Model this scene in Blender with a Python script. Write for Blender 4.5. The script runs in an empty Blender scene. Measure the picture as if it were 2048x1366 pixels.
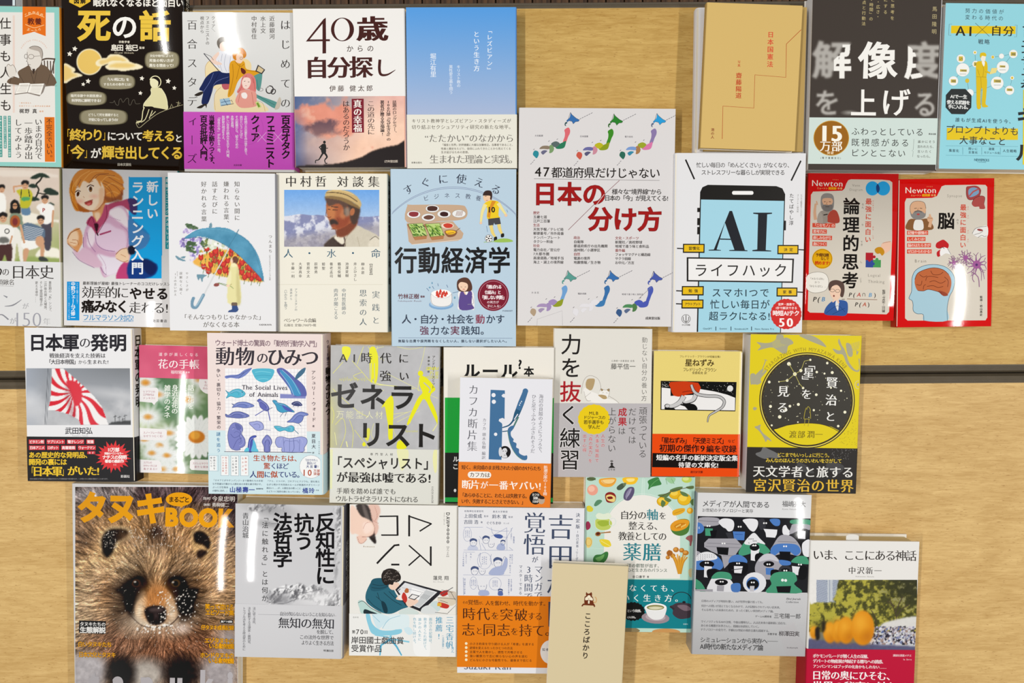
import bpy, math, random
import numpy as np
from mathutils import Vector, Matrix
from mathutils.geometry import tessellate_polygon
sc = bpy.context.scene
# ---------------------------------------------------------------- camera
FPX = 1430.0; CAMZ = 0.872; TILT = -math.radians(2.9)
cam_d = bpy.data.cameras.new('camera'); cam = bpy.data.objects.new('camera', cam_d)
sc.collection.objects.link(cam); sc.camera = cam
cam.location = (0, 0, CAMZ); cam.rotation_euler = (TILT, 0, 0)
cam_d.sensor_width = 36.0; cam_d.lens = FPX / 2048 * 36.0
cam_d.clip_start = 0.02; cam_d.clip_end = 50
# ---------------------------------------------------------------- world, lamps, exposure
world = bpy.data.worlds.new('room_light'); sc.world = world; world.use_nodes = True
wbg = world.node_tree.nodes['Background']; wbg.inputs[0].default_value = (1.0, 0.975, 0.94, 1); wbg.inputs[1].default_value = 0.36
def lamp(name, x, y, z, sx, sy, power, col=(1.0, 0.985, 0.96)):
    l = bpy.data.lights.new(name, 'AREA'); l.shape = 'RECTANGLE'; l.size = sx; l.size_y = sy; l.energy = power; l.color = col
    o = bpy.data.objects.new(name, l); o.location = (x, y, z); sc.collection.objects.link(o)
    o.rotation_euler = (0, math.atan2(x, z) * 0.55, 0)
    return o
LAMPS = [(-0.88, 0.06, 1.95), (1.72, -0.03, 1.95)]
lamp('ceiling_tube_light', *LAMPS[0], 0.07, 1.30, 25)
lamp('ceiling_tube_light', *LAMPS[1], 0.08, 1.30, 28.5)
sc.view_settings.view_transform = 'Standard'; sc.view_settings.look = 'None'
sc.view_settings.exposure = -0.09; sc.view_settings.gamma = 1.0; sc.view_settings.use_curve_mapping = False
# ---------------------------------------------------------------- helpers
def hexc(c):
    if len(c) == 3: c = ''.join(k + k for k in c)
    return np.array([int(c[i:i+2], 16) / 255 for i in (0, 2, 4)])
def lin(c):
    c = np.clip(c, 0, 1); return np.where(c <= 0.04045, c / 12.92, ((c + 0.055) / 1.055) ** 2.4)
ct, st_ = math.cos(TILT), math.sin(TILT)
def unproj(p, z):
    p = np.asarray(p, float).reshape(-1, 2)
    dx = (p[:, 0] - 1024) / FPX; dy = -(p[:, 1] - 683) / FPX
    Y = ct * dy + st_; Z = st_ * dy - ct
    k = (z - CAMZ) / Z
    return np.stack([dx * k, Y * k], 1)
def new_mesh(name, V, F, C=None, mat=None, parent=None, smooth=False):
    """V (n,3); F list/array of faces; C (nfaces,3) or (nverts,3) linear colours"""
    me = bpy.data.meshes.new(name)
    V = np.asarray(V, dtype=np.float32)
    if isinstance(F, np.ndarray):
        nf, k = F.shape
        me.vertices.add(len(V)); me.vertices.foreach_set('co', V.ravel())
        me.loops.add(nf * k); me.loops.foreach_set('vertex_index', F.astype(np.int32).ravel())
        me.polygons.add(nf)
        me.polygons.foreach_set('loop_start', np.arange(0, nf * k, k, dtype=np.int32))
        me.update(calc_edges=True)
    else:
        me.from_pydata([tuple(map(float, v)) for v in V], [], F); me.update()
    if C is not None:
        C = np.clip(np.asarray(C, float) * 1.008 - 0.011, 0.0015, 1)
        if len(C) == len(V) and len(C) != len(me.polygons):
            at = me.color_attributes.new('Col', 'FLOAT_COLOR', 'POINT'); D = C
        else:
            at = me.color_attributes.new('Col', 'FLOAT_COLOR', 'CORNER')
            n = np.zeros(len(me.polygons), np.int32); me.polygons.foreach_get('loop_total', n); D = np.repeat(C, n, 0)
        at.data.foreach_set('color', np.concatenate([D, np.ones((len(D), 1))], 1).astype(np.float32).ravel())
    if smooth: me.polygons.foreach_set('use_smooth', [True] * len(me.polygons))
    o = bpy.data.objects.new(name, me); sc.collection.objects.link(o)
    if mat: me.materials.append(mat)
    if parent: o.parent = parent
    return o
def nt(m):
    m.use_nodes = True; t = m.node_tree; return t, t.nodes['Principled BSDF']
def print_mat(name, rough=0.45, ax=0, bx=0, ay=0, by=0, spec=0.5):
    """printed paper: colour attribute, faint paper tooth; ax.. describe the gentle curl of a glossy cover"""
    m = bpy.data.materials.new(name); t, p = nt(m); N, L = t.nodes, t.links
    a = N.new('ShaderNodeAttribute'); a.attribute_name = 'Col'
    L.new(a.outputs['Color'], p.inputs['Base Color'])
    p.inputs['Roughness'].default_value = rough
    p.inputs['Specular IOR Level'].default_value = spec
    tc = N.new('ShaderNodeTexCoord')
    nz = N.new('ShaderNodeTexNoise'); nz.inputs['Scale'].default_value = 900; nz.inputs['Detail'].default_value = 2
    L.new(tc.outputs['Object'], nz.inputs['Vector'])
    bp = N.new('ShaderNodeBump'); bp.inputs['Strength'].default_value = 0.06; bp.inputs['Distance'].default_value = 0.0003
    L.new(nz.outputs['Fac'], bp.inputs['Height'])
    last = bp
    if ax or bx or ay or by:
        sx = N.new('ShaderNodeSeparateXYZ'); L.new(tc.outputs['Object'], sx.inputs[0])
        def lincomb(sock, a0, a1):
            w = N.new('ShaderNodeMath'); w.operation = 'MULTIPLY_ADD'; L.new(sock, w.inputs[0]); w.inputs[1].default_value = a1; w.inputs[2].default_value = a0; return w
        u = lincomb(sx.outputs[0], ax, bx); v = lincomb(sx.outputs[1], ay, by)
        cb = N.new('ShaderNodeCombineXYZ'); L.new(u.outputs[0], cb.inputs[0]); L.new(v.outputs[0], cb.inputs[1])
        ad = N.new('ShaderNodeVectorMath'); ad.operation = 'ADD'; L.new(bp.outputs[0], ad.inputs[0]); L.new(cb.outputs[0], ad.inputs[1])
        no = N.new('ShaderNodeVectorMath'); no.operation = 'NORMALIZE'; L.new(ad.outputs[0], no.inputs[0]); last = no
    L.new(last.outputs[0], p.inputs['Normal'])
    return m
M_PAGE = bpy.data.materials.new('page_edges')
t, p = nt(M_PAGE); N, L = t.nodes, t.links
a = N.new('ShaderNodeAttribute'); a.attribute_name = 'Col'
tc = N.new('ShaderNodeTexCoord'); mp = N.new('ShaderNodeMapping'); mp.inputs['Scale'].default_value = (8, 8, 2600)
nz = N.new('ShaderNodeTexNoise'); nz.inputs['Scale'].default_value = 1; nz.inputs['Detail'].default_value = 3
L.new(tc.outputs['Object'], mp.inputs[0]); L.new(mp.outputs[0], nz.inputs['Vector'])
rp = N.new('ShaderNodeMapRange'); rp.inputs[3].default_value = 0.78; rp.inputs[4].default_value = 1.1
L.new(nz.outputs['Fac'], rp.inputs[0])
mx = N.new('ShaderNodeVectorMath'); mx.operation = 'SCALE'; L.new(a.outputs['Color'], mx.inputs[0]); L.new(rp.outputs[0], mx.inputs['Scale'])
L.new(mx.outputs[0], p.inputs['Base Color']); p.inputs['Roughness'].default_value = 0.9
bp = N.new('ShaderNodeBump'); bp.inputs['Strength'].default_value = 0.4; bp.inputs['Distance'].default_value = 0.0003
L.new(nz.outputs['Fac'], bp.inputs['Height']); L.new(bp.outputs[0], p.inputs['Normal'])
# ---------------------------------------------------------------- glyph outlines from the built-in font
_fc = bpy.data.curves.new('glyph', 'FONT'); _fo = bpy.data.objects.new('glyph', _fc); sc.collection.objects.link(_fo)
_gc = {}
def glyph(ch, res):
    k = (ch, res)
    if k in _gc: return _gc[k]
    _fc.resolution_u = res; _fc.body = ch
    dg = bpy.context.evaluated_depsgraph_get(); dg.update()
    ev = _fo.evaluated_get(dg); m = ev.to_mesh(); m.calc_loop_triangles()
    n = len(m.vertices)
    if n == 0: ev.to_mesh_clear(); _gc[k] = None; return None
    v = np.zeros(n * 3, np.float32); m.vertices.foreach_get('co', v); v = v.reshape(-1, 3)[:, :2].astype(float)
    tr = np.zeros(len(m.loop_triangles) * 3, np.int32); m.loop_triangles.foreach_get('vertices', tr); tr = tr.reshape(-1, 3)
    ev.to_mesh_clear()
    # merge coincident, orient ccw, boundary normals
    key = np.round(v * 4096).astype(np.int64); _, idx, inv = np.unique(key, axis=0, return_index=True, return_inverse=True)
    inv = inv.ravel(); v = v[idx]; tr = inv[tr]
    A = v[tr]; ar = (A[:, 1, 0]-A[:, 0, 0])*(A[:, 2, 1]-A[:, 0, 1]) - (A[:, 1, 1]-A[:, 0, 1])*(A[:, 2, 0]-A[:, 0, 0])
    tr = tr[np.abs(ar) > 1e-9]; ar = ar[np.abs(ar) > 1e-9]
    tr[ar < 0] = tr[ar < 0][:, ::-1]
    ed = {}
    for a_, b_, c_ in tr:
        for e in ((a_, b_), (b_, c_), (c_, a_)): ed[e] = ed.get(e, 0) + 1
    nr = np.zeros_like(v)
    for (i, j) in ed:
        if (j, i) not in ed:
            d = v[j] - v[i]; l = math.hypot(*d)
            if l > 1e-9:
                q = np.array([d[1], -d[0]]) / l; nr[i] += q; nr[j] += q
    ln = np.hypot(nr[:, 0], nr[:, 1]); nr = nr / np.maximum(ln, 1e-6)[:, None]
    nr *= np.minimum(1.35, 1 / np.maximum(ln / 2, 0.5))[:, None]
    _gc[k] = (v, tr, nr); return _gc[k]
ROT = set('ー―—-〜~「」『』（）()…─／<>〈〉【】“”：＝‥')
SMALL = set('ぁぃぅぇぉっゃゅょァィゥェォッャュョ')
def adv(ch):
    if ch == ' ': return 0.4
    if ord(ch) < 0x250 or ch in '“”':
        g = glyph(ch, 2)
        return 0.4 if g is None else g[0][:, 0].max() + max(0.05, min(0.08, g[0][:, 0].min()))
    return 1.0
class Tgt:                      # a face things are printed on
    def __init__(s): s.ops = []
class Book: pass
cur = None
def crs(pts, n=5, closed=True):
    P = np.asarray(pts, float); m = len(P); out = []
    rng = range(m) if closed else range(m - 1)
    for i in rng:
        if closed: a, b, c, d = P[i-1], P[i], P[(i+1) % m], P[(i+2) % m]
        else: a, b, c, d = P[max(i-1, 0)], P[i], P[i+1], P[min(i+2, m-1)]
        for k in range(n):
            u = k / n; out.append(0.5*((2*b)+(-a+c)*u+(2*a-5*b+4*c-d)*u*u+(-a+3*b-3*c+d)*u**3))
    if not closed: out.append(P[-1])
    return np.array(out)
def pairs(p): 
    p = np.asarray(p, float); return p.reshape(-1, 2)
ZO_ = [0.0, 0.0, 1.0]
def Z(ox, oy, s):            # measuring frame: the crop of the photograph that positions are read from
    ZO_[:] = [ox, oy, s]
def px(p): p = np.asarray(p, float).reshape(-1, 2); return p / ZO_[2] + np.array(ZO_[:2])
JIT = 0                      # overlapping strokes of one print pass: fan them over a few micrometres of ink
def op(kind, V, F, C, jit=0):
    V = px(V); F = np.asarray(F, int); q = 0
    if jit:
        q = np.repeat((np.arange(len(F)) * 7 % 16), 3) * jit; V = V[F.ravel()]; F = np.arange(len(V)).reshape(-1, 3)
    cur.tgt.ops.append((kind, V, F, C, q, jit * 16))
def PG(p, c):                                     # polygon
    p = pairs(p); tri = tessellate_polygon([[Vector((x, y, 0)) for x, y in p]])
    if tri: op('artwork', p, tri, lin(hexc(c)))
def BB(p, c, n=4): PG(crs(pairs(p), n), c)        # smooth blob
def R(x0, y0, x1, y1, c):                         # rectangle that follows the book's own axes
    b = cur; k = (x1 - x0) * b.sh; j = (y1 - y0) * b.sv
    PG([x0, y0, x1, y0 + k, x1 + j, y1 + k, x0 + j, y1], c)
def RR(x0, y0, x1, y1, r, c, n=4):
    p = []
    for cx, cy, a in ((x1-r, y0+r, -90), (x1-r, y1-r, 0), (x0+r, y1-r, 90), (x0+r, y0+r, 180)):
        for i in range(n + 1):
            t = math.radians(a + 90 * i / n); p += [cx + r*math.cos(t) + (cy-y0)*cur.sv, cy + r*math.sin(t) + (cx-x0)*cur.sh]
    PG(p, c)
def E(cx, cy, rx, ry, c, rot=0, n=20, a0=0, a1=360):
    t = np.radians(np.linspace(a0, a1, n, endpoint=(a1 - a0) < 360)); r = math.radians(rot)
    x = rx*np.cos(t); y = ry*np.sin(t)
    PG(np.stack([cx + x*math.cos(r) - y*math.sin(r), cy + x*math.sin(r) + y*math.cos(r)], 1), c)
def LN(p, w, c, s=0, close=False):                # stroke
    p = pairs(p)
    if s: p = crs(p, s, close)
    elif close: pass
    if close: p = np.vstack([p, p[:1]])
    d = np.gradient(p, axis=0); d /= np.maximum(np.hypot(d[:, 0], d[:, 1]), 1e-6)[:, None]
    nn = np.stack([-d[:, 1], d[:, 0]], 1) * (np.asarray(w, float) / 2 if np.isscalar(w) else np.interp(np.linspace(0, 1, len(p)), np.linspace(0, 1, len(w)), w)[:, None] / 2)
    V = np.vstack([p + nn, p - nn]); m = len(p)
    F = [(i, i+1, m+i+1) for i in range(m-1)] + [(i, m+i+1, m+i) for i in range(m-1)]
    op('artwork', V, F, lin(hexc(c)), 1.5e-7 if m > 2 else 0)
def RG(cx, cy, rx, ry, w, c, rot=0, n=28, a0=0, a1=360):
    t = np.radians(np.linspace(a0, a1, n)); r = math.radians(rot); x = rx*np.cos(t); y = ry*np.sin(t)
    LN(np.stack([cx + x*math.cos(r) - y*math.sin(r), cy + x*math.sin(r) + y*math.cos(r)], 1), w, c)
def FR(x0, y0, x1, y1, w, c):                     # frame
    for a in ((x0, y0, x1, y0+w), (x0, y1-w, x1, y1), (x0, y0+w, x0+w, y1-w), (x1-w, y0+w, x1, y1-w)): R(*a, c)
def _put(ch, cx, cy, sx, sy, c, w, serif, rot, slant=0):
    g = glyph(ch, 2 if max(sx, sy) / ZO_[2] < 22 else 4)
    if g is None: return
    v, tr, nr = g
    v = v.copy()
    small_ = max(sx, sy) / ZO_[2] < 15; w = w + 0.004
    if serif: v[:, 0] += nr[:, 0] * (0.008 + w); v[:, 1] += nr[:, 1] * ((-0.003 if small_ else -0.013) + w * 0.6)
    else: v += nr * w
    A0, A1 = g[0], v
    if len(A1) == len(A0) and (w > .012):
        def ar_(q): q = q[tr]; return (q[:, 1, 0]-q[:, 0, 0])*(q[:, 2, 1]-q[:, 0, 1]) - (q[:, 1, 1]-q[:, 0, 1])*(q[:, 2, 0]-q[:, 0, 0])
        tr = tr[ar_(A1) > 0]
    if ord(ch) < 0x250 or ch in '“”': v[:, 0] -= (g[0][:, 0].max() + g[0][:, 0].min()) / 2
    else: v[:, 0] -= 0.5
    v[:, 1] -= 0.38
    v[:, 0] += slant * v[:, 1]
    x = v[:, 0] * sx; y = -v[:, 1] * sy
    a = rot; X = cx + x*math.cos(a) - y*math.sin(a); Y = cy + x*math.sin(a) + y*math.cos(a)
    return np.stack([X, Y], 1), tr
def _emit(parts, c, jit=2.5e-7):
    V, F, n = [], [], 0
    for q in parts:
        if q is None: continue
        V.append(q[0]); F.append(q[1] + n); n += len(q[0])
    if V: op('lettering', np.vstack(V), np.vstack(F), lin(hexc(c)), jit)
def _styled(fn, c, w, o, oc):
    if oc is not None: _emit(fn(w + o), oc, 2.5e-7)
    _emit(fn(w), c, 2.5e-7 if w > 0.011 else 0)
def H(s, x0, y, x1, sz, c='222', w=0.0, f=0, oc=None, o=0.05, sx=None, sl=0, rot=None):
    """horizontal line from x0 to x1, centre height y, em size sz"""
    A = [adv(ch) for ch in s]; tot = sum(A); pitch = (x1 - x0) / tot; gx = min(sz, pitch * 1.12) if sx is None else sx
    an = math.atan(cur.sh) if rot is None else rot
    def fn(ww):
        r = []; u = 0
        for ch, a in zip(s, A):
            if ch != ' ':
                d = (u + a / 2) * pitch; small = (0.0)
                r.append(_put(ch, x0 + d * math.cos(an), y + d * math.sin(an) + small, gx, sz, c, ww, f, an, sl))
            u += a
        return r
    _styled(fn, c, w, o, oc)
def V(s, x, y0, y1, sz, c='222', w=0.0, f=0, oc=None, o=0.05, up=''):
    """vertical column, centre x at its top"""
    n = len(s); A = [0.45 if ch == ' ' else (1.0 if ch not in '、。・' else 1.0) for ch in s]; tot = sum(A); pitch = (y1 - y0) / tot; gy = min(sz, pitch * 1.1)
    sl = cur.sv; an = math.atan(-sl)
    def fn(ww):
        r = []; u = 0
        for ch, a in zip(s, A):
            if ch != ' ':
                yy = y0 + (u + a / 2) * pitch; xx = x + (yy - y0) * sl
                if ch in ROT or (ord(ch) < 0x250 and not ch.isdigit() and ch not in '!?' and ch not in up):
                    r.append(_put(ch, xx, yy, gy, sz, c, ww, f, math.pi / 2 + an))
                elif ch in '、。': r.append(_put(ch, xx + 0.6 * sz, yy - 0.6 * gy, sz, gy, c, ww, f, an))
                elif ch in SMALL: r.append(_put(ch, xx + 0.1 * sz, yy - 0.1 * gy, sz, gy, c, ww, f, an))
                else: r.append(_put(ch, xx, yy, sz, gy, c, ww, f, an))
            u += a
        return r
    _styled(fn, c, w, o, oc)
def ARC(s, cx, cy, r, a0, a1, sz, c, w=0.0, f=0, sx=None):
    """text on a circle; angles in degrees, 0 = up, clockwise"""
    A = [adv(ch) for ch in s]; tot = sum(A); u = 0; out = []
    for ch, a in zip(s, A):
        t = math.radians(a0 + (a1 - a0) * (u + a / 2) / tot); u += a
        if ch != ' ': out.append(_put(ch, cx + r*math.sin(t), cy - r*math.cos(t), sx or sz, sz, c, w, f, t))
    _emit(out, c)
# ---------------------------------------------------------------- raster painter (colours on a fine grid)
def vnoise(shape, cell, seed, octv=4, ax=1.0):
    rs = np.random.RandomState(seed); out = np.zeros(shape); amp = 1; tot = 0
    for o in range(octv):
        cy = max(cell / 2**o, 1); cx = max(cell * ax / 2**o, 1)
        gh, gw = int(shape[0] / cy) + 3, int(shape[1] / cx) + 3; g = rs.rand(gh, gw)
        y = np.arange(shape[0]) / cy; x = np.arange(shape[1]) / cx
        yi = y.astype(int); xi = x.astype(int); fy = y - yi; fx = x - xi; fy = fy*fy*(3-2*fy); fx = fx*fx*(3-2*fx)
        a = g[yi][:, xi]; b = g[yi][:, xi+1]; c = g[yi+1][:, xi]; d = g[yi+1][:, xi+1]
        out += amp * ((a*(1-fx)+b*fx)*(1-fy)[:, None] + (c*(1-fx)+d*fx)*fy[:, None]); tot += amp; amp *= 0.55
    return out / tot
def blur(m, k):
    for _ in range(int(k)):
        q = np.pad(m, 1, mode='edge'); m = (q[:-2, 1:-1] + 2*q[1:-1, 1:-1] + q[2:, 1:-1]) / 4
        q = np.pad(m, 1, mode='edge'); m = (q[1:-1, :-2] + 2*q[1:-1, 1:-1] + q[1:-1, 2:]) / 4
    return m
class P:
    def __init__(s, x0, y0, x1, y1, c='fff', q=1.5):
        q *= ZO_[2]; s.x0, s.y0, s.q = x0, y0, q; s.w = int((x1-x0)/q) + 2; s.h = int((y1-y0)/q) + 2
        s.X, s.Y = np.meshgrid(np.linspace(x0, x1, s.w), np.linspace(y0, y1, s.h)); s.im = np.tile(hexc(c), (s.h, s.w, 1)); s.k = None
    def mix(s, m, c):
        if isinstance(c, str): c = hexc(c)
        s.im = s.im * (1 - m[..., None]) + c * m[..., None]; return s
    def grad(s, y0, c0, y1, c1):
        t = np.clip((s.Y - y0) / (y1 - y0), 0, 1)[..., None]; s.im = hexc(c0) * (1-t) + hexc(c1) * t; return s
    def me(s, cx, cy, rx, ry, soft=1.0, rot=0):
        r = math.radians(rot); x = s.X - cx; y = s.Y - cy; u = (x*math.cos(r) + y*math.sin(r)) / rx; v = (-x*math.sin(r) + y*math.cos(r)) / ry
        return np.clip((1 - np.hypot(u, v)) * min(rx, ry) / (max(soft, .5) * s.q / 1.5) + 0.5, 0, 1)
    def e(s, cx, cy, rx, ry, c, soft=1.0, rot=0, a=1): return s.mix(a * s.me(cx, cy, rx, ry, soft, rot), c)
    def mp(s, pts, soft=1, sm=3):
        p = pairs(pts); p = crs(p, sm) if sm else p; m = np.zeros(s.X.shape, bool); x1, y1 = p[-1]
        for x2, y2 in p:
            if y1 != y2:
                cnd = ((y1 > s.Y) != (y2 > s.Y)) & (s.X < (x2-x1)*(s.Y-y1)/(y2-y1) + x1); m ^= cnd
            x1, y1 = x2, y2
        return blur(m.astype(float), soft)
    def p(s, pts, c, soft=1, a=1, sm=3): return s.mix(a * s.mp(pts, soft, sm), c)
    def l(s, pts, w, c, a=1, sm=4):
        p = pairs(pts); p = crs(p, sm, False) if sm else p; d = np.full(s.X.shape, 1e9)
        for (ax, ay), (bx, by) in zip(p[:-1], p[1:]):
            vx, vy = bx-ax, by-ay; t = np.clip(((s.X-ax)*vx + (s.Y-ay)*vy) / max(vx*vx+vy*vy, 1e-6), 0, 1)
            d = np.minimum(d, np.hypot(s.X-ax-t*vx, s.Y-ay-t*vy))
        return s.mix(a * np.clip((w/2 - d) / (0.8 * s.q / 1.5) + 0.5, 0, 1), c)
    def n(s, amp, cell, seed=1, octv=4, m=None, ax=1.0, mono=True):
        z = (vnoise(s.X.shape, cell / s.q, seed, octv, ax) - .5) * 2 * amp; z = z if m is None else z * m
        s.im = np.clip(s.im + z[..., None], 0, 1); return s
    def spk(s, n, x0, y0, x1, y1, cols, r0, r1, seed=1, a=1, asp=1.0, m=None):
        rs = random.Random(seed)
        for _ in range(n):
            cx, cy = rs.uniform(x0, x1), rs.uniform(y0, y1); r = rs.uniform(r0, r1); i0 = int((cx-s.x0)/s.q); j0 = int((cy-s.y0)/s.q); k = int(r*max(asp, 1)/s.q)+2
            ys = slice(max(j0-k, 0), j0+k+1); xs = slice(max(i0-k, 0), i0+k+1)
            if s.X[ys, xs].size == 0: continue
            d = np.hypot((s.X[ys, xs]-cx)/asp, s.Y[ys, xs]-cy); mm = np.clip((r-d)/(s.q/1.5)+.5, 0, 1)*a
            if m is not None: mm = mm * m[ys, xs]
            c = hexc(rs.choice(cols)); s.im[ys, xs] = s.im[ys, xs]*(1-mm[..., None]) + c*mm[..., None]
        return s
    def fur(s, cx, cy, L_, amp, seed, m=None, cell=1):
        rs = np.random.RandomState(seed); z = rs.rand(s.h, s.w)
        if cell > 1: z = vnoise((s.h, s.w), cell, seed, 1)
        dx = s.X - cx; dy = s.Y - cy; r = np.hypot(dx, dy) + 1e-3; w = vnoise(s.X.shape, 30, seed+5, 2) - .5
        ang = np.arctan2(dy, dx) + w * 1.6; dx = np.cos(ang); dy = np.sin(ang); acc = np.zeros_like(z); j, i = np.mgrid[0:s.h, 0:s.w]
        for k in range(-L_, L_ + 1):
            acc += z[np.clip(np.round(j + dy*k).astype(int), 0, s.h-1), np.clip(np.round(i + dx*k).astype(int), 0, s.w-1)]
        acc = acc / (2*L_+1); acc = (acc - acc.mean()) / acc.std() * amp; acc = acc if m is None else acc * m
        s.im = np.clip(s.im * (1 + acc[..., None]) + acc[..., None] * 0.12, 0, 1); return s
    def mglyph(s, ch, cx, cy, sx, sy, w=.02):
        g = glyph(ch, 4); v = g[0] + g[2]*w; X = cx + (v[:, 0]-.5)*sx; Y = cy - (v[:, 1]-.38)*sy; m = np.zeros(s.X.shape, bool)
        for a, b, c in g[1]:
            d = [(X[k], Y[k]) for k in (a, b, c)]; x0, x1 = min(q[0] for q in d), max(q[0] for q in d); y0, y1 = min(q[1] for q in d), max(q[1] for q in d)
            i0, i1 = np.searchsorted(s.X[0], [x0, x1]); j0, j1 = np.searchsorted(s.Y[:, 0], [y0, y1]); i1 += 1; j1 += 1
            xs, ys = s.X[j0:j1, i0:i1], s.Y[j0:j1, i0:i1]; e = [(d[(k+1) % 3][0]-d[k][0])*(ys-d[k][1]) - (d[(k+1) % 3][1]-d[k][1])*(xs-d[k][0]) for k in range(3)]
            m[j0:j1, i0:i1] |= ((e[0] >= 0) & (e[1] >= 0) & (e[2] >= 0)) | ((e[0] <= 0) & (e[1] <= 0) & (e[2] <= 0))
        return m.astype(float)
    def put(s, keep=None):
        w, h = s.w, s.h; i = np.arange(h-1)[:, None]*w + np.arange(w-1)[None]; F = np.stack([i, i+1, i+w+1, i+w], -1).reshape(-1, 4)
        if keep is not None:
            f = keep.ravel(); F = F[(f[F] > 0.5).any(1)]
        cur.tgt.ops.append(('picture', px(np.stack([s.X.ravel(), s.Y.ravel()], 1)), F, lin(s.im.reshape(-1, 3)), 0, 0))
# ---------------------------------------------------------------- a book
def profile(w, t, th, rs, n=5):
    """C-shaped section (x, z): spine on the -x side, th = board thickness"""
    out = [(w/2, t)]
    for i in range(n+1):
        a = math.radians(90 + 90*i/n); out.append((-w/2 + rs + rs*math.cos(a), t - rs + rs*math.sin(a)))
    for i in range(n+1):
        a = math.radians(180 + 90*i/n); out.append((-w/2 + rs + rs*math.cos(a), rs + rs*math.sin(a)))
    out.append((w/2, 0))
    ri = max(rs - th, 0.0002); inn = [(w/2, th)]
    for i in range(4):
        a = math.radians(270 - 90*i/3); inn.append((-w/2 + th + ri + ri*math.cos(a), th + ri + ri*math.sin(a)))
    for i in range(4):
        a = math.radians(180 - 90*i/3); inn.append((-w/2 + th + ri + ri*math.cos(a), t - th - ri + ri*math.sin(a)))
    inn.append((w/2, t - th))
    return out, inn
def wrap(name, w, y0, y1, t, th, rs, col, spcol, mat, parent, side, z0=0.0, cut=None):
    out, inn = profile(w, t, th, rs); ring = out + inn; n = len(ring); s = -1 if side == 'R' else 1
    V = [(s*x, y0, z + z0) for x, z in ring] + [(s*x, y1, z + z0) for x, z in ring]; F = []; C = []
    lc, sl_ = lin(hexc(col)), lin(hexc(spcol)); m = len(out)
    for i in range(n):
        j = (i+1) % n; F.append((i, j, n+j, n+i) if s > 0 else (j, i, n+i, n+j)); C.append(sl_ if 3 <= i < m-4 else (lc if i < m-1 else lin(hexc('eee8dc'))))
    # caps: quads between outer and inner ring
    oi = [0, 1, 4, 6, 7, 9, 12, 13]
    for base, flip in ((0, s > 0), (n, s < 0)):
        q = [base + k for k in range(n)]
        face = q if not flip else q[::-1]
        F.append(tuple(face)); C.append(lc*0.9)
    return new_mesh(name, V, F, C, mat, parent)
def block(name, w, h, z0, z1, dx, dy, col, mat, parent):
    V = []; F = []; nx = 1
    for z in (z0, z1):
        for x, y in ((-w/2, -h/2), (w/2, -h/2), (w/2, h/2), (-w/2, h/2)): V.append((x+dx, y+dy, z))
    F = [(3, 2, 1, 0), (4, 5, 6, 7), (0, 1, 5, 4), (1, 2, 6, 5), (2, 3, 7, 6), (3, 0, 4, 7)]
    return new_mesh(name, V, F, [lin(hexc(col))]*6, mat, parent)
def begin(kind, label, cat, q, top, thick, col, side='L', sp=None, gloss=0.42, hard=0, page='f2ead8', shine=None, curl=None, group=None, over=0.0012, rs=0.0018, spec=0.2):
    """q: px corners TL TR BR BL of the front cover; top: height of its face; thick: thickness"""
    global cur
    b = Book(); cur = b
    q = px(q); Wc = unproj(q, top); c = Wc.mean(0)
    hx = (Wc[1]-Wc[0]) + (Wc[2]-Wc[3]); vy = (Wc[0]-Wc[3]) + (Wc[1]-Wc[2])
    ang = (math.atan2(hx[1], hx[0]) + math.atan2(vy[1], vy[0]) - math.pi/2) / 2
    b.w = (np.linalg.norm(Wc[1]-Wc[0]) + np.linalg.norm(Wc[2]-Wc[3])) / 2; b.h = (np.linalg.norm(Wc[0]-Wc[3]) + np.linalg.norm(Wc[1]-Wc[2])) / 2
    b.c = c; b.ang = ang; b.top = top; b.t = thick; b.z = top - thick; b.side = side
    b.sh = ((q[1]-q[0])[1] / (q[1]-q[0])[0] + (q[2]-q[3])[1] / (q[2]-q[3])[0]) / 2
    b.sv = ((q[3]-q[0])[0] / (q[3]-q[0])[1] + (q[2]-q[1])[0] / (q[2]-q[1])[1]) / 2
    r = bpy.data.objects.new(kind, None); sc.collection.objects.link(r); r.empty_display_size = 0.05
    r.location = (c[0], c[1], b.z); r.rotation_euler = (0, 0, ang); r['label'] = label; r['category'] = cat
    if group: r['group'] = group
    b.root = r
    curl = (0, 0, 0, 0)
    if shine:                                     # a warped glossy cover: where its bulge mirrors a ceiling tube, and how tight the bulge is
        sx, sy, li, kx, ky = shine; W = unproj([(sx, sy)], top)[0]; Pn = np.array([W[0], W[1], top])
        cv = np.array([0, 0, CAMZ]) - Pn; lv = np.array(LAMPS[li]) - Pn; hv = cv/np.linalg.norm(cv) + lv/np.linalg.norm(lv); hv /= hv[2]
        d = W - c; cx_, sx_ = math.cos(-ang), math.sin(-ang); lx = d[0]*cx_ - d[1]*sx_; ly = d[0]*sx_ + d[1]*cx_
        curl = (hv[0] - kx*lx, kx, hv[1] - ky*ly, ky)
    b.mat = print_mat(kind + '_print', gloss, *curl, spec=spec)
    th = 0.0022 if hard else 0.0004; b.th = th; b.rs = min(max(rs, th * 0.8), thick * 0.45)
    s = 1 if side == 'L' else -1
    b.cover = wrap('cover', b.w, -b.h/2, b.h/2, thick, th, b.rs, col, sp or col, b.mat, r, side)
    ins = 0.003 if hard else over
    block('page_block', b.w - ins - th - 0.0006, b.h - 2*ins, th, thick - th, s*(-ins + th + 0.0006)/2, 0, page, M_PAGE, r)
    b.cov = Tgt(); b.cov.z = thick; b.cov.par = b.cover; b.tgt = b.cov; b.bands = []; b.sp = []
    b.spz = 0
    return b
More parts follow.
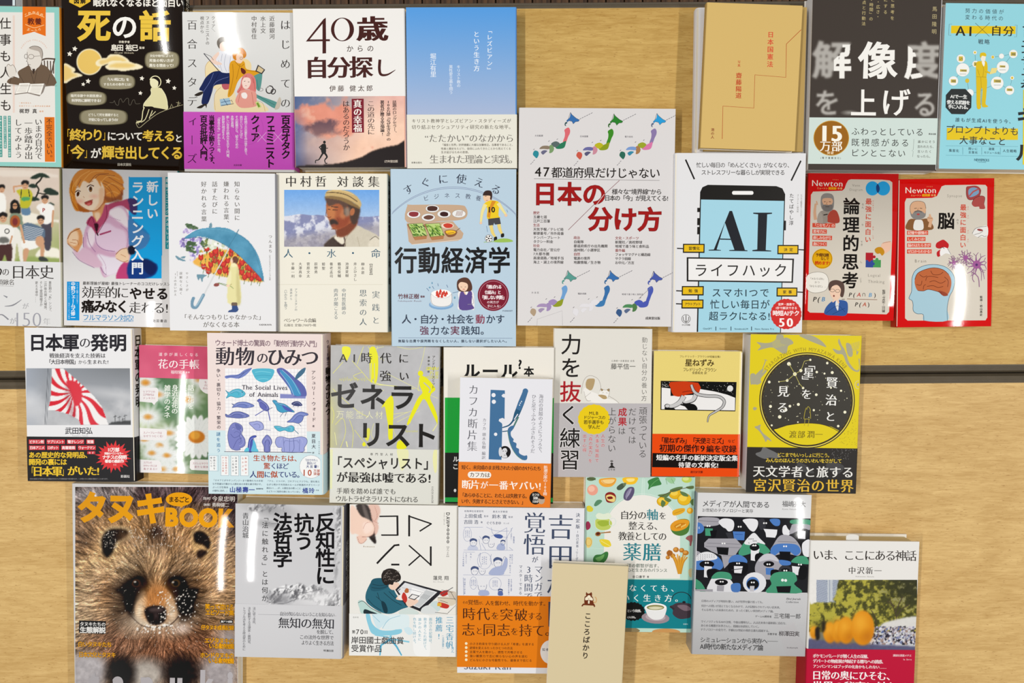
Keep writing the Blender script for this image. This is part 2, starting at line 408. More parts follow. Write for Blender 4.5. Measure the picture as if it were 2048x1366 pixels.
def loc(b, p, z):
    w = unproj(p, z) - b.c; c, s = math.cos(-b.ang), math.sin(-b.ang)
    return np.stack([w[:, 0]*c - w[:, 1]*s, w[:, 0]*s + w[:, 1]*c], 1)
def band(x, y0, y1, col, th=0.00025, spc=None, name='paper_band'):
    """paper band wrapped round the cover between photo rows y0 and y1 (at column x)"""
    b = cur; ly = loc(b, px([(x, y0), (x, y1)]), b.top)[:, 1]; y1_, y0_ = min(ly[0], b.h/2), max(ly[1], -b.h/2)
    if y0_ < -b.h/2 + 0.002: y0_ = -b.h/2 - 0.0002
    o = wrap(name, b.w + 0.0006, y0_, y1_, b.t + 0.0005, 0.0002, b.rs + .0003, col, spc or col, b.mat, b.root, b.side, z0=-0.0002)
    if y0_ > -b.h/2: pass
    tg = Tgt(); tg.z = b.t + 0.0003; tg.par = o; b.bands.append(tg); b.tgt = tg; tg.lo = y0_; tg.hi = y1_
    return tg
def flush():
    b = cur
    for tg in [b.cov] + b.bands:
        z = tg.z + 0.00002; acc = {}
        for kind, Vp, F, C, jz, thk in tg.ops:
            l = loc(b, Vp, b.top); m = 0.0
            l[:, 0] = np.clip(l[:, 0], -b.w/2 + (b.rs if b.side == 'L' else 0), b.w/2 - (b.rs if b.side == 'R' else 0))
            l[:, 1] = np.clip(l[:, 1], getattr(tg, 'lo', -b.h/2), getattr(tg, 'hi', b.h/2))
            V3 = np.column_stack([l, np.full(len(l), z) + jz]); z += 1.1e-6 + thk
            A = V3[F[:, 0]]; B_ = V3[F[:, 1]]; D = V3[F[:, 2]]
            ar = (B_[:, 0]-A[:, 0])*(D[:, 1]-A[:, 1]) - (B_[:, 1]-A[:, 1])*(D[:, 0]-A[:, 0])
            if F.shape[1] == 4: 
                G = V3[F[:, 3]]; ar = ar + (D[:, 0]-A[:, 0])*(G[:, 1]-A[:, 1]) - (D[:, 1]-A[:, 1])*(G[:, 0]-A[:, 0])
            ok = np.abs(ar) > 1e-13; F = F[ok]; ar = ar[ok]; F = np.where((ar < 0)[:, None], F[:, ::-1], F)
            if kind == 'picture':
                if len(F): new_mesh('picture', V3, F, C, b.mat, tg.par)
            else:
                a = acc.setdefault(kind, [[], [], [], 0]); a[0].append(V3); a[1].append(F + a[3]); a[2].append(np.tile(C, (len(V3), 1))); a[3] += len(V3)
        for kind, a in acc.items():
            new_mesh(kind, np.vstack(a[0]), np.vstack(a[1]), np.vstack(a[2]), b.mat, tg.par)
    # spine lettering
    if b.sp:
        s = -1 if b.side == 'L' else 1; Vs, Fs, Cs, n = [], [], [], 0
        for (text, f0, f1, sz, col, w) in b.sp:
            A = len(text); pitch = (f1 - f0) / A
            for i, ch in enumerate(text):
                if ch == ' ': continue
                g = glyph(ch, 2)
                if g is None: continue
                v, tr, nr = g; v = v + nr * w
                yy = b.h/2 - (f0 + (i + .5) * pitch) * b.h; u = (v[:, 0] - .5) * sz * s; q = (v[:, 1] - .38) * min(sz, pitch*b.h)
                if ch in ROT: u, q = (v[:, 1] - .38) * sz * s, -(v[:, 0] - .5) * min(sz, pitch*b.h)
                # upright in spine: text top toward +y; horizontal axis along z (towards the front cover)
                Vs.append(np.column_stack([np.full(len(v), s * (b.w/2 + 0.0004)), yy + q, b.t/2 + u * (-1)]))
                Fs.append(tr + n); Cs.append(np.tile(lin(hexc(col)), (len(v), 1))); n += len(v)
        if Vs: new_mesh('spine_lettering', np.vstack(Vs), np.vstack(Fs), np.vstack(Cs), b.mat, b.cover)
def SP(text, f0, f1, sz, col='222', w=0.01): cur.sp.append((text, f0, f1, sz, col, w))
def slip(x, y, w=22, h=14, col='f4f2ea', z=None):
    """order slip sticking out of the pages at the top edge, px position of its outer end"""
    b = cur; zz = b.top - b.th - 0.004 if z is None else z
    l = loc(b, px([(x - w/2, y), (x + w/2, y)]), zz); hw = (l[1, 0] - l[0, 0]) / 2; cx = l[:, 0].mean(); y1 = l[:, 1].mean()
    pts = [(-hw, b.h/2 - 0.004 - y1), (hw, b.h/2 - 0.004 - y1)] + [(hw*math.cos(a), -hw*.35 + hw*.35*math.sin(a)) for a in np.linspace(0, math.pi, 9)]
    n = len(pts); lz = zz - b.z
    V = [(cx + x_, y1 + y_, lz) for x_, y_ in pts] + [(cx + x_, y1 + y_, lz - 0.0003) for x_, y_ in pts]
    F = [tuple(range(n)), tuple(range(2*n-1, n-1, -1))] + [(i, n+i, n+(i+1) % n, (i+1) % n) for i in range(n)]
    new_mesh('order_slip', V, F, [lin(hexc(col))]*len(F), b.mat, b.root)
# ================================================================ setting
def wood(name, c0, c1, c2, scale=1.0, dark=0.0):
    m = bpy.data.materials.new(name); t, p = nt(m); N, L = t.nodes, t.links
    tc = N.new('ShaderNodeTexCoord')
    def noise(vec, sc_, det=4, dist=0.0):
        mp = N.new('ShaderNodeMapping'); mp.inputs['Scale'].default_value = vec; L.new(tc.outputs['Object'], mp.inputs[0])
        z = N.new('ShaderNodeTexNoise'); z.inputs['Scale'].default_value = sc_; z.inputs['Detail'].default_value = det; z.inputs['Distortion'].default_value = dist
        L.new(mp.outputs[0], z.inputs['Vector']); return z
    big = noise((1.6, 9, 1), 1.3 * scale, 3, 0.6); fine = noise((22, 170, 1), 2.2, 5, 0.8); fleck = noise((60, 260, 1), 3.2, 2, 0.3)
    # cathedral figure: bands of a stretched distorted field
    mu = N.new('ShaderNodeMath'); mu.operation = 'MULTIPLY'; mu.inputs[1].default_value = 26; L.new(big.outputs['Fac'], mu.inputs[0])
    sn = N.new('ShaderNodeMath'); sn.operation = 'SINE'; L.new(mu.outputs[0], sn.inputs[0])
    m1 = N.new('ShaderNodeMapRange'); m1.inputs[1].default_value = -1; m1.inputs[2].default_value = 1; L.new(sn.outputs[0], m1.inputs[0])
    r1 = N.new('ShaderNodeValToRGB'); e = r1.color_ramp.elements
    e[0].position = 0.0; e[0].color = (*lin(hexc(c0)), 1); e[1].position = 1; e[1].color = (*lin(hexc(c1)), 1)
    av = N.new('ShaderNodeMix'); av.data_type = 'FLOAT'; av.inputs[0].default_value = 0.7
    mf = N.new('ShaderNodeMapRange'); mf.inputs[1].default_value = .28; mf.inputs[2].default_value = .72; L.new(fine.outputs['Fac'], mf.inputs[0])
    L.new(m1.outputs[0], av.inputs[2]); L.new(mf.outputs[0], av.inputs[3]); L.new(av.outputs[0], r1.inputs[0])
    r2 = N.new('ShaderNodeValToRGB'); e = r2.color_ramp.elements; e[0].position = 0.62; e[0].color = (0, 0, 0, 1); e[1].position = 0.78; e[1].color = (1, 1, 1, 1)
    L.new(fleck.outputs['Fac'], r2.inputs[0])
    mx = N.new('ShaderNodeMix'); mx.data_type = 'RGBA'; L.new(r2.outputs[0], mx.inputs[0]); L.new(r1.outputs[0], mx.inputs[6]); mx.inputs[7].default_value = (*lin(hexc(c2)), 1)
    L.new(mx.outputs[2], p.inputs['Base Color']); p.inputs['Roughness'].default_value = 0.55; p.inputs['Specular IOR Level'].default_value = 0.3
    bp = N.new('ShaderNodeBump'); bp.inputs['Strength'].default_value = 0.1; bp.inputs['Distance'].default_value = 0.0004; L.new(fine.outputs['Fac'], bp.inputs['Height']); L.new(bp.outputs[0], p.inputs['Normal'])
    return m
def plain(name, c, rough=0.5, spec=0.5, nz=0.15):
    m = bpy.data.materials.new(name); t, p = nt(m); N, L = t.nodes, t.links
    tc = N.new('ShaderNodeTexCoord'); z = N.new('ShaderNodeTexNoise'); z.inputs['Scale'].default_value = 60; L.new(tc.outputs['Object'], z.inputs['Vector'])
    mr = N.new('ShaderNodeMapRange'); mr.inputs[3].default_value = 1 - nz; mr.inputs[4].default_value = 1 + nz; L.new(z.outputs['Fac'], mr.inputs[0])
    v = N.new('ShaderNodeVectorMath'); v.operation = 'SCALE'; v.inputs[0].default_value = lin(hexc(c)); L.new(mr.outputs[0], v.inputs['Scale']); L.new(v.outputs[0], p.inputs['Base Color'])
    p.inputs['Roughness'].default_value = rough; p.inputs['Specular IOR Level'].default_value = spec; return m
M_TABLE = wood('beech_laminate', 'b28a43', 'd4b168', '9f7437')
M_TABLE2 = wood('beech_laminate_pale', 'bf9859', 'e0bd7d', 'a67c42', 1.2)
M_EDGE = plain('grey_brown_edge_strip', '5e5444', 0.3, 0.6)
M_UNDER = plain('table_underside', '2a2622', 0.8)
M_LEG = plain('painted_steel', '3a3835', 0.4)
SEAM = -0.0064
def table(label, yb, yt, mat, seed):
    """yb, yt: px rows (at the centre column) of the wood's near and far edge on the table plane"""
    pb = unproj([(1024, yb)], 0)[0, 1]; pt = unproj([(1024, yt)], 0)[0, 1]; a = math.atan(-SEAM); W = 0.90; D = pt - pb; T = 0.028
    r = bpy.data.objects.new('training_table', None); sc.collection.objects.link(r); r.location = (0, (pb+pt)/2, -0.70); r.rotation_euler = (0, 0, a)
    r['label'] = label; r['category'] = 'table'; r['group'] = 'tables set edge to edge'
    V = []; z0, z1 = 0.70 - T, 0.70
    for z in (z0, z1):
        for x, y in ((-W, -D/2), (W, -D/2), (W, D/2), (-W, D/2)): V.append((x, y, z))
    new_mesh('tabletop', V, [(3, 2, 1, 0), (4, 5, 6, 7), (0, 1, 5, 4), (1, 2, 6, 5), (2, 3, 7, 6), (3, 0, 4, 7)], None, mat, r)
    # rounded edge strip with two fine beads, all round
    prof = [(0, 0), (0.0012, 0.0004), (0.0022, -0.0006), (0.0032, 0.0001), (0.0044, -0.0012), (0.008, -0.004), (0.0108, -0.010), (0.0108, -0.022), (0.008, -T), (0, -T)]
    V = []; cs = [(-W, -D/2, -1, -1), (W, -D/2, 1, -1), (W, D/2, 1, 1), (-W, D/2, -1, 1)]
    for x, y, sx, sy in cs:
        for u, z in prof: V.append((x + sx*u, y + sy*u, z1 + z))
    n = len(prof); F = []
    for i in range(4):
        for k in range(n-1): a_, b_ = i*n + k, ((i+1) % 4)*n + k; F.append((a_, a_+1, b_+1, b_))
    new_mesh('edge_strip', V, F, None, M_EDGE, r)
    for sx in (-1, 1):
        for sy in (-1, 1):
            V = []; F = []; m = 12
            for z in (0.0, 0.67):
                for i in range(m): V.append((sx*(W-.08) + .018*math.cos(2*math.pi*i/m), sy*(D/2-.05) + .018*math.sin(2*math.pi*i/m), z))
            F = [(i, (i+1) % m, m+(i+1) % m, m+i) for i in range(m)] + [tuple(range(m))[::-1], tuple(range(m, 2*m))]
            new_mesh('leg', V, F, None, M_LEG, r)
    return r
table('upper pale beech table with grey-brown edge strip, under the top two rows of books', 735.0, 17.5, M_TABLE, 1)
t2 = table('lower pale beech table with grey-brown edge strip, under the bottom two rows of books', 1500, 772.0, M_TABLE2, 2)
# dark parquet floor far below
fm = bpy.data.materials.new('dark_parquet'); t, p = nt(fm); N, L = t.nodes, t.links
oi = N.new('ShaderNodeObjectInfo'); tc = N.new('ShaderNodeTexCoord'); mp = N.new('ShaderNodeMapping'); mp.inputs['Scale'].default_value = (60, 4, 1)
z = N.new('ShaderNodeTexNoise'); z.inputs['Scale'].default_value = 2; z.inputs['Detail'].default_value = 5; L.new(tc.outputs['Object'], mp.inputs[0]); L.new(mp.outputs[0], z.inputs['Vector'])
rr = N.new('ShaderNodeValToRGB'); e = rr.color_ramp.elements; e[0].color = (*lin(hexc('2c1b11')), 1); e[1].color = (*lin(hexc('7d5a3c')), 1); e[0].position = .3; e[1].position = .75
L.new(z.outputs['Fac'], rr.inputs[0]); L.new(rr.outputs[0], p.inputs['Base Color']); p.inputs['Roughness'].default_value = 0.35
fl = new_mesh('floor', [(-3, -3, -.705), (3, -3, -.705), (3, 3, -.705), (-3, 3, -.705)], [(0, 1, 2, 3)], None, plain('subfloor', '1c130d', .9)); fl['kind'] = 'structure'
pm = None; rs = random.Random(3)
for j in range(2):
    for i in range(62):
        w = 0.0395; x = -1.22 + i*w + 0.01*j; y0 = 0.335 + j*0.452 + (i % 2)*0.1
        if pm is None:
            g = 0.0009; h = .45; vv = [(g, g, 0), (w-g, g, 0), (w-g, h-g, 0), (g, h-g, 0), (g+.001, g+.001, .0045), (w-g-.001, g+.001, .0045), (w-g-.001, h-g-.001, .0045), (g+.001, h-g-.001, .0045)]
            ob = new_mesh("plank", vv, [(4, 5, 6, 7), (0, 1, 5, 4), (1, 2, 6, 5), (2, 3, 7, 6), (3, 0, 4, 7)], None, fm, fl); pm = ob.data
        else:
            ob = bpy.data.objects.new('plank', pm); sc.collection.objects.link(ob); ob.parent = fl
        ob.location = (x, y0, -.704 + rs.uniform(0, .0006))
# ================================================================ top row of books
Z(0, 0, 1)
begin('paperback', 'dark grey book with a pale edge, just peeping in at the top left corner', 'book', [-190, -300, 29, -300, 29, 9, -190, 9], .012, .012, '3a3a42', 'L', '3a3a42', .4, page='e6eaec', over=.0002)
R(25, -300, 30, 12, 'd5e2e6'); flush()
K = '262220'
Z(0, 0, 3.9025)
begin('paperback', 'teal-bordered book with orange ribbon and a bespectacled man at a desk', 'book',
      [-390, 42, 468, 55, 480, 1298, -380, 1296], .018, .018, '90cbc2', 'R', 'd4852f', .45)
R(-300, 92, 424, 1262, 'e4e1db')
PG([176, 50, 357, 52, 357, 283, 266, 248, 176, 273], 'e27016')
ARC('これからの', 266, 210, 112, -42, 40, 26, 'f6d9a8', .02); LN([194, 130, 230, 115, 266, 106, 305, 118, 346, 135], 5, 'f6c089', 4)
H('教養', 214, 166, 326, 54, '6b2c12', .03); LN([198, 190, 232, 206, 268, 217, 305, 208, 345, 195], 5, 'f6c089', 4); ARC('シリーズ', 266, 120, 118, 152, 208, 24, 'f6d9a8', .02)
V('仕事も人生も', 40, 118, 885, 96, '3a3430', .005)
LN([103, 120, 103, 880], 3, 'e9b6a0'); LN([113, 120, 113, 880], 3, 'e9b6a0')
ARC('REJECTED PHILOSOPHY', 265, 420, 108, -68, 68, 13, 'dd9266')
# the man at the desk
for k in range(5): LN([322 + 24*k, 470 + k*2, 330 + 22*k, 575], 9, '5a4c42')
LN([310, 478, 360, 458, 432, 462], 12, '5a4c42', 4); LN([428, 455, 400, 580], 10, '5a4c42')
BB([140, 560, 205, 520, 240, 500, 330, 505, 385, 545, 425, 668, 75, 655, 95, 600, 150, 610], '6b5847')
BB([225, 500, 262, 560, 300, 505, 262, 490], 'ece8e0'); BB([255, 530, 275, 530, 270, 560, 262, 580, 254, 560], '40322a')
LN([240, 560, 265, 650], 3, '463a30'); LN([290, 540, 268, 650], 3, '463a30'); LN([150, 580, 190, 652], 3, '463a30', 4); LN([390, 580, 370, 655], 3, '463a30')
BB([212, 400, 225, 372, 268, 360, 315, 372, 332, 410, 328, 450, 318, 500, 290, 532, 245, 535, 222, 500, 214, 462], 'ded8cf')
BB([228, 378, 262, 358, 312, 368, 334, 412, 330, 452, 318, 448, 305, 405, 268, 392], 'b4aaa0')
LN([228, 372, 268, 359, 318, 375, 334, 420, 326, 470], 3.5, '5a4c42', 4); LN([212, 405, 214, 462, 206, 480, 216, 484, 222, 508, 246, 536], 3, '5a4c42', 4)
RG(243, 442, 22, 17, 3, '5a4c42'); RG(203, 440, 12, 17, 3, '5a4c42'); LN([265, 440, 312, 436], 2.5, '5a4c42'); LN([212, 500, 240, 506], 3, '5a4c42')
BB([52, 520, 66, 500, 84, 514, 100, 505, 118, 530, 128, 565, 108, 600, 78, 605, 58, 570], 'ded8cf'); LN([52, 520, 66, 500, 84, 514, 100, 505, 118, 530, 128, 565], 3, '6a5a4e', 4)
LN([75, 655, 96, 600, 148, 612], 3, '463a30', 4)
PG([112, 740, 150, 655, 232, 650, 252, 658, 345, 650, 358, 664, 338, 720, 308, 752, 215, 728], '8a8078'); PG([118, 732, 152, 650, 228, 648, 240, 656, 345, 652, 316, 742, 214, 720], 'efece4')
LN([236, 655, 214, 722], 3, '5a4c42')
for k in range(6):
    LN([158 - 6*k + 5, 664 + 10*k, 222 - 4*k, 661 + 11*k], 2, 'a59b90'); LN([250 - 3*k, 666 + 11*k, 330 - 4*k, 664 + 12*k], 2, 'a59b90')
LN([60, 668, 445, 670], 2, '8a7c70')
H('一般社団法人', 146, 803, 246, 12, 'e0a070'); H('日本アドラー心理学会認定講師', 146, 827, 394, 13, 'e0a070'); H('梶野 真', 148, 866, 292, 38, '3a3430', .01); H('編著', 306, 869, 342, 14, 'e0a070')
R(348, 914, 425, 1262, 'dc731d'); V('不完全でいい。', 384, 922, 1258, 48, '4c2a12', 0, 1)
V('いまの自分で', 300, 925, 1245, 60, '474340', 0, 1); V('一歩踏み出', 222, 930, 1245, 66, '474340', 0, 1); V('してみよう', 143, 925, 1240, 60, '474340', 0, 1)
for k, (yy, s_) in enumerate([(1228, '自分を認めて前へ進むための心理学'), (1158, '不完全な自分を受け入れる勇気'), (1225, '仕事にも人生にも役立つ考え方'), (1200, '対人関係の悩みを解く教え')]):
    x_ = 73 - 34*k; R(x_ - 11, 905, x_ + 11, yy, '3f948a'); V(s_, x_, 908, yy - 4, 17, 'd9ebe6', .01)
flush()
# ---- black book with moon and clouds
begin('paperback', 'black book with yellow-white title, clouded moon and a seated figure', 'book',
      [484, -72, 1452, -70, 1430, 1326, 492, 1318], .015, .015, '262019', 'R', '1d1915', .07, spec=.3, shine=(323, 36, 0, 3, 3.5), page='ddd6c8')
PG([540, -20, 706, -20, 706, 12, 625, 60, 540, 18], 'e9bf3e'); H('図解', 572, 8, 674, 44, K, .03)
H('眠れなくなるほど面白い', 726, 20, 1436, 66, 'f4f0e6', .025)
H('死', 604, 196, 866, 262, 'ecc64a', .03, sx=262); H('の', 868, 206, 1076, 206, 'f7f5ef', .022, sx=210); H('話', 1084, 202, 1336, 246, 'ecc64a', .03, sx=250)
H('宗教学者', 926, 327, 1014, 20, 'e8e0cc', .02); H('島田 裕巳', 866, 372, 1078, 54, 'f0eadb', .02); H('監修', 1086, 373, 1130, 20, 'e8e0cc', .02); H('Hiromi Shimada', 892, 411, 1046, 18, 'cfc4a8', .01)
g = P(500, 370, 1130, 660, '262019', 1.1)
g.e(698, 483, 101, 103, 'fbf3d4', 3).e(698, 483, 93, 95, 'eec96c', 3)
g.p([760, 470, 800, 455, 830, 452, 860, 425, 930, 425, 985, 452, 1010, 480, 990, 500, 930, 505, 850, 498, 780, 520, 745, 500], 'fbf0cc').p([775, 475, 830, 462, 870, 440, 930, 440, 985, 470, 960, 490, 860, 488, 790, 505], 'efd288', 5)
g.p([820, 520, 845, 500, 860, 478, 930, 475, 975, 480, 1005, 478, 1040, 492, 1080, 500, 1118, 522, 1085, 540, 1020, 548, 960, 556, 900, 545, 850, 545], 'fbf0cc').p([845, 520, 880, 500, 930, 490, 1010, 495, 1060, 512, 1000, 530, 900, 528], 'efcf80', 6)
g.p([498, 505, 530, 502, 560, 520, 580, 530, 590, 550, 575, 565, 610, 570, 645, 590, 600, 605, 560, 620, 500, 648], 'fbf0cc').p([498, 515, 530, 520, 560, 545, 560, 565, 610, 590, 560, 605, 500, 630], 'efcf80', 5)
g.put(np.clip(g.im.sum(-1) - .45, 0, 1))
def star(x, y, r, c='f6f1e2'): PG([v for k in range(10) for v in (x + (r if k % 2 == 0 else r*.5)*math.sin(k*math.pi/5 + .15), y - (r if k % 2 == 0 else r*.5)*math.cos(k*math.pi/5 + .15))], c)
for x, y, r in ((584, 381, 22), (544, 421, 22), (688, 634, 22), (650, 658, 17), (1108, 612, 20), (1313, 634, 22), (1361, 687, 18), (1096, 727, 18)): star(x, y, r)
for x, y, rx, ry in ((1265, 470, 138, 74), (915, 640, 143, 60), (676, 768, 160, 58), (808, 914, 192, 64)):
    for k, cc in ((1.0, '4d4736'), (.965, '6d6650'), (.93, '8a8268'), (.89, '9d957a')):
        E(x, y, rx*k, ry*k, cc) if 0 else BB([x-rx*k, y, x-rx*.82*k, y-ry*.8*k, x, y-ry*k, x+rx*.82*k, y-ry*.8*k, x+rx*k, y, x+rx*.82*k, y+ry*.8*k, x, y+ry*k, x-rx*.82*k, y+ry*.8*k], cc)
H('文化や時代によって', 1170, 436, 1356, 22, 'f3efdf', .02); H('死後の呪い方が', 1165, 472, 1356, 26, 'f3efdf', .03); H('異なる理由って?', 1165, 510, 1356, 26, 'f3efdf', .03)
H('「いい死に方」を', 828, 620, 1008, 26, 'f6f2e6', .03); H('するための条件とは?', 808, 658, 1026, 24, 'f3efdf', .02)
H('臨死体験や末期医療は', 552, 747, 796, 24, 'f3efdf', .02); H('科学的に解明できる?', 560, 784, 790, 26, 'f6f2e6', .03)
H('どうして死を意識すると', 688, 896, 928, 24, 'f3efdf', .02); H('不安になってしまうの?', 692, 934, 922, 26, 'f6f2e6', .03)
LN([856, 800, 885, 800, 893, 785, 905, 815, 925, 820, 930, 785, 945, 770, 960, 800, 985, 770, 1003, 770, 1005, 810, 1020, 820, 1035, 785, 1050, 780, 1060, 810, 1095, 808], 3, '6c665a', 3)
# sitting figure
BB([1178, 690, 1205, 682, 1258, 690, 1290, 740, 1306, 800, 1306, 855, 1220, 850, 1190, 832, 1135, 830, 1120, 815, 1160, 770, 1182, 730], 'e6dfae')
LN([1176, 700, 1180, 738, 1138, 790, 1122, 815, 1120, 845], 5, 'f2edc4', 3); LN([1258, 690, 1290, 740, 1306, 800, 1306, 858], 5, 'f2edc4', 3)
LN([1128, 838, 1115, 870, 1105, 940, 1068, 960, 1072, 950, 1100, 945], 7, 'ece5b4', 3); LN([1165, 850, 1135, 930, 1100, 955], 6, 'ece5b4', 3); LN([1190, 862, 1165, 925], 6, 'ece5b4', 3); LN([1215, 870, 1180, 905], 5, 'ece5b4', 3)
BB([1175, 618, 1200, 600, 1222, 618, 1236, 640, 1228, 680, 1190, 684, 1172, 655], 'f0eac0'); BB([1176, 612, 1205, 596, 1246, 612, 1256, 650, 1246, 678, 1232, 684, 1236, 640, 1205, 615], '262019')
RG(1212, 640, 44, 46, 7, 'efe8ba', a0=-160, a1=70); BB([1135, 832, 1180, 836, 1300, 858, 1262, 884, 1195, 862, 1150, 848], '262019')
LN([1062, 960, 1085, 998, 1140, 955, 1220, 895, 1290, 862, 1370, 834, 1428, 818], 4, 'b9b08a', 3)
LN([1325, 850, 1340, 812, 1352, 840], 4, 'b9b08a'); LN([1385, 828, 1395, 790, 1398, 822], 4, 'b9b08a'); LN([1375, 800, 1412, 806], 3, 'b9b08a'); LN([1085, 975, 1066, 940], 3, 'b9b08a')
for s_, x0, x1, y, z_, cc in (('「', 496, 544, 1050, 92, 'e9bf3e'), ('終わり', 548, 806, 1052, 98, 'ecc64a'), ('」', 806, 850, 1052, 92, 'e9bf3e'), ('について', 838, 1114, 1062, 76, 'f4f0e6'), ('考える', 1116, 1366, 1060, 92, 'ecc64a'), ('と', 1366, 1424, 1080, 66, 'f4f0e6'),
                            ('「', 496, 544, 1180, 104, 'e9bf3e'), ('今', 548, 664, 1185, 112, 'ecc64a'), ('」', 664, 710, 1190, 92, 'e9bf3e'), ('が', 708, 790, 1196, 86, 'f4f0e6'), ('輝き出してくる', 800, 1428, 1190, 108, 'ecc64a')):
    H(s_, x0, y, x1, z_, cc, .022 if s_ not in '「」' else 0, 0, '6d4a12' if cc != 'f4f0e6' else None, .02)
H('日本文芸社', 916, 1284, 1026, 24, 'cfc8b8', .01)
SP('眠れなくなるほど面白い', .02, .30, .008, 'efe9da', .01); SP('死の話', .32, .55, .010, 'ecc64a', .02)
flush()
# ---- grey-white book with three seated figures, magenta band
Z(360, 0, 3.902)
begin('paperback', 'pale grey book with three illustrated people on a sofa and a magenta band', 'book',
      [28, 96, 884, 96, 893, 1342, 26, 1342], .022, .022, 'e0e0de', 'R', 'dcdcda', .07, spec=.3, shine=(454, 56, 0, .9, 5))
tb = None
V('百合スタディーズ', 94, 120, 1310, 84, '45413f', -.006, 1)
V('はじめての', 822, 118, 880, 84, '45413f', -.004, 1)
V('近藤銀河', 718, 122, 308, 44, '55504c', 0, 1); V('水上文', 648, 122, 264, 44, '55504c', 0, 1); V('中村香住', 578, 122, 308, 44, '55504c', 0, 1)
V('クィア／', 260, 125, 250, 32, '55504c', 0, 1); V('フェミニストの', 214, 125, 352, 32, '55504c', 0, 1); V('視点から', 172, 125, 262, 32, '55504c', 0, 1)
# sofa
BB([200, 540, 220, 480, 300, 470, 380, 520, 400, 640, 300, 700, 210, 640], 'f2dfb0'); BB([470, 470, 520, 462, 555, 500, 548, 560, 490, 560], 'f0d9a4'); BB([275, 740, 300, 680, 380, 650, 420, 700, 440, 790, 430, 872, 275, 872], 'f3e0b4')
BB([430, 800, 500, 770, 590, 790, 660, 820, 665, 872, 300, 872, 330, 830], 'f3e0b4'); LN([200, 600, 198, 520, 240, 470, 300, 470], 3, 'c8a46a', 4); LN([275, 860, 270, 740, 320, 680], 3, 'c8a46a', 4); LN([560, 780, 640, 800, 665, 870], 3, 'c8a46a', 4)
BB([328, 650, 360, 640, 388, 660, 386, 690, 350, 700, 330, 680], 'c0616b')
# left figure
BB([205, 600, 260, 560, 330, 556, 398, 580, 400, 650, 345, 655, 270, 668, 250, 720, 215, 812, 168, 806, 180, 720, 150, 700, 170, 660], '26305c')
LN([262, 570, 232, 640, 180, 720], 3, '6f7bb0', 4); LN([380, 600, 280, 640, 240, 720], 3, '6f7bb0', 4); LN([300, 575, 265, 650, 215, 790], 3, '131a3c', 4)
BB([112, 742, 150, 720, 180, 716, 172, 736, 140, 750], '3a332e'); BB([130, 840, 180, 815, 208, 812, 205, 845, 196, 824, 165, 845], '3a332e')
BB([262, 460, 300, 405, 345, 395, 400, 420, 412, 470, 400, 560, 330, 566, 305, 540, 262, 505], 'e9eaf0')
for a_ in ([300, 470, 330, 560], [360, 420, 345, 500, 365, 560], [270, 480, 310, 530], [395, 440, 380, 560], [330, 420, 320, 480]): LN(a_, 2.5, '9aa0b4', 3)
BB([245, 455, 280, 420, 300, 405, 305, 425, 280, 470, 320, 490, 325, 505, 280, 505, 240, 480], 'f3d5c4'); BB([308, 340, 330, 320, 365, 330, 372, 372, 350, 398, 320, 396, 308, 370], 'f3d9ca')
BB([290, 350, 292, 315, 320, 290, 365, 295, 392, 330, 396, 380, 375, 388, 372, 350, 340, 325, 312, 345, 308, 380], '6b6258'); LN([186, 418, 305, 556], 6, '4b4b52'); LN([186, 416, 240, 440, 262, 470], 3, '4b4b52')
# middle figure
BB([388, 500, 430, 470, 500, 480, 520, 540, 620, 556, 612, 590, 540, 600, 490, 596, 450, 640, 420, 720, 388, 756, 372, 745, 388, 640], 'e2a22b')
for a_ in ([410, 500, 415, 600, 385, 740], [470, 500, 440, 620], [500, 545, 600, 560], [430, 480, 470, 520, 500, 500]): LN(a_, 3.5, 'a8701a', 3)
BB([570, 600, 630, 570, 642, 590, 625, 700, 600, 700, 585, 650], '5f9a94'); BB([590, 735, 640, 755, 760, 800, 770, 830, 735, 845, 660, 800, 595, 760], '5f9a94'); LN([600, 620, 612, 700], 3, '35706c', 4); LN([610, 750, 740, 820], 3, '35706c', 4)
BB([740, 845, 775, 760, 790, 790, 776, 840, 752, 856], 'cfc5b4'); BB([425, 430, 455, 410, 490, 425, 492, 470, 470, 495, 435, 480], 'f4d3bb')
BB([412, 440, 415, 395, 450, 374, 490, 378, 515, 410, 515, 440, 495, 455, 488, 425, 455, 415, 438, 440, 440, 470, 420, 462], 'd9892a'); LN([428, 400, 470, 392, 505, 420], 3, 'a35c18', 4); RG(478, 455, 10, 10, 2.5, '5b3a2a')
BB([475, 530, 500, 540, 515, 562, 500, 580, 480, 565], '6a2f28'); PG([608, 505, 665, 545, 640, 580, 588, 556], '3e3a3c'); PG([614, 516, 655, 545, 636, 570, 598, 552], 'd8c49a')
# right figure
BB([480, 620, 500, 585, 540, 572, 580, 600, 594, 650, 590, 720, 560, 725, 545, 700, 500, 700, 462, 728, 445, 715, 470, 670], 'e0847f')
for a_ in ([490, 610, 480, 680, 455, 720], [575, 610, 585, 700], [520, 590, 485, 640], [560, 600, 575, 650]): LN(a_, 3, 'b5524f', 3)
BB([486, 630, 505, 605, 545, 612, 552, 650, 530, 690, 500, 690, 485, 660], 'fadfd2'); LN([500, 636, 510, 632], 4, '5a2c2a'); LN([530, 640, 542, 640], 4, '5a2c2a'); LN([508, 668, 522, 670], 3, 'b5524f')
BB([440, 760, 470, 712, 520, 700, 590, 720, 598, 790, 590, 830, 480, 842, 435, 800], 'eba294'); LN([470, 720, 455, 800], 3, 'bd6a5e', 4); LN([560, 720, 575, 820], 3, 'bd6a5e', 4); BB([480, 730, 510, 722, 526, 745, 515, 770, 486, 762], 'fbf3ee')
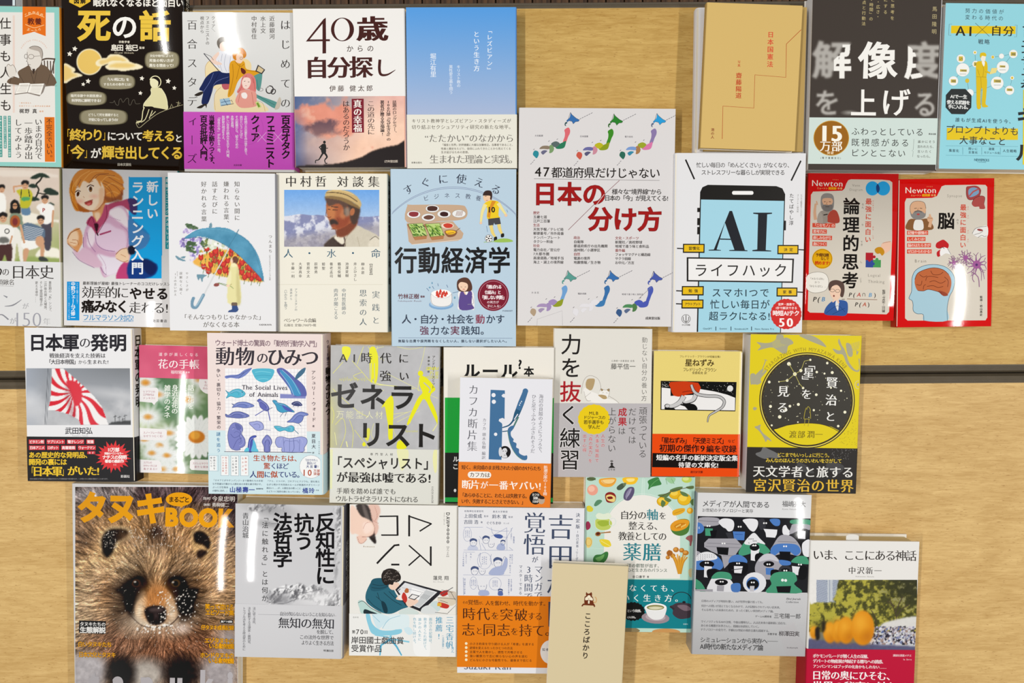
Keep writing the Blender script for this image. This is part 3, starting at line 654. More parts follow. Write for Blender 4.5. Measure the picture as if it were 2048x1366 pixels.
PG([310, 775, 385, 765, 400, 815, 318, 830], 'a8c8dc'); LN([320, 800, 395, 785], 4, '3e5c80'); LN([340, 770, 372, 822], 4, '3e5c80'); LN([322, 824, 418, 810, 400, 780], 4, '3a3a40'); PG([588, 800, 610, 790, 636, 835, 612, 846], 'cfe08a'); PG([596, 806, 610, 800, 626, 832, 612, 838], '7a9a3e')
RG(700, 700, 26, 30, 8, '3f3a3a', 30); RG(728, 715, 16, 20, 7, '3f3a3a', 30); RG(690, 690, 12, 18, 3, 'f3f0e8'); RG(630, 700, 18, 12, 3, '8c8884')
band(440, 876, 1322, 'd159c6')
V('ィーズ', 94, 876, 1310, 84, '5a2a58', 0, 1); V('の', 822, 750, 902, 84, '45413f', -.004, 1) if 0 else None
V('百合オタク', 826, 900, 1240, 76, '2a2026', .03); V('フェミニスト', 704, 900, 1310, 76, '2a2026', .03); V('クィア', 588, 900, 1105, 76, '2a2026', .03)
for cx, cy in ((765, 1070), (640, 1070)): LN([cx-35, cy-38, cx+35, cy+38], 3, 'f0c8ec'); LN([cx+35, cy-38, cx-35, cy+38], 3, 'f0c8ec')
V('当事者が語りつくす、', 248, 900, 1305, 46, '2a2026', .03); V('百合批評入門。', 186, 900, 1290, 60, '2a2026', .03)
for k, (yy, s_) in enumerate([(1225, '女性同士の恋愛を自分事と思う、'), (1080, '自分ということばと'), (1160, 'その距離から、語るための'), (1010, '多様な思想。'), (1245, '新しい百合の読み方を示す入門書。'), (1105, '批評家の視点をそえ、'), (1205, '「百合の今」がわかる一冊。')]): V(s_, 514 - 35*k, 903, yy, 25, 'f6e4f4', .01)
for r_ in (130, 95): RG(520, 1000, r_, r_, 2, 'bd4fb4', a0=-30, a1=200)
H('太田出版', 418, 1289, 484, 16, '4a2a48', .01)
flush()
# ---- 40 book
begin('paperback', 'white book with large brown title 40 and a sunset runner on its lower half', 'book',
      [886, 72, 1754, 62, 1764, 1300, 898, 1310], .027, .027, 'eeece9', 'R', 'e6e2de', .5, page='e9e6dd')
BR = '45201c'
PG([1126, 138, 1142, 138, 1142, 418, 1112, 418, 1112, 190, 1010, 308, 1172, 308, 1172, 324, 982, 324, 982, 308], BR) if 0 else None
PG([1138, 138, 1140, 306, 1170, 306, 1170, 322, 1140, 322, 1140, 416, 1112, 418, 1112, 322, 982, 324, 1120, 150], BR); PG([1112, 186, 1112, 307, 1012, 308], 'eeece9')
E(1268, 230, 90, 92, BR, n=36); E(1264, 230, 60, 86, 'eeece9', n=36)
H('歳', 1384, 224, 1618, 206, BR, .03, 1, sx=246); H('からの', 1286, 380, 1526, 56, '4a3b35', .005)
H('自分探', 980, 528, 1500, 180, BR, .028, 1, sx=186); LN([1560, 465, 1556, 540, 1570, 582, 1620, 582, 1682, 545], [22, 22, 20, 14, 3], BR, 6)
H('伊藤 健太郎', 1158, 692, 1512, 52, '4f3b34', 0, 1)
band(1320, 752, 1400, 'e8b09a', spc='b9a0a8')
g = P(890, 745, 1765, 1310, 'f3b89a', 1.6)
t_ = np.clip((g.X-900)/700 + (g.Y-760)/1400, 0, 1)[..., None]; g.im = hexc('4d628e')*(1-t_) + hexc('f4cdb4')*t_
nz_ = vnoise(g.X.shape, 22, 11, 5); d_ = np.exp(-(((g.X-1110)/270)**2 + ((g.Y-930)/170)**2)*1.2); m_ = np.clip((nz_ + d_*.75 - .78)*6, 0, 1); g.mix(m_, 'e2927c')
d2 = np.exp(-(((g.X-1080)/190)**2 + ((g.Y-985)/85)**2)*1.2); m2 = np.clip((vnoise(g.X.shape, 16, 12, 5) + d2*.75 - .85)*4, 0, 1); g.mix(m2, '5c4452'); g.mix(np.clip((vnoise(g.X.shape, 12, 13, 5) - .55)*3, 0, .6)*np.clip(d_, 0, 1), 'f8dcc4')
g.e(1120, 1110, 240, 80, 'f8bb9c', 60, a=.5).e(1530, 980, 60, 50, 'fbe9dc', 50, a=.5); g.mix(np.clip((g.Y-1180)/130, 0, 1)*np.clip((1100-g.X)/200, 0, 1), '4a3a48')
g.mix(np.clip((1000-g.X)/110, 0, 1)*.75*np.clip((g.Y-900)/200+.5, 0, 1), '4c5f92'); g.mix(np.clip((980-g.Y)/240, 0, 1)*np.clip((g.X-1330)/300, 0, 1)*.35, 'd28a9a')
g.n(.03, 60, 5)
g.p([880, 1305, 1000, 1290, 1180, 1282, 1300, 1262, 1420, 1225, 1500, 1180, 1600, 1150, 1700, 1130, 1780, 1100, 1780, 1340, 880, 1340], '241a18'); g.put()
for s_, x, y0, y1, z_, w_ in (('話題のロングセラー、', 1674, 784, 1052, 32, .015), ('100万部『なぜ生きる』の', 1626, 784, 1100, 34, .02), ('著者が贈る幸福論!', 1578, 784, 1062, 34, .02), ('この道の先に', 1490, 786, 1052, 60, 0), ('はあるのだろうか', 1296, 786, 1175, 56, 0)): V(s_, x, y0, y1, z_, '2e2226', w_, 1)
R(1340, 772, 1434, 1036, '7c1a2c'); V('真の幸福', 1386, 780, 1030, 68, 'f5efe8', .02, 1)
BB([1118, 1104, 1130, 1098, 1138, 1108, 1134, 1120, 1120, 1118], '191214'); BB([1106, 1128, 1136, 1124, 1140, 1160, 1138, 1196, 1110, 1200, 1100, 1165], '191214')
LN([1112, 1130, 1088, 1150, 1104, 1170], 9, '191214'); LN([1136, 1135, 1140, 1160, 1155, 1156], 8, '191214'); LN([1116, 1195, 1100, 1222, 1082, 1248, 1060, 1252, 1058, 1274], [14, 12, 8, 7, 7], '191214', 3); LN([1130, 1195, 1148, 1225, 1130, 1250, 1138, 1276, 1150, 1272], [16, 13, 8, 7, 7], '191214', 3)
H('1万年堂出版', 1594, 1260, 1700, 22, 'cfc2b4', .01)
flush()
# ---- blue gradient book
Z(800, 0, 3.657)
begin('paperback', 'sky-blue gradient book with small white vertical lettering and a cream band', 'book',
      [44, 52, 852, 54, 858, 1228, 55, 1232], .024, .024, '5b94d6', 'R', '5580b8', .5, page='e6dfcc')
g = P(30, 45, 870, 860, '5a9ee2', 3); g.grad(60, '589de2', 830, 'a9b9d8'); g.put()
V('「レズビアン」', 654, 200, 535, 42, 'eef3fa', .004, 1); V('という生き方', 559, 225, 525, 46, 'eef3fa', .002, 1)
V('キリスト教の', 428, 475, 640, 28, 'dfe8f4', 0, 1); V('異性愛主義を問う', 372, 475, 690, 28, 'dfe8f4', 0, 1); V('堀江有里', 242, 388, 565, 46, 'e6edf7', 0, 1)
band(450, 838, 1225, 'e6e4d8', spc='dcd8c8')
H('キリスト教神学とレズビアン・スタディーズが', 84, 885, 814, 32, '6d665c', 0, 1); H('切り結ぶセクシュアリティ研究の新たな地平。', 84, 930, 830, 34, '6d665c', 0, 1)
H('“たたかい”のなかから', 180, 1012, 836, 66, '77736d', 0, 1); H('「福音と世界」好評連載に大幅な加筆修正。当事者であること、', 300, 1060, 836, 19, '6d665c', .01); H('性差と歴史をたどり、信仰にふれてきたことから見えてくる', 300, 1088, 812, 19, '6d665c', .01); H('生き延びるための思想。', 300, 1114, 515, 19, '6d665c', .01)
H('生まれた理論と実践。', 218, 1165, 862, 70, '77736d', 0, 1); H('新教出版社', 84, 1190, 162, 15, '5b564e', .01)
flush()
# ---- white book lying under the kraft one, kraft book
Z(1380, 0, 4.408)
begin('booklet', 'white book showing around the edges of the kraft-paper book', 'book',
      [52, 70, 1026, 66, 1010, 1368, 40, 1345], .016, .016, 'e3e2e4', 'L', 'dfe0e6', .45, rs=.005)
flush()
begin('slipcase', 'kraft board case directly under the kraft-paper book, darker strip at its right', 'book case',
      [150, 60, 1026, 62, 1000, 1344, 120, 1325], .022, .0055, 'b79a5e', 'L', 'b0935a', .7, page='b79a5e', over=.0004); flush()
begin('paperback', 'kraft-paper book with a thin red stepped line and small red vertical lettering', 'book',
      [128, 0, 975, 70, 940, 1338, 106, 1298], .032, .0095, 'd6b671', 'L', 'b8995c', .7, page='c9a868')
RD = 'c2452c'
LN([284, 1225, 290, 935, 563, 953, 572, 660, 845, 682, 850, 388, 980, 262], 5, 'b4552f')
V('日本国憲法', 712, 272, 598, 56, 'd5523a', .015, 1); V('写真', 433, 532, 592, 26, RD, .005, 1); V('齋藤陽道', 432, 636, 872, 54, RD, .01, 1); V('港の人', 200, 1128, 1225, 30, '8a3a28', .01, 1)
flush()
# ---- black book with blurred title
Z(1600, 0, 3.902)
begin('paperback', 'matte black book with a large, partly blurred white title and a pale mint band', 'book',
      [97, -62, 1114, -48, 1074, 1335, 66, 1322], .024, .024, '443d38', 'R', '1c2236', .55, page='e9e8ea', rs=.003)
V('未来と思考を', 727, -120, 165, 32, 'c3b27e', 0); V('明晰にする', 672, -120, 118, 32, 'c3b27e', 0); V('「深さ・広さ・', 614, -120, 150, 32, 'c3b27e', 0); V('構造・時間」の', 560, -90, 165, 32, 'c3b27e', 0); V('4視点と行動法', 503, -85, 205, 32, 'c3b27e', 0); V('馬田隆明', 1052, 40, 276, 40, 'b9ab80', 0)
g = P(80, 290, 1112, 912, '443d38', .75); m1 = g.mglyph('解', 250, 465, 310, 300, .03); m2 = g.mglyph('度', 962, 470, 300, 300, .03); m3 = g.mglyph('を', 212, 800, 205, 216, .02); m4 = g.mglyph('る', 976, 812, 195, 216, .02)
S1 = g.mp([262, 640, 262, 470, 330, 400, 330, 330, 420, 300, 420, 640], 1, 0)*np.clip((g.Y-345)/4, 0, 1); S2 = g.mp([800, 640, 800, 340, 868, 370, 905, 425, 905, 540, 960, 590, 930, 640], 1, 0); bb = blur(m1 + m2, 14)
g.mix(bb*.82*(1-S1)*(1-S2), 'c9c6c0').mix(blur(m1, 1)*S1, 'f3f1ec').mix(blur(m2, 1)*S2, 'f3f1ec').mix(blur(m3 + m4, 9)*.85, 'c9c6c0').e(385, 880, 36, 12, 'a5a29b', 14)
g.put(np.abs(g.im - hexc('443d38')).sum(-1) > .01)
H('像', 452, 468, 762, 300, 'f3f1ec', .022, sx=310); H('上', 392, 802, 600, 226, 'f3f1ec', .015, sx=208); H('げ', 625, 795, 865, 226, 'f3f1ec', .01, sx=236)
band(560, 920, 1282, 'cfded8', spc='c5d4cf')
E(243, 1078, 139, 137, 'c89a3a', n=40); E(243, 1078, 134, 132, '9a6410', n=40); H('15', 148, 1035, 340, 172, 'f6f2e6', .035, 1, sx=172); H('万部', 152, 1140, 332, 88, 'f6f2e6', .01, 1); H('突破', 208, 1193, 264, 24, 'f0d8b0', .02)
H('(電子書籍含む)', 158, 1232, 318, 16, '4d4d4a', .01)
H('ふわっとしている', 396, 1025, 968, 66, '3a3a38', -.004); H('既視感がある', 392, 1110, 858, 66, '3a3a38', -.004); H('ピンとこない', 392, 1192, 828, 66, '3a3a38', -.004)
LN([888, 1086, 882, 1170, 872, 1176, 882, 1182, 878, 1225], 2, '77807c')
for k, s_ in enumerate(['誰かにそう', '言われたら、', '言いたく', 'なったら。']): H(s_, 916 - k*2, 1106 + 38*k, 1056 - (26 if k > 1 else 0), 24, '55554f')
H('英治出版', 1002, 1046, 1060, 14, '33332f', .02)
flush()
# ---- light blue AI book
begin('paperback', 'light aqua book with yellow-suited man amid round white icons', 'book',
      [1128, 14, 1990, 44, 1960, 1336, 1095, 1306], .026, .026, '93d3df', 'R', '3a2418', .5, page='e8e4de')
DK = '35404a'
H('努力の価値が', 1282, 82, 1598, 40, DK, -.004); H('変わる時代の', 1282, 133, 1594, 40, DK, -.004)
PG([1180, 200, 1683, 205, 1681, 265, 1178, 260], 'e3c416'); H('AI', 1196, 236, 1350, 108, '2c2c28', .015, 1); H('自分', 1484, 238, 1674, 88, '2c2c28', .01, 1)
LN([1368, 180, 1478, 284], 3, '3b3f3c'); LN([1480, 178, 1366, 284], 3, '3b3f3c'); LN([1184, 188, 1164, 188, 1160, 276, 1180, 276], 3, '6b8a90'); LN([1676, 196, 1694, 196, 1690, 288, 1672, 288], 3, '6b8a90'); H('戦略', 1386, 324, 1484, 42, DK, .004)
for a_ in ([1270, 545, 1370, 500], [1365, 410, 1370, 500], [1504, 446, 1572, 438, 1660, 420], [1575, 530, 1640, 445], [1580, 530, 1540, 650], [1540, 650, 1380, 720, 1325, 725], [1305, 630, 1318, 720], [1270, 545, 1200, 630], [1540, 640, 1635, 705, 1655, 610], [1255, 460, 1270, 545], [1540, 560, 1450, 570]): LN(a_, 2, '4d6a72')
for x, y, r in ((1255, 458, 33), (1365, 410, 15), (1270, 545, 52), (1370, 500, 26), (1504, 446, 14), (1572, 438, 20), (1664, 421, 33), (1582, 525, 48), (1197, 632, 37), (1538, 648, 50), (1635, 705, 36), (1655, 608, 16), (1325, 725, 30)): E(x, y, r, r, 'f0f1ee'); RG(x, y, r, r, 2, 'b5c7c8')
for x, y, r in ((1305, 630, 16), (1504, 446, 10), (1365, 410, 8), (1655, 608, 9)): E(x, y, r, r*1.1, 'd8bd3a')
for x, y, w_, h_ in ((1255, 458, 16, 18), (1275, 550, 26, 9), (1580, 518, 22, 8), (1540, 632, 28, 12), (1664, 421, 20, 15), (1635, 700, 22, 10), (1372, 500, 15, 15), (1197, 632, 20, 13)): R(x-w_, y-h_, x+w_, y+h_, 'c9b24a'); R(x-w_*.6, y-h_*.4, x+w_*.9, y+h_*.6, '8f8552')
LN([1245, 578, 1296, 578], 3, '8c9694'); LN([1555, 546, 1606, 546], 3, '8c9694'); LN([1512, 664, 1566, 664], 3, '8c9694'); H('S', 1240, 459, 1272, 44, 'd8bd3a', .03)
YL, YD = 'dcbc12', 'a88d10'
BB([1376, 490, 1420, 478, 1456, 482, 1464, 540, 1455, 600, 1460, 640, 1452, 760, 1448, 812, 1470, 830, 1440, 838, 1418, 820, 1424, 700, 1410, 700, 1408, 800, 1412, 842, 1380, 842, 1376, 700, 1374, 600], YL, 3)
for a_ in ([1410, 600, 1414, 700, 1412, 820], [1376, 600, 1455, 602], [1420, 482, 1432, 545, 1425, 600], [1445, 560, 1480, 572], [1385, 540, 1400, 590]): LN(a_, 3, YD, 3)
BB([1410, 430, 1430, 420, 1448, 436, 1444, 472, 1428, 484, 1412, 470], 'f0e9d8'); BB([1404, 440, 1408, 416, 1435, 410, 1452, 422, 1450, 440, 1420, 436, 1412, 452], YL); BB([1418, 484, 1442, 484, 1434, 520], 'f0efe8'); LN([1440, 545, 1470, 565, 1496, 572], 13, YL, 4); PG([1494, 532, 1542, 530, 1528, 568, 1478, 582], 'e9d98a')
PG([1180, 694, 1290, 694, 1338, 745, 1336, 840, 1286, 892, 1182, 890, 1136, 838, 1138, 742], '2b2f30')
H('AIで一生', 1172, 752, 1304, 34, 'f1f3f0', .02); H('使える武器を', 1146, 796, 1326, 34, 'f1f3f0', .02); H('手に入れる。', 1156, 832, 1330, 34, 'f1f3f0', .02)
H('誰もが生成AIを使う今、', 1208, 934, 1670, 36, DK, -.004)
PG([1146, 998, 1700, 1004, 1700, 1092, 1144, 1092], 'e3c416'); H('プロンプトよりも', 1136, 1006, 1708, 72, '2f3538', .002); H('大事なこと', 1240, 1092, 1612, 70, '2f3538', .002)
LN([1138, 1138, 1700, 1144], 2, '6aa3b0'); LN([1138, 1212, 1700, 1220], 2, '6aa3b0')
H('集客化', 1160, 1174, 1242, 25, '3f5a66'); H('問いに', 1312, 1160, 1388, 22, '3f5a66'); H('言葉化', 1312, 1188, 1388, 22, '3f5a66'); H('副業', 1472, 1162, 1518, 22, '3f5a66'); H('モジュール化', 1434, 1190, 1560, 20, '3f5a66'); H('人生戦略', 1580, 1176, 1692, 25, '3f5a66')
for x in (1270, 1418, 1564): LN([x, 1150, x, 1206], 2, '6aa3b0')
H('NEWSPICKS', 1360, 1246, 1476, 26, '4d7b8a', .02, sx=24); H('PUBLISHING', 1384, 1264, 1452, 10, '4d7b8a')
PG([1742, 700, 2000, 700, 2000, 1290, 1738, 1285], 'ecd21e')
V('クリエイティブな', 1790, 180, 700, 130, '22282c', .02); V('キ', 1766, 820, 1000, 150, '22282c', .03); V('ル', 1760, 1090, 1290, 150, '22282c', .03)
flush()
# ================================================================ second row
Z(0, 330, 4.14)
begin('paperback', 'book with people in T-shirts under pine branches, grey 150 on its white band', 'book',
      [-410, 16, 505, 26, 500, 1332, -400, 1328], .020, .020, 'c9baa8', 'R', '8f8a66', .5)
g = P(-60, 10, 520, 830, 'cfbfae', 1.2); g.grad(300, 'd2c2b4', 800, 'a9b077').n(.02, 90, 3)
g.mix(np.clip((g.Y-430)/200, 0, 1)*np.clip((g.X-350)/150, 0, 1)*.6, '97a765')
g.p([-60, 50, 100, 40, 330, 55, 500, 90, 500, 100, 250, 95, -60, 90], 'dfd5c9', 3, .8).p([180, 410, 280, 400, 340, 430, 330, 480, 180, 480], 'e9e4d6', 2).p([340, 690, 470, 690, 505, 740, 480, 780, 300, 770], 'ece8da', 2).p([430, 455, 505, 455, 505, 475, 430, 470], 'e4ddcf', 2)
g.p([150, 770, 260, 760, 505, 775, 505, 820, 150, 820], '93a45e', 4).p([0, 560, 60, 560, 60, 800, 0, 800], '93a45e', 3)
TK = '26352c'
g.l([350, 95, 330, 130, 300, 160, 320, 200, 310, 240, 290, 280], 14, '33302a').l([310, 230, 360, 240, 400, 235], 10, '33302a').l([300, 170, 250, 175], 7, '33302a')
for pp in ([250, 110, 290, 80, 340, 66, 385, 80, 412, 108, 340, 100, 300, 115], [360, 220, 390, 190, 440, 200, 495, 240, 440, 250, 400, 245], [235, 175, 262, 155, 300, 165, 305, 185, 262, 188], [180, 280, 230, 262, 290, 265, 330, 290, 250, 298], [390, 330, 420, 310, 455, 335]): g.p(pp, TK, 1)
# people
def person(hx, hy, r, top, bottom, body, legs, hair='1f1a18', skin='c99a78'):
    g.p(legs, bottom, 1); g.p(body, top, 1); g.e(hx, hy, r, r*1.25, skin, 1); g.p([hx-r, hy-r*.2, hx-r*1.1, hy-r*1.2, hx, hy-r*1.7, hx+r*1.1, hy-r*1.2, hx+r, hy-r*.2, hx, hy-r*.7], hair, 1)
    g.l([hx-r*.5, hy, hx-r*.2, hy], 3, '3a2a22', sm=0).l([hx+r*.2, hy, hx+r*.5, hy], 3, '3a2a22', sm=0).l([hx-r*.25, hy+r*.7, hx+r*.25, hy+r*.7], 3, '8a5a48', sm=0)
person(15, 200, 24, 'eceae4', 'dad4ca', [-30, 245, 15, 232, 40, 250, 50, 300, 45, 380, -30, 400], [-20, 380, 45, 380, 40, 420, -20, 420])
g.l([118, 222, 112, 180, 175, 172], 14, 'c99a78', sm=0)
person(208, 170, 27, 'b9b32e', '5f7f9c', [135, 215, 180, 200, 240, 200, 270, 250, 240, 350, 170, 350, 165, 260], [178, 345, 240, 345, 250, 410, 185, 410]); g.l([178, 205, 172, 270], 7, '26302c', sm=0).l([236, 205, 246, 260], 7, '26302c', sm=0); g.p([180, 270, 240, 265, 244, 290, 184, 296], '4f9a62', 1)
g.p([90, 310, 122, 285, 155, 310, 172, 370, 158, 405, 90, 400, 84, 360], '1b1715', 1); g.e(124, 340, 20, 26, 'b98a68'); g.l([108, 336, 140, 336], 8, '1b1715', sm=0)
g.p([84, 420, 110, 400, 165, 405, 185, 440, 180, 545, 90, 540], '7d8c76', 1); g.e(125, 468, 42, 52, 'a4592f', 2); g.e(125, 470, 22, 32, '7a3030', 3); g.p([92, 545, 165, 545, 195, 790, 165, 795, 140, 640, 120, 795, 88, 790], 'e5e2da', 1)
person(372, 290, 26, 'ebe9e5', '4a4550', [300, 350, 340, 318, 410, 318, 448, 350, 440, 400, 420, 480, 345, 480, 330, 390], [345, 475, 425, 475, 418, 690, 370, 690, 350, 560]); g.l([440, 380, 432, 510], 16, 'c99a78', sm=0)
person(338, 460, 27, '5d7186', 'ecebe6', [185, 500, 230, 478, 310, 500, 372, 540, 350, 620, 190, 615, 195, 560], [190, 610, 330, 640, 300, 690, 190, 700]); 
for k in range(8): g.l([200, 505+14*k, 360-4*k, 535+13*k], 5, 'dfe2e6', .8)
g.p([300, 600, 350, 590, 368, 640, 345, 680, 300, 660], 'c99a78', 1); g.p([195, 700, 240, 700, 215, 800, 195, 800], 'c99a78', 1); g.p([335, 680, 368, 660, 360, 770, 338, 770], 'c99a78', 1); g.p([325, 760, 370, 762, 400, 795, 330, 795], '3a403c', 1); g.l([170, 500, 200, 640], 18, 'c99a78', sm=0)
person(26, 440, 30, 'eae8e3', '4a2f2e', [-60, 500, 10, 490, 90, 500, 118, 540, 105, 600, 92, 650, -60, 650], [-60, 650, 90, 645, 95, 800, 60, 800, 40, 740, 10, 800, -60, 800]); g.e(58, 548, 22, 22, '4a4a48', 1); g.e(58, 548, 15, 15, 'e4e2dc', 1); g.p([0, 600, 60, 600, 75, 640, 0, 645], '6a6a66', 2); g.l([100, 590, 85, 645], 14, 'c99a78', sm=0)
g.put(); H('P', 340, 372, 386, 46, 'a02c28', .02)
LN([50, 545, 66, 545], 4, 'e4e2dc')
band(250, 800, 1400, 'dcdcdc', spc='cfccbb')
H('の', 20, 885, 78, 74, '34302e', 0, 1); H('日本史', 92, 885, 448, 124, '34302e', 0, 1); LN([-20, 850, 12, 872, 0, 910], 12, '34302e', 3); H('畑中鍬名', -60, 968, 124, 48, '5e5a56', 0, 1) if 0 else H('頃鍬名', -22, 970, 122, 50, '5e5a56', 0, 1); LN([-20, 1000, 112, 1004], 2, '8a8680')
V('豊臣期の「糸」シンプ、', 416, 962, 1228, 25, '55514d'); V('江戸祭氏期と火曜族、', 378, 962, 1215, 25, '55514d'); V('そして誉田時帽子が', 342, 962, 1170, 25, '55514d'); V('更える道中……', 304, 962, 1140, 25, '55514d')
LN([40, 1170, 110, 1160, 180, 1115], [4, 12, 4], '8b8b92', 5); LN([30, 1080, 62, 1096], [4, 14], '8b8b92'); H('が', 186, 1168, 240, 54, 'a9a9ac', 0, 1); LN([-20, 1245, 20, 1240, 72, 1280], [4, 10, 12], '8b8b92', 4); H('が', 78, 1290, 140, 58, 'a9a9ac', 0, 1)
H('150', 112, 1272, 352, 172, '9b9ba4', -.022, 1, sx=165); H('年', 358, 1296, 420, 66, 'b6b6b8', -.01, 1)
flush()
# ---- running book
begin('paperback', 'book with a running girl in a pink jacket and a cyan title panel, plastic-wrapped', 'book',
      [522, 36, 1480, 42, 1470, 1345, 524, 1330], .0175, .0175, 'e4e2e2', 'R', '2c9aa0', .07, spec=.3, shine=(300, 632, 0, 3.2, 9))
g = P(522, 30, 1345, 942, 'e4e2e2', 1.1)
g.p([1066, 98, 1342, 100, 1340, 942, 1066, 940], '12a5e6', 0, sm=0)
PKD, PKL, PK = 'a23a5e', 'ead4de', 'd5a9c4'
# collar / hair behind
g.p([860, 350, 940, 310, 1010, 295, 1060, 280, 1120, 290, 1130, 330, 1110, 400, 1060, 370, 1000, 340, 930, 360, 850, 420], 'b04467').p([1060, 280, 1135, 290, 1128, 410, 1080, 390, 1070, 330], '3a2f66', 1, .9)
# body
g.p([860, 420, 950, 350, 1020, 340, 1060, 400, 1110, 470, 1200, 560, 1240, 590, 1200, 680, 1100, 720, 1070, 800, 1050, 860, 920, 910, 860, 930, 830, 870, 800, 780, 700, 700, 690, 600, 720, 500, 780, 450], PK, 1)
g.p([900, 390, 980, 350, 1045, 400, 1060, 520, 1000, 480, 930, 430], 'f0e4ea', 3).p([880, 480, 960, 520, 1040, 560, 1040, 700, 950, 720, 860, 700, 790, 640, 790, 560], 'e6cbe0', 5).p([730, 540, 780, 500, 790, 600, 760, 680, 722, 660], 'f0e0ea', 4)
g.p([1066, 420, 1120, 470, 1240, 580, 1200, 680, 1100, 710, 1066, 650], '2a78b8', 1, .85).p([800, 740, 900, 760, 1000, 770, 1060, 800, 1000, 880, 880, 920, 850, 860], 'ece2ee', 4)
g.l([790, 560, 800, 650, 860, 700, 950, 716], 5, '9a6a9a').l([720, 560, 740, 650, 790, 720], 5, '9a6a9a').l([1000, 500, 1060, 560, 1050, 680], 4, 'a880a8').l([900, 430, 1000, 460], 3, 'b890b0').l([690, 600, 700, 700, 800, 780, 850, 880, 880, 910], 5, '8a5a8a').l([820, 740, 870, 820, 880, 900], 3, 'b890b0')
g.p([1000, 830, 1066, 800, 1066, 942, 960, 942], 'c4477a', 1).p([1066, 800, 1160, 780, 1210, 800, 1300, 820, 1290, 900, 1200, 942, 1066, 942], '1d3f86', 2).p([1180, 780, 1250, 790, 1300, 850, 1260, 912, 1200, 880], '1b2a5c', 3)
# left arm
g.p([600, 690, 650, 720, 700, 680, 800, 760, 850, 830, 790, 850, 700, 810, 640, 770], 'dcb8cc', 2).l([600, 720, 660, 790, 780, 850], 4, '8a5a8a')
SK, SKD = 'f4d2ae', 'dd9a62'
g.p([560, 600, 590, 550, 650, 520, 680, 570, 684, 640, 660, 690, 640, 720, 600, 680, 560, 650], SKD, 1).p([566, 600, 600, 548, 640, 550, 650, 600, 640, 660, 600, 670, 566, 640], SK, 3).l([560, 610, 590, 560, 660, 525], 5, '8a4a26').l([600, 620, 640, 625, 650, 660], 4, 'b0693a').l([580, 640, 630, 650], 4, 'b0693a').l([560, 650, 600, 690, 640, 720], 4, '8a4a26')
g.p([960, 740, 1000, 700, 1060, 690, 1066, 800, 1020, 800, 965, 775], SK, 2).l([960, 740, 1000, 700, 1050, 688], 4, '8a4a26').l([1000, 740, 1040, 760], 3, 'b0693a').l([965, 775, 1020, 802, 1060, 790], 4, 'b0693a').p([1060, 680, 1110, 670, 1120, 730, 1070, 740], '1a1e30', 2)
# neck, collar scarf
g.p([770, 350, 860, 300, 870, 380, 830, 470, 800, 520, 780, 470], SKD, 1).p([780, 400, 830, 400, 810, 480], SK, 3)
g.p([715, 480, 760, 420, 800, 480, 800, 570, 760, 520], 'b04467', 1).p([870, 330, 905, 350, 890, 440, 830, 520, 800, 578, 785, 500, 840, 420], 'b84a6e', 1).l([720, 500, 760, 430, 790, 520, 805, 578], 4, '6a1f3c').l([880, 340, 880, 440, 805, 575], 4, '6a1f3c').p([780, 490, 815, 490, 800, 560], '3a1a2a', 1).l([830, 575, 915, 548], 14, 'a8456c', sm=0).l([800, 560, 812, 582], 10, '2a1a20')
# face and hair
HA, HB, HC = 'dd8a35', 'b2602a', '7a3a22'
g.p([600, 130, 640, 60, 720, 30, 860, 36, 940, 50, 1000, 110, 1020, 180, 1010, 260, 930, 300, 860, 320, 800, 380, 640, 380, 600, 280], HB, 1)
g.p([620, 200, 660, 110, 760, 90, 850, 130, 866, 220, 850, 310, 800, 370, 740, 376, 670, 340, 625, 280], 'f9e0c4', 1).p([820, 200, 862, 200, 850, 320, 800, 370, 770, 376, 820, 310], 'eec29a', 3)
g.p([575, 200, 600, 110, 660, 45, 760, 30, 880, 36, 990, 80, 1025, 150, 1000, 160, 1036, 200, 1000, 210, 1010, 290, 960, 280, 900, 310, 870, 300, 880, 230, 850, 160, 830, 130, 840, 190, 790, 110, 740, 150, 690, 130, 660, 190, 640, 170, 620, 250, 640, 330, 650, 380, 620, 370, 590, 300], HA, 1)
for a_ in ([690, 130, 760, 60, 860, 50], [620, 180, 660, 100, 740, 50], [840, 140, 900, 90, 990, 120], [870, 190, 930, 150, 1010, 190], [880, 240, 940, 220, 1000, 250], [600, 300, 596, 200, 640, 120]): g.l(a_, 7, 'f2ad58', .8); 
for a_ in ([740, 148, 800, 80, 900, 70], [850, 150, 900, 180, 960, 290], [870, 180, 920, 230, 930, 300], [640, 175, 670, 120], [620, 250, 590, 210, 600, 130], [640, 370, 600, 310, 590, 260], [900, 100, 1000, 160], [790, 110, 830, 80, 950, 90], [860, 130, 960, 180, 1020, 250]): g.l(a_, 4, HC, .85)
g.p([870, 260, 950, 270, 1010, 230, 1010, 290, 940, 310, 880, 305], HC, 4, .7)
g.e(645, 240, 17, 26, 'fbf5ee', 1, 15).e(646, 240, 12, 22, '6a3a1c', 1, 15).e(748, 198, 22, 28, 'fbf5ee', 1, 0).e(750, 200, 15, 24, '8a5a2a', 1).e(750, 196, 8, 12, '2a1710', 1).e(645, 236, 6, 12, '2a1710', 1)
g.l([625, 225, 645, 210, 665, 218], 7, '4a2414').l([722, 180, 748, 165, 776, 175], 8, '4a2414').l([630, 190, 655, 178], 4, 'b0693a').l([730, 142, 770, 135], 4, 'b0693a').e(660, 300, 24, 14, 'f3b09a', 10, a=.7).e(780, 260, 26, 14, 'f3b09a', 10, a=.7)
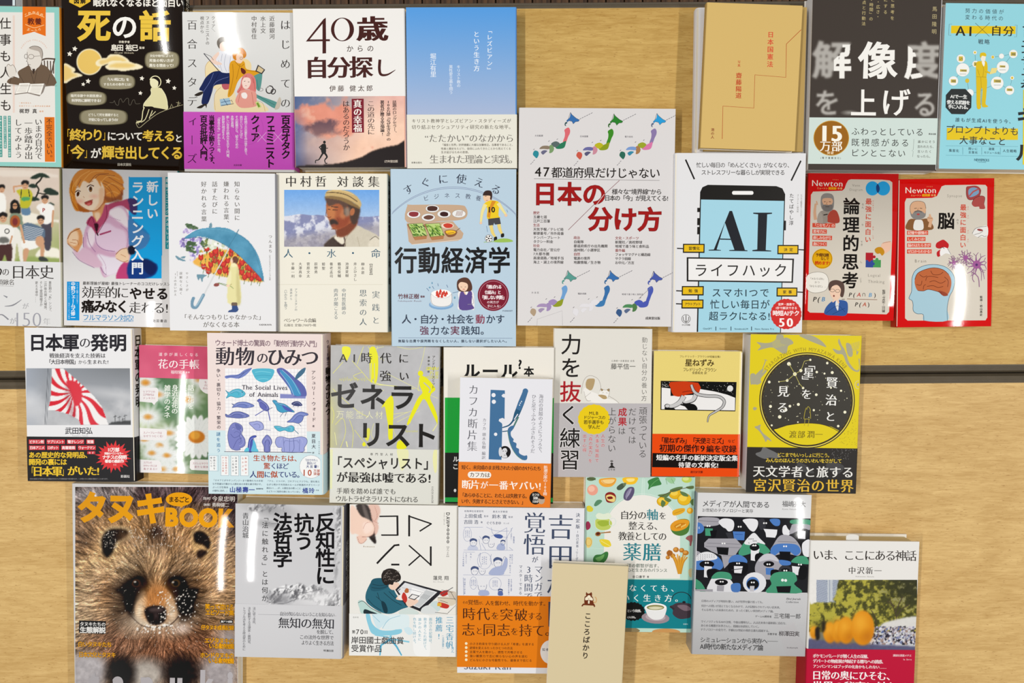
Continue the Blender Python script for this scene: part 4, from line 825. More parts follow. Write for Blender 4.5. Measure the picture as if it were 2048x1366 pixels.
g.p([700, 312, 730, 300, 765, 290, 760, 325, 735, 335, 712, 328], 'a8332f', 1).p([715, 322, 750, 310, 745, 330, 728, 334], 'e0706a', 1).l([698, 312, 730, 298, 768, 288], 3, '6a2418').l([672, 340, 740, 378, 800, 372, 850, 320], 4, 'a35a34').l([690, 262, 700, 272], 4, 'c88a5e')
g.put(np.maximum(np.abs(g.im - hexc('e4e2e2')).sum(-1) > .02, 0))
V('新しい', 1263, 125, 455, 100, 'f3f6fa', .022); V('ランニング入門', 1140, 130, 910, 106, 'f3f6fa', .022)
R(1370, 100, 1440, 415, '2596a0'); R(1370, 430, 1440, 695, '2596a0'); V('最新ランニング', 1388, 106, 410, 34, 'e4f0f0', .01); V('大全トレーナー', 1388, 436, 690, 30, 'e4f0f0', .01)
R(555, 965, 658, 1286, '1296dc'); V('中野ジェームズ修一', 606, 968, 1282, 38, 'f0f5fa', .022); V('トレーナー監修・ベストセラー', 640, 975, 1150, 16, 'd8ecf8'); V('フィジカルトレーナー・元オリンピック担当', 572, 972, 1276, 14, 'd8ecf8')
H('最新理論が凝縮! 最強トレーナーのココだけレッスン!', 684, 978, 1420, 30, '3b3634', .01)
H('効率的に', 680, 1052, 1066, 108, '34302e', 0, 1); H('やせる!', 1068, 1062, 1430, 106, '26211f', .03); H('痛みなく', 680, 1168, 1062, 112, '26211f', .032); H('走れる!', 1068, 1180, 1396, 104, '34302e', 0, 1)
H('フルマラソン対応!', 686, 1262, 1108, 58, '3d8fc4', .004); LN([686, 1296, 1106, 1296], 3, '3d8fc4'); H('池田書店', 1260, 1290, 1386, 26, '4a4644', .01)
for cx, cy, rx, ry, aa in ((1225, 1190, 60, 60, 'd6d4d4'),): pass
flush()
# ---- umbrella
Z(330, 330, 3.902)
begin('paperback', 'white book with a blue umbrella of tulips and a yellow-coated child', 'book',
      [28, 64, 864, 62, 868, 1298, 33, 1292], .032, .032, 'e4e4e6', 'R', '9a9aa0', .5)
for k, s_ in enumerate(['知らない間に', '嫌われる言葉、', '話すたびに', '好かれる言葉']): V(s_, [562, 478, 388, 303][k], 122, [438, 482, 388, 448][k], 45, '5c5752', 0, 1)
V('つんまち', 822, 540, 690, 30, '6c6762', .004, 1); V('心をラクにするコミュニケーション作家', 818, 700, 900, 16, '77726c'); V('やさしさが', 172, 830, 990, 22, '77726c', 0, 1); V('誤解なく届く', 124, 830, 1016, 24, '77726c', 0, 1); V('言いかえ', 96, 830, 868, 10, '77726c'); V('13の言いかえ', 80, 838, 1024, 22, '77726c', 0, 1)
g = P(70, 440, 790, 1160, 'e4e4e6', 1.1)
g.p([215, 755, 300, 700, 420, 660, 560, 680, 660, 760, 770, 905, 640, 905, 520, 880, 400, 860, 300, 810], 'e9b04a', 2)
g.spk(330, 230, 600, 770, 905, ['5f7d3c', '3f5f34', '8aa04c', '6f8a3e', 'e0a83c', 'b9a83c'], 5, 13, 4, asp=.55, m=g.mp([215, 755, 330, 620, 480, 620, 620, 700, 770, 905, 520, 880, 380, 850, 300, 800], 1))
rs = random.Random(8)
for cx, cy in ((300, 790), (340, 820), (490, 745), (545, 640), (610, 700), (640, 800), (560, 845), (500, 840), (620, 870), (675, 880), (430, 760), (390, 740), (545, 780), (328, 645), (385, 690), (362, 700), (442, 690), (280, 720), (357, 775), (455, 770), (515, 690), (575, 690), (425, 830), (470, 815), (630, 745), (600, 760), (520, 660), (660, 800), (600, 835), (655, 855), (575, 790), (690, 815), (725, 870), (700, 860), (740, 885), (400, 700), (395, 672), (690, 780)):
    r_ = rs.uniform(.85, 1.2); g.p([cx-20*r_, cy-4, cx-14*r_, cy-26*r_, cx, cy-12*r_, cx+14*r_, cy-28*r_, cx+21*r_, cy-2, cx+12*r_, cy+24*r_, cx-12*r_, cy+24*r_], 'a8231f', 0).p([cx-16*r_, cy-2, cx-10*r_, cy-20*r_, cx, cy-6*r_, cx+9*r_, cy-20*r_, cx+12*r_, cy+6, cx, cy+20*r_], 'd93c2f', 1)
    g.l([cx+4, cy+24, cx-4, cy+58], 5, '56703a', .8)
g.spk(70, 120, 560, 285, 640, ['a795cf', '8f80bd', 'c3b5e0', '7b6aa8', 'dcd3ee'], 7, 12, 5); g.spk(50, 190, 620, 280, 750, ['a795cf', 'c3b5e0', 'dcd3ee', '8f80bd'], 6, 11, 6, m=g.mp([190, 620, 290, 620, 260, 700, 210, 760, 190, 720], 1)); g.spk(30, 140, 500, 240, 545, ['c3b5e0', 'b0a0cc', 'e4dcf2'], 6, 10, 7)
g.spk(26, 300, 575, 480, 650, ['dfe4d4', 'f2f2ea', 'c6cfb6'], 9, 16, 9); g.spk(22, 170, 600, 240, 680, ['4f6b45', '3e5a3a'], 7, 12, 3, asp=1.6); g.spk(16, 170, 460, 250, 500, ['5b7354', '44603f'], 7, 11, 13, asp=1.6); g.spk(20, 280, 580, 330, 640, ['5b7354', '44603f', '7b8a4c'], 7, 11, 15)
um = g.mp([150, 570, 250, 505, 370, 488, 480, 492, 560, 530, 650, 590, 720, 690, 755, 800, 772, 908, 720, 850, 640, 770, 560, 690, 480, 630, 400, 590, 320, 565, 250, 560, 180, 575], 0); g.mix(um, '4f93b4'); g.n(.07, 60, 31, 4, um); g.mix(um*np.clip((560-g.Y)/120, 0, 1)*.35, '7db6cd')
g.l([565, 530, 520, 600, 490, 650], 3, '3a6e8a').l([560, 530, 680, 640, 770, 905], 3, '3a6e8a', .6).l([250, 520, 380, 500, 560, 530], 3, '6fb0cc', .6).l([150, 575, 260, 565, 400, 590, 560, 690, 720, 850, 772, 910], 4, '2f6680', .8)
g.l([575, 505, 560, 530], 7, '5a8296', sm=0).l([500, 650, 400, 830, 305, 1010], 8, 'b9bcbf', sm=0).l([500, 650, 400, 830, 305, 1010], 3, 'ececec', sm=0)
g.l([300, 1015, 262, 1085, 240, 1112, 215, 1105, 212, 1070, 222, 1040], 24, '6f94ac').l([296, 1015, 258, 1082, 238, 1104], 8, '9dbccc')
for pp in ([80, 705, 120, 725, 160, 745, 150, 752, 120, 745, 95, 735], [120, 720, 160, 710, 150, 730], [250, 855, 325, 860, 300, 880, 290, 918, 275, 880, 262, 900], [345, 470, 358, 448, 368, 470, 362, 490, 346, 492]): g.p(pp, '6c93a4', 0)
g.l([265, 795, 320, 790], 3, '9aa9a4').l([310, 820, 360, 840], 4, '8a9a84')
g.p([505, 800, 530, 770, 565, 780, 580, 860, 590, 1075, 490, 1075, 495, 900], 'e3dca2', 1).p([560, 800, 575, 860, 590, 1070, 560, 1070], 'cdc48a', 3).l([505, 810, 492, 930, 520, 930], 6, 'b8ad74').p([488, 880, 510, 820, 520, 870, 505, 940, 480, 945], 'eae4b4', 1)
g.e(548, 742, 25, 30, '6a3f30', 1).p([512, 735, 524, 726, 530, 760, 520, 775, 512, 760], 'f0cfb4', 1).p([517, 770, 545, 765, 560, 790, 520, 795], 'efe8b8', 1)
g.p([520, 1075, 562, 1075, 560, 1105, 524, 1105], '6e5a4a', 0).p([524, 1100, 565, 1100, 566, 1145, 495, 1150, 500, 1135, 524, 1125], '2d4a80', 0).l([480, 945, 415, 920, 500, 940, 535, 965], 4, '6f8a4c').e(402, 935, 22, 14, '8f4a44', 1, -10).e(492, 942, 14, 9, 'f0cfb4', 1)
g.put(np.abs(g.im - hexc('e4e4e6')).sum(-1) > .02)
H('「そんなつもりじゃなかった」', 126, 1186, 776, 46, '6b6661', 0, 1); H('がなくなる本', 296, 1245, 582, 48, '6b6661', 0, 1); H('KADOKAWA', 736, 1246, 832, 18, '4a4642', .02)
flush()
# ---- dialogues
begin('paperback', 'cream book with photo of a moustached man in a wool cap', 'book',
      [873, 66, 1738, 64, 1736, 1304, 876, 1302], .0245, .0245, 'eae6d8', 'R', 'e4e0cf', .5)
SP('中村哲対談集 人・水・命', .03, .7, .013, '26221f', .012); SP('石風社', .9, .97, .008, '3a6a7a')
H('中村哲', 925, 128, 1275, 92, '34302c', .006, 1); H('対談集', 1326, 130, 1690, 92, '34302c', .006, 1)
g = P(930, 194, 1672, 638, '7fb0e2', 1.1); g.grad(194, '6ba4e6', 420, 'a9c4e6')
rid = 400 + 40*(vnoise((1, g.w), 60, 2, 4)[0]-.5) - 18*np.exp(-((g.X[0]-1040)/90)**2); mm = np.clip((g.Y - rid[None])/4, 0, 1)
nz_ = vnoise(g.X.shape, 13, 4, 5); sh_ = np.clip((nz_-.46)*7, 0, 1)[..., None]; col = hexc('8489b0')*(1-sh_) + hexc('d9dbe6')*sh_; g.mix(mm, col); g.mix(np.clip((g.Y-510-.15*(1100-g.X))/60, 0, 1)*.8, '9f99a2'); g.n(.07, 14, 8, 4, np.clip((g.Y-500)/60, 0, 1))
g.p([1240, 638, 1290, 570, 1360, 530, 1480, 470, 1560, 500, 1672, 560, 1672, 640, 1240, 640], 'cdc5b2', 1)
g.p([1240, 640, 1290, 575, 1345, 555, 1350, 600, 1390, 640], '43342e', 2).p([1335, 560, 1400, 560, 1405, 640, 1360, 640], '3a2a24', 1).p([1320, 560, 1380, 540, 1400, 600, 1380, 620, 1340, 590], 'e6decb', 1)
g.p([1600, 590, 1640, 560, 1672, 590, 1672, 638, 1590, 638], 'ded6c4', 3).l([1600, 585, 1640, 558, 1670, 580], 4, '4a4038').l([1480, 480, 1420, 560, 1400, 640], 4, 'a89c86').l([1500, 560, 1520, 638], 4, 'b3a892').n(.02, 20, 4)
g.p([1340, 500, 1420, 450, 1500, 430, 1490, 480, 1420, 550, 1350, 560], '7a3c24', 3)
g.p([1258, 300, 1290, 270, 1400, 270, 1470, 330, 1480, 420, 1420, 470, 1360, 500, 1310, 500, 1290, 450, 1270, 410, 1260, 360], 'a85c38', 1).p([1262, 330, 1310, 320, 1330, 380, 1310, 430, 1275, 410], 'c07848', 5).p([1370, 390, 1440, 400, 1420, 470, 1340, 498, 1330, 440], '93452a', 6).p([1390, 340, 1420, 360, 1400, 420, 1360, 400], 'b87048', 6)
g.p([1250, 250, 1330, 240, 1440, 270, 1480, 320, 1450, 340, 1420, 320, 1415, 390, 1395, 380, 1390, 330, 1350, 300, 1290, 320, 1270, 310], '5a4238', 2).p([1430, 300, 1520, 330, 1510, 420, 1480, 465, 1450, 440, 1440, 380], '48352c', 3).p([1400, 340, 1440, 335, 1440, 390, 1410, 400], '8f8478', 5, .8).e(1462, 366, 18, 30, 'b06a42', 2, 15)
g.p([1285, 435, 1310, 420, 1345, 440, 1350, 465, 1320, 462, 1290, 470], '3a2a26', 3).p([1298, 468, 1320, 462, 1325, 478, 1300, 482], '8a4636', 2).l([1310, 350, 1345, 352], 6, '4a2a20').l([1300, 325, 1350, 330], 7, '4a3428').l([1262, 350, 1256, 395, 1275, 410, 1295, 405], 5, '7a3e28').l([1275, 345, 1290, 348], 6, '4a2a20').l([1340, 410, 1360, 440], 4, '7a3a22').l([1300, 500, 1330, 505, 1345, 560], 5, '7a3c24')
g.p([1252, 225, 1280, 196, 1400, 196, 1480, 230, 1530, 290, 1522, 335, 1480, 300, 1400, 262, 1310, 245, 1254, 246], 'c9ac74', 1).p([1254, 246, 1310, 243, 1400, 260, 1480, 300, 1522, 332, 1510, 340, 1440, 310, 1360, 275, 1256, 258], '8a6e44', 1).l([1262, 216, 1330, 215, 1420, 235, 1500, 285], 6, '4a3a28').l([1280, 205, 1380, 200, 1470, 230], 5, 'e2ca94'); g.n(.02, 6, 77)
g.put()
H('人', 928, 690, 996, 76, '3c6278', 0, 1); E(1127, 688, 8, 8, '3c6278'); H('水', 1262, 690, 1336, 76, '3c6278', 0, 1); E(1467, 687, 8, 8, '3c6278'); H('命', 1608, 690, 1682, 78, '3c6278', 0, 1)
for s_, x, y1 in (('【対談者】', 1608, 872), ('柳永甚', 1544, 856), ('井上ひさし', 1484, 908), ('池澤夏樹', 1420, 878), ('鶴見俊輔', 1360, 880), ('養老孟司', 1298, 882), ('姫聖', 1237, 822), ('辰野勇', 1178, 850), ('菅原文太', 1118, 882), ('大澤真幸', 1056, 882), ('半藤一利', 998, 884)): V(s_, x, 757, y1, 27, '55504a', .004, 1)
R(876, 931, 1700, 934, 'd6d1bf')
V('実践と', 1646, 962, 1262, 62, '5b6b74', 0, 1); V('思索の人', 1546, 962, 1262, 60, '5b6b74', 0, 1); V('中村哲医師の', 1396, 962, 1170, 34, '6b7880', 0, 1); V('肉声が聞こえる', 1334, 962, 1205, 34, '6b7880', 0, 1); V('アフガニスタンの', 1022, 962, 1140, 22, '6b7880', 0, 1); V('混迷から', 984, 962, 1056, 20, '6b7880', 0, 1); V('〈いのち〉を問う', 942, 962, 1128, 24, '6b7880', 0, 1)
H('ペシャワール会編', 928, 1212, 1178, 36, '5e5850', 0, 1); H('石風社 定価1,700円+税', 928, 1250, 1180, 24, '5e5850', 0, 1)
flush()
# ---- behavioural economics
Z(770, 330, 3.693)
begin('paperback', 'pale blue book with bold black title, footballer, strawberry cake and dark red seal', 'book',
      [38, 28, 970, 32, 967, 1338, 46, 1340], .026, .026, 'b9cfdf', 'L', 'a6c0d4', .38)
ARC('すぐに使える', 497, 790, 690, -33.6, 33.6, 78, '333a4c', 0, 1); RG(505, 800, 636, 638, 3, '7d88a8', a0=-137, a1=-43, n=40); RG(505, 812, 640, 640, 3, '7d88a8', a0=-138, a1=-42, n=40)
ARC('ビジネス教養', 497, 1170, 945, -14.2, 14.2, 42, '4a5066', -.004)
BB([165, 300, 200, 294, 540, 295, 600, 320, 606, 375, 560, 405, 420, 415, 165, 425], 'c4a68a', 4); PG([160, 430, 500, 415, 580, 505, 570, 540, 540, 560, 200, 588, 175, 565], 'c4a68a'); LN([200, 588, 560, 552], 3, 'ece6dc')
for x, y in ((212, 365), (350, 322), (320, 387), (436, 362), (546, 360)): E(x, y, 50, 28, 'e9e9e8'); RG(x, y, 50, 28, 2.5, '9a948c')
BB([182, 350, 215, 345, 246, 352, 240, 376, 205, 382, 178, 370], '8a2f36'); BB([315, 310, 350, 302, 386, 312, 380, 335, 345, 340, 316, 334], '4b2a22'); BB([288, 382, 320, 370, 356, 378, 350, 396, 320, 404, 290, 396], '6b4438'); BB([410, 352, 435, 345, 464, 354, 462, 376, 430, 380, 408, 370], '3a1d18')
for k in range(5): LN([524+10*k, 376, 534+10*k, 340], 4, '9a7466')
for ox in (0, 125):
    PG([172+ox, 436, 278+ox, 430, 312+ox, 520, 210+ox, 532], 'b9d07c'); PG([205+ox, 530, 312+ox, 518, 306+ox, 546, 222+ox, 556], 'b37a4e'); PG([162+ox, 440, 172+ox, 436, 212+ox, 530, 224+ox, 556], 'a06a40')
    rs = random.Random(4+ox)
    for k in range(46): x = rs.uniform(185, 285)+ox; y = rs.uniform(442, 522); x += (y-440)*.3; LN([x-9, y-6, x+5, y+6], 8, rs.choice(['4f7a2a', '6f9a34', '35601f', '8fb04a']))
    LN([172+ox, 436, 278+ox, 430, 312+ox, 520, 210+ox, 532, 172+ox, 436], 3, '5b6a3a')
E(462, 448, 46, 22, 'ead9c6'); BB([430, 442, 462, 430, 500, 442, 490, 462, 450, 464], 'c9402f'); BB([440, 490, 485, 478, 532, 490, 520, 520, 490, 532, 460, 528], '8a5a38'); BB([448, 490, 486, 482, 524, 492, 505, 510, 465, 512], 'f0bd2c'); LN([520, 492, 555, 465], 3, '4a3a30'); LN([462, 505, 510, 500], 4, '8a5a1c')
# footballer
BB([726, 230, 752, 205, 785, 215, 788, 262, 762, 282, 732, 262], 'ecc7a6'); BB([722, 222, 740, 192, 778, 190, 792, 215, 786, 258, 776, 250, 776, 228, 735, 226], '3c2b28')
BB([730, 290, 765, 266, 800, 262, 838, 272, 842, 310, 838, 372, 850, 392, 768, 402, 752, 380, 756, 320], 'ecc92a'); PG([790, 264, 820, 268, 785, 330, 775, 395, 755, 380, 765, 330], 'd88e2a') 
LN([742, 290, 718, 350, 708, 425], [30, 22, 14], 'ecdf9a', 4); LN([836, 282, 868, 330, 896, 372], [28, 20, 14], 'ecdf9a', 4); E(708, 428, 10, 10, 'ecc7a6'); E(893, 372, 11, 11, 'ecc7a6'); H('10', 758, 328, 816, 56, '26221f', .03)
PG([762, 398, 846, 388, 856, 436, 812, 440, 806, 425, 800, 446, 764, 446], '4a484a'); LN([782, 446, 795, 500, 815, 530], [26, 22, 14], 'ead27a', 3); LN([840, 438, 850, 480, 866, 512], [26, 22, 14], 'ead27a', 3)
BB([806, 535, 826, 530, 826, 556, 806, 562], '26241f'); BB([858, 510, 878, 506, 878, 530, 858, 534], '26241f'); BB([800, 566, 850, 545, 910, 545, 945, 565, 860, 572], '9cc05a'); LN([730, 570, 800, 566], 4, '9cc05a'); E(766, 543, 26, 27, 'f2f1ee'); RG(766, 543, 26, 27, 2.5, '3a3836')
for a in range(5): E(766+17*math.cos(a*1.257), 543+17*math.sin(a*1.257), 6, 6, '2a2826', n=6)
E(766, 543, 7, 7, '2a2826', n=6); LN([750, 450, 758, 495], 3, '7fa0bd'); LN([898, 330, 908, 350], 3, '7fa0bd'); LN([738, 232, 750, 230], 3, '4a2a20'); LN([745, 262, 760, 262], 3, '9a4a38')
H('行動経済学', 68, 703, 930, 204, '14181f', .018, sx=168)
# cake
E(415, 1032, 90, 36, '7fa8d0'); E(415, 1024, 82, 30, 'a6c6e2'); BB([340, 950, 380, 925, 450, 922, 492, 950, 492, 1015, 460, 1042, 390, 1045, 342, 1020], 'eceae8', 3); BB([340, 950, 380, 925, 450, 922, 492, 950, 460, 978, 380, 982], 'f7f6f4'); LN([340, 950, 345, 1018, 390, 1044, 460, 1042, 492, 1015, 492, 950], 2.5, '8f8c90', 3); LN([340, 950, 380, 980, 460, 978, 492, 950], 2.5, 'b5b2b5', 4)
for x, y in ((385, 955), (405, 945), (425, 950), (445, 958), (396, 965), (420, 967), (436, 940), (410, 930), (455, 945), (385, 940)): BB([x-10, y+8, x, y-14, x+10, y+8, x, y+14], 'cf3d2e')
for a_ in ([390, 875, 394, 895], [455, 885, 465, 905] , [350, 895, 362, 915], [308, 910, 325, 930], [500, 945, 545, 935]): LN(a_, 3, '5b7aa0')
E(348, 872, 4, 8, '6aa0bc'); E(330, 905, 6, 6, '6aa0bc'); E(515, 980, 5, 9, '6aa0bc')
# woman
BB([538, 950, 560, 925, 620, 920, 655, 950, 660, 1062, 636, 1068, 540, 1066, 546, 1000], 'edeaea'); BB([552, 960, 575, 930, 640, 935, 640, 1020, 655, 1062, 552, 1066], '5e4a8c'); BB([575, 925, 600, 912, 616, 930, 600, 960], 'f6f3f0')
BB([532, 905, 536, 855, 575, 832, 615, 838, 640, 880, 640, 925, 600, 936, 548, 932], '5b3a2e'); BB([542, 890, 560, 865, 605, 875, 612, 905, 595, 930, 560, 925], 'f0cdb2'); LN([558, 900, 570, 902], 3, '5b3a2e'); LN([588, 902, 600, 900], 3, '5b3a2e'); LN([574, 918, 590, 918], 4, 'c0473e'); LN([595, 955, 585, 935], 10, 'f0cdb2'); LN([640, 960, 655, 1020, 610, 1030], 3, '9a95a0', 3)
E(800, 962, 115, 116, '7c1430', n=48); RG(800, 962, 103, 104, 3, 'c98a98', n=48)
H('「選ばれる', 735, 900, 862, 30, 'f2e4e6', .03); H('仕組み」と', 738, 940, 856, 30, 'f2e4e6', .03); H('「損しない判断」', 704, 978, 896, 32, 'f2e4e6', .03); H('の両方が', 752, 1013, 842, 22, 'e8cfd4', .01); H('手に入る!', 755, 1042, 852, 22, 'e8cfd4', .01)
H('竹林正樹', 96, 970, 252, 40, '6d3a44', .008); H('監修', 262, 972, 294, 16, '6d3a44', .02); H('Takebayashi Masaki', 92, 1004, 272, 14, '8a6a78', 0, sl=.25); H('FOREST', 868, 1077, 944, 14, '4a5066', .02)
H('人・自分・社会を', 125, 1138, 660, 72, '2f3b50', .004); H('動', 668, 1138, 738, 72, '8d2440', .004); H('かす', 745, 1138, 885, 72, '2f3b50', .004)
for s_, x0, x1, cc in (('強', 255, 326, '6d3a54'), ('力な', 332, 480, '2f3b50'), ('実', 482, 552, '6d2a44'), ('践知。', 560, 775, '2f3b50')): H(s_, x0, 1222, x1, 70, cc, .004)
LN([100, 1276, 940, 1280], 2, '6a7a94'); H('無駄な出費や誤判断をなくしたい人、損しない選択がしたい人へ。', 96, 1300, 916, 24, '3a465a', .008)
flush(); 
# ---- 47 prefectures
Z(1020, 200, 2.97)
begin('large_paperback', 'large white book with six multicoloured maps of Japan and a dark red title', 'book',
      [54, 46, 985, 52, 958, 1346, 42, 1340], .024, .024, 'dbd8d8', 'L', 'e2dfdf', .42)
SP('47都道府県だけじゃない', .02, .3, .006, '26221f'); SP('日本の分け方', .32, .62, .014, 'a02028', .02); SP('成美堂出版', .88, .97, .006, '26221f')
def japan(ox, oy, s, c):
    def q(p): return [v*s + (ox if i % 2 == 0 else oy) for i, v in enumerate(p)]
    BB(q([28, -2, 36, 12, 62, 34, 82, 44, 76, 54, 58, 56, 44, 70, 36, 54, 18, 50, 8, 58, 2, 48, 16, 36, 24, 22]), c[0], 3); LN(q([26, -2, 36, 12, 62, 34, 82, 44, 76, 54, 58, 56, 44, 70, 36, 54, 18, 50, 4, 52, 14, 36, 26, -2]), 2, '4d4a4c')
    BB(q([-8, 62, 4, 56, 6, 66, -4, 72, 0, 84, -10, 78]), c[1], 2)
    BB(q([-4, 100, 14, 92, 24, 108, 22, 130, 12, 150, 2, 178, -8, 196, -24, 200, -18, 172, -10, 150, -8, 126, -12, 110]), c[2], 3)
    BB(q([-24, 186, -2, 176, -6, 204, -16, 220, -40, 226, -62, 224, -68, 212, -50, 206, -40, 194]), c[3], 3)
    BB(q([-92, 190, -64, 178, -40, 192, -52, 208, -66, 216, -90, 206]), c[4], 3)
    BB(q([-112, 214, -92, 200, -76, 222, -86, 246, -106, 252, -104, 232]), c[5], 3)
    BB(q([-168, 226, -150, 208, -116, 206, -102, 216, -112, 228, -140, 226]), c[6], 3); BB(q([-158, 246, -140, 234, -118, 238, -130, 250, -146, 262]), c[7], 3)
    BB(q([-206, 248, -196, 236, -176, 242, -172, 262, -184, 284, -196, 276, -208, 262]), c[8], 3)
    for k in range(6): LN(q([84+14*k, 40-7*k, 94+14*k, 34-7*k]), 3, '77747a')
    for x, y in ((-205, 300), (-214, 312), (-224, 322), (-60, 168), (-112, 180), (-206, 232)): LN(q([x, y, x+8, y-6]), 3, '77747a')
cs = [['3a6fae', '3f5b60', 'd96a72', '2f7a5a', '5a6a68', '7a9a6a', '8a7a68', '6a6a84', '2f8a98'], ['2f8030', '3a6a34', '3f8a2a', '8a9a24', 'b9b428', 'c88a9a', '6a6aa0', '5a5a7a', 'c95a4a'], ['2f9cd8', '5a6a88', '8a7aa8', 'd678a8', '9aa430', 'a87a50', '7a9ad0', '3a8aa8', '2f6a58'],
      ['5a9a90', '5a9a90', '6f9fd0', '8f9a2a', 'a08ab8', 'a08ab8', 'a690b8', 'a090b0', 'b09a80'], ['3a6fae', '3a6a9a', '3a6fa8', '3f7ab0', 'e0dee2', 'e0dee2', 'e0dee2', 'e0dee2', 'e0dee2'], ['4a5aa8', '4a5aa8', '4a5ab0', '4a58b0', '4a5ab4', '4f7a4a', '4f8a5a', '5a6a8a', '3a5a88']]
for (ox, oy, s_), c_ in zip([(334, 76, .95), (592, 84, .95), (848, 82, .95), (318, 1014, .95), (570, 1014, .95), (828, 1018, .95)], cs): japan(ox, oy, s_, c_)
LN([160, 1340, 162, 1302, 310, 1252, 312, 1338], 1.5, 'b9b6b8')
for s_, x, y in (('大名配置', 172, 212), ('日本国憲', 440, 216), ('電力会社', 706, 218), ('方言区', 150, 1144), ('電話の局番', 428, 1150)): H(s_, x-25, y, x+25, 12, '77747a')
H('地域で違う味と食料品', 664, 1154, 792, 12, '77747a'); LN([765, 1180, 840, 1110], 2, '8a8a90')
H('47', 142, 424, 242, 78, '26221f', .006); H('都道府県だけじゃない', 246, 430, 892, 68, '26221f', .004)
LN([142, 468, 888, 478], 2, '7a7576'); LN([650, 478, 540, 580, 346, 772], 2.5, '8a5058')
H('日本の', 134, 556, 574, 144, '9e0f16', .024, 0, '4a1012', .008, sx=146); H('分け方', 462, 706, 904, 148, '9e0f16', .024, 0, '4a1012', .008, sx=148); LN([500, 640, 560, 560], 3, 'dbd8d8')
H('様々な“境界線”から', 606, 544, 902, 36, '35302f', .006); H('日本の「今」が見えてくる!', 562, 582, 940, 36, '35302f', .008)
c1 = [('歴史', 176), ('五畿七道', 220), ('江戸三百藩', 238), ('生活', 176), ('天気予報／テレビ局', 318), ('郵便番号／市外局番', 320), ('ナンバープレート', 300), ('タクシー料金', 256), ('社会', 176), ('電力会社／官公庁', 298), ('7大都市圏', 234), ('高速道路／地域手当', 320), ('海上・湖上の境界線', 318)]
for k, (s_, x1) in enumerate(c1): H(s_, 138, 670 + 24.4*k, x1, 20, '9a4a4a' if len(s_) == 2 else '4a4544', .004)
for k, (s_, x1) in enumerate([('政治', 416), ('自衛隊', 438), ('都道府県庁の出先機関', 580), ('道州制／小選挙区', 536), ('自然', 416), ('電源の境界', 476), ('地震情報／生き物', 538)]): H(s_, 378, 818 + 24.4*k, x1, 20, '9a4a4a' if len(s_) == 2 else '4a4544', .004)
for k, (s_, x1) in enumerate([('文化・スポーツ', 766), ('新聞社／高校野球', 786), ('地域で違う味と食料品', 826), ('番外編', 684), ('フォッサマグナと構造線', 834), ('サクラ前線', 718), ('お中元／方言', 738)]): H(s_, 624, 820 + 24.4*k, x1, 20, '9a4a4a' if s_ in ('番外編', '文化・スポーツ') else '4a4544', .004)
H('成美堂出版', 804, 1296, 892, 18, '4a4544', .01)
flush()
# ---- AI life hack
Z(1330, 290, 3.503)
begin('large_paperback', 'white book with a drawn smartphone around big serif letters AI and yellow tags', 'book',
      [76, 58, 980, 56, 966, 1316, 42, 1310], .027, .027, 'e2e2e4', 'L', 'dfe2ea', .42, rs=.004)
SP('AIライフハック', .05, .62, .014, '1c1c1e', .03)
LN([144, 102, 206, 240], 11, '23211f'); LN([952, 110, 884, 250], 11, '23211f')
H('忙しい毎日の「めんどくさい」がなくなり、', 220, 140, 892, 40, '3a3634', .002); H('ストレスフリーな暮らしが実現できる', 254, 192, 840, 40, '3a3634', .002)
V('たてばやし淳', 888, 336, 565, 34, '3a3634', .002); V('ビジネス教育系クリエイター', 956, 344, 510, 14, '77726e'); V('さくさくAI研究所', 932, 344, 474, 14, '77726e')
PG([246, 330, 262, 296, 300, 279, 780, 288, 822, 304, 842, 345, 812, 1316, 222, 1310], '23211f'); PG([252, 382, 834, 392, 806, 1316, 232, 1310], 'a3d3e4'); RR(470, 322, 620, 348, 12, 'f0efee')
for y0, y1 in ((440, 470), (512, 562), (574, 626)): R(226, y0, 244, y1, '23211f')
R(834, 530, 848, 598, '23211f')
PG([452, 462, 470, 462, 560, 736, 578, 738, 578, 744, 450, 742, 450, 736, 486, 734, 420, 545, 362, 732, 392, 736, 392, 740, 306, 740, 306, 734, 342, 732], '24262c'); LN([385, 659, 470, 661], 8, '24262c')
PG([618, 474, 750, 474, 750, 482, 716, 486, 706, 736, 744, 740, 744, 746, 612, 744, 612, 736, 646, 732, 652, 486, 618, 482], '24262c')
def tag_(x0, y0, x1, y1, s_, lx0, lx1):
    LN([lx0, (y0+y1)/2, lx1, (y0+y1)/2+2], 8, '23211f'); R(x0, y0, x1, y1, '23211f'); R(x0+8, y0+8, x1-8, y1-9, 'e6bb10'); H(s_, x0+(x1-x0)*.25, (y0+y1)/2, x1-(x1-x0)*.22, 26, '3a2e0a', .015)
tag_(126, 692, 278, 756, '習慣化', 84, 130); tag_(788, 700, 936, 766, '決定', 936, 982); tag_(118, 988, 272, 1054, '勉強', 78, 120); tag_(782, 998, 928, 1062, '家事', 928, 976)
LN([76, 1112, 120, 1114], 8, '23211f'); R(116, 1082, 270, 1146, '23211f'); R(124, 1090, 262, 1137, 'e6bb10'); H('アウトプット', 138, 1114, 250, 22, '3a2e0a', .02)
PG([152, 786, 904, 796, 896, 966, 152, 956], '23211f'); PG([164, 796, 892, 806, 886, 956, 164, 946], 'edeceb'); H('ライフハック', 196, 876, 866, 100, '2a2826', .002)
H('スマホ1つで', 322, 1034, 735, 68, '2a3d48', .004); H('忙しい毎日が', 314, 1116, 736, 68, '2a3d48', .004); H('超ラクになる!', 306, 1198, 738, 68, '2a3d48', .004)
PG([v for k in range(48) for v in (848 + (110 if k % 2 else 106)*math.cos(k*math.pi/24), 1184 + (108 if k % 2 else 104)*math.sin(k*math.pi/24))], 'cd2a26')
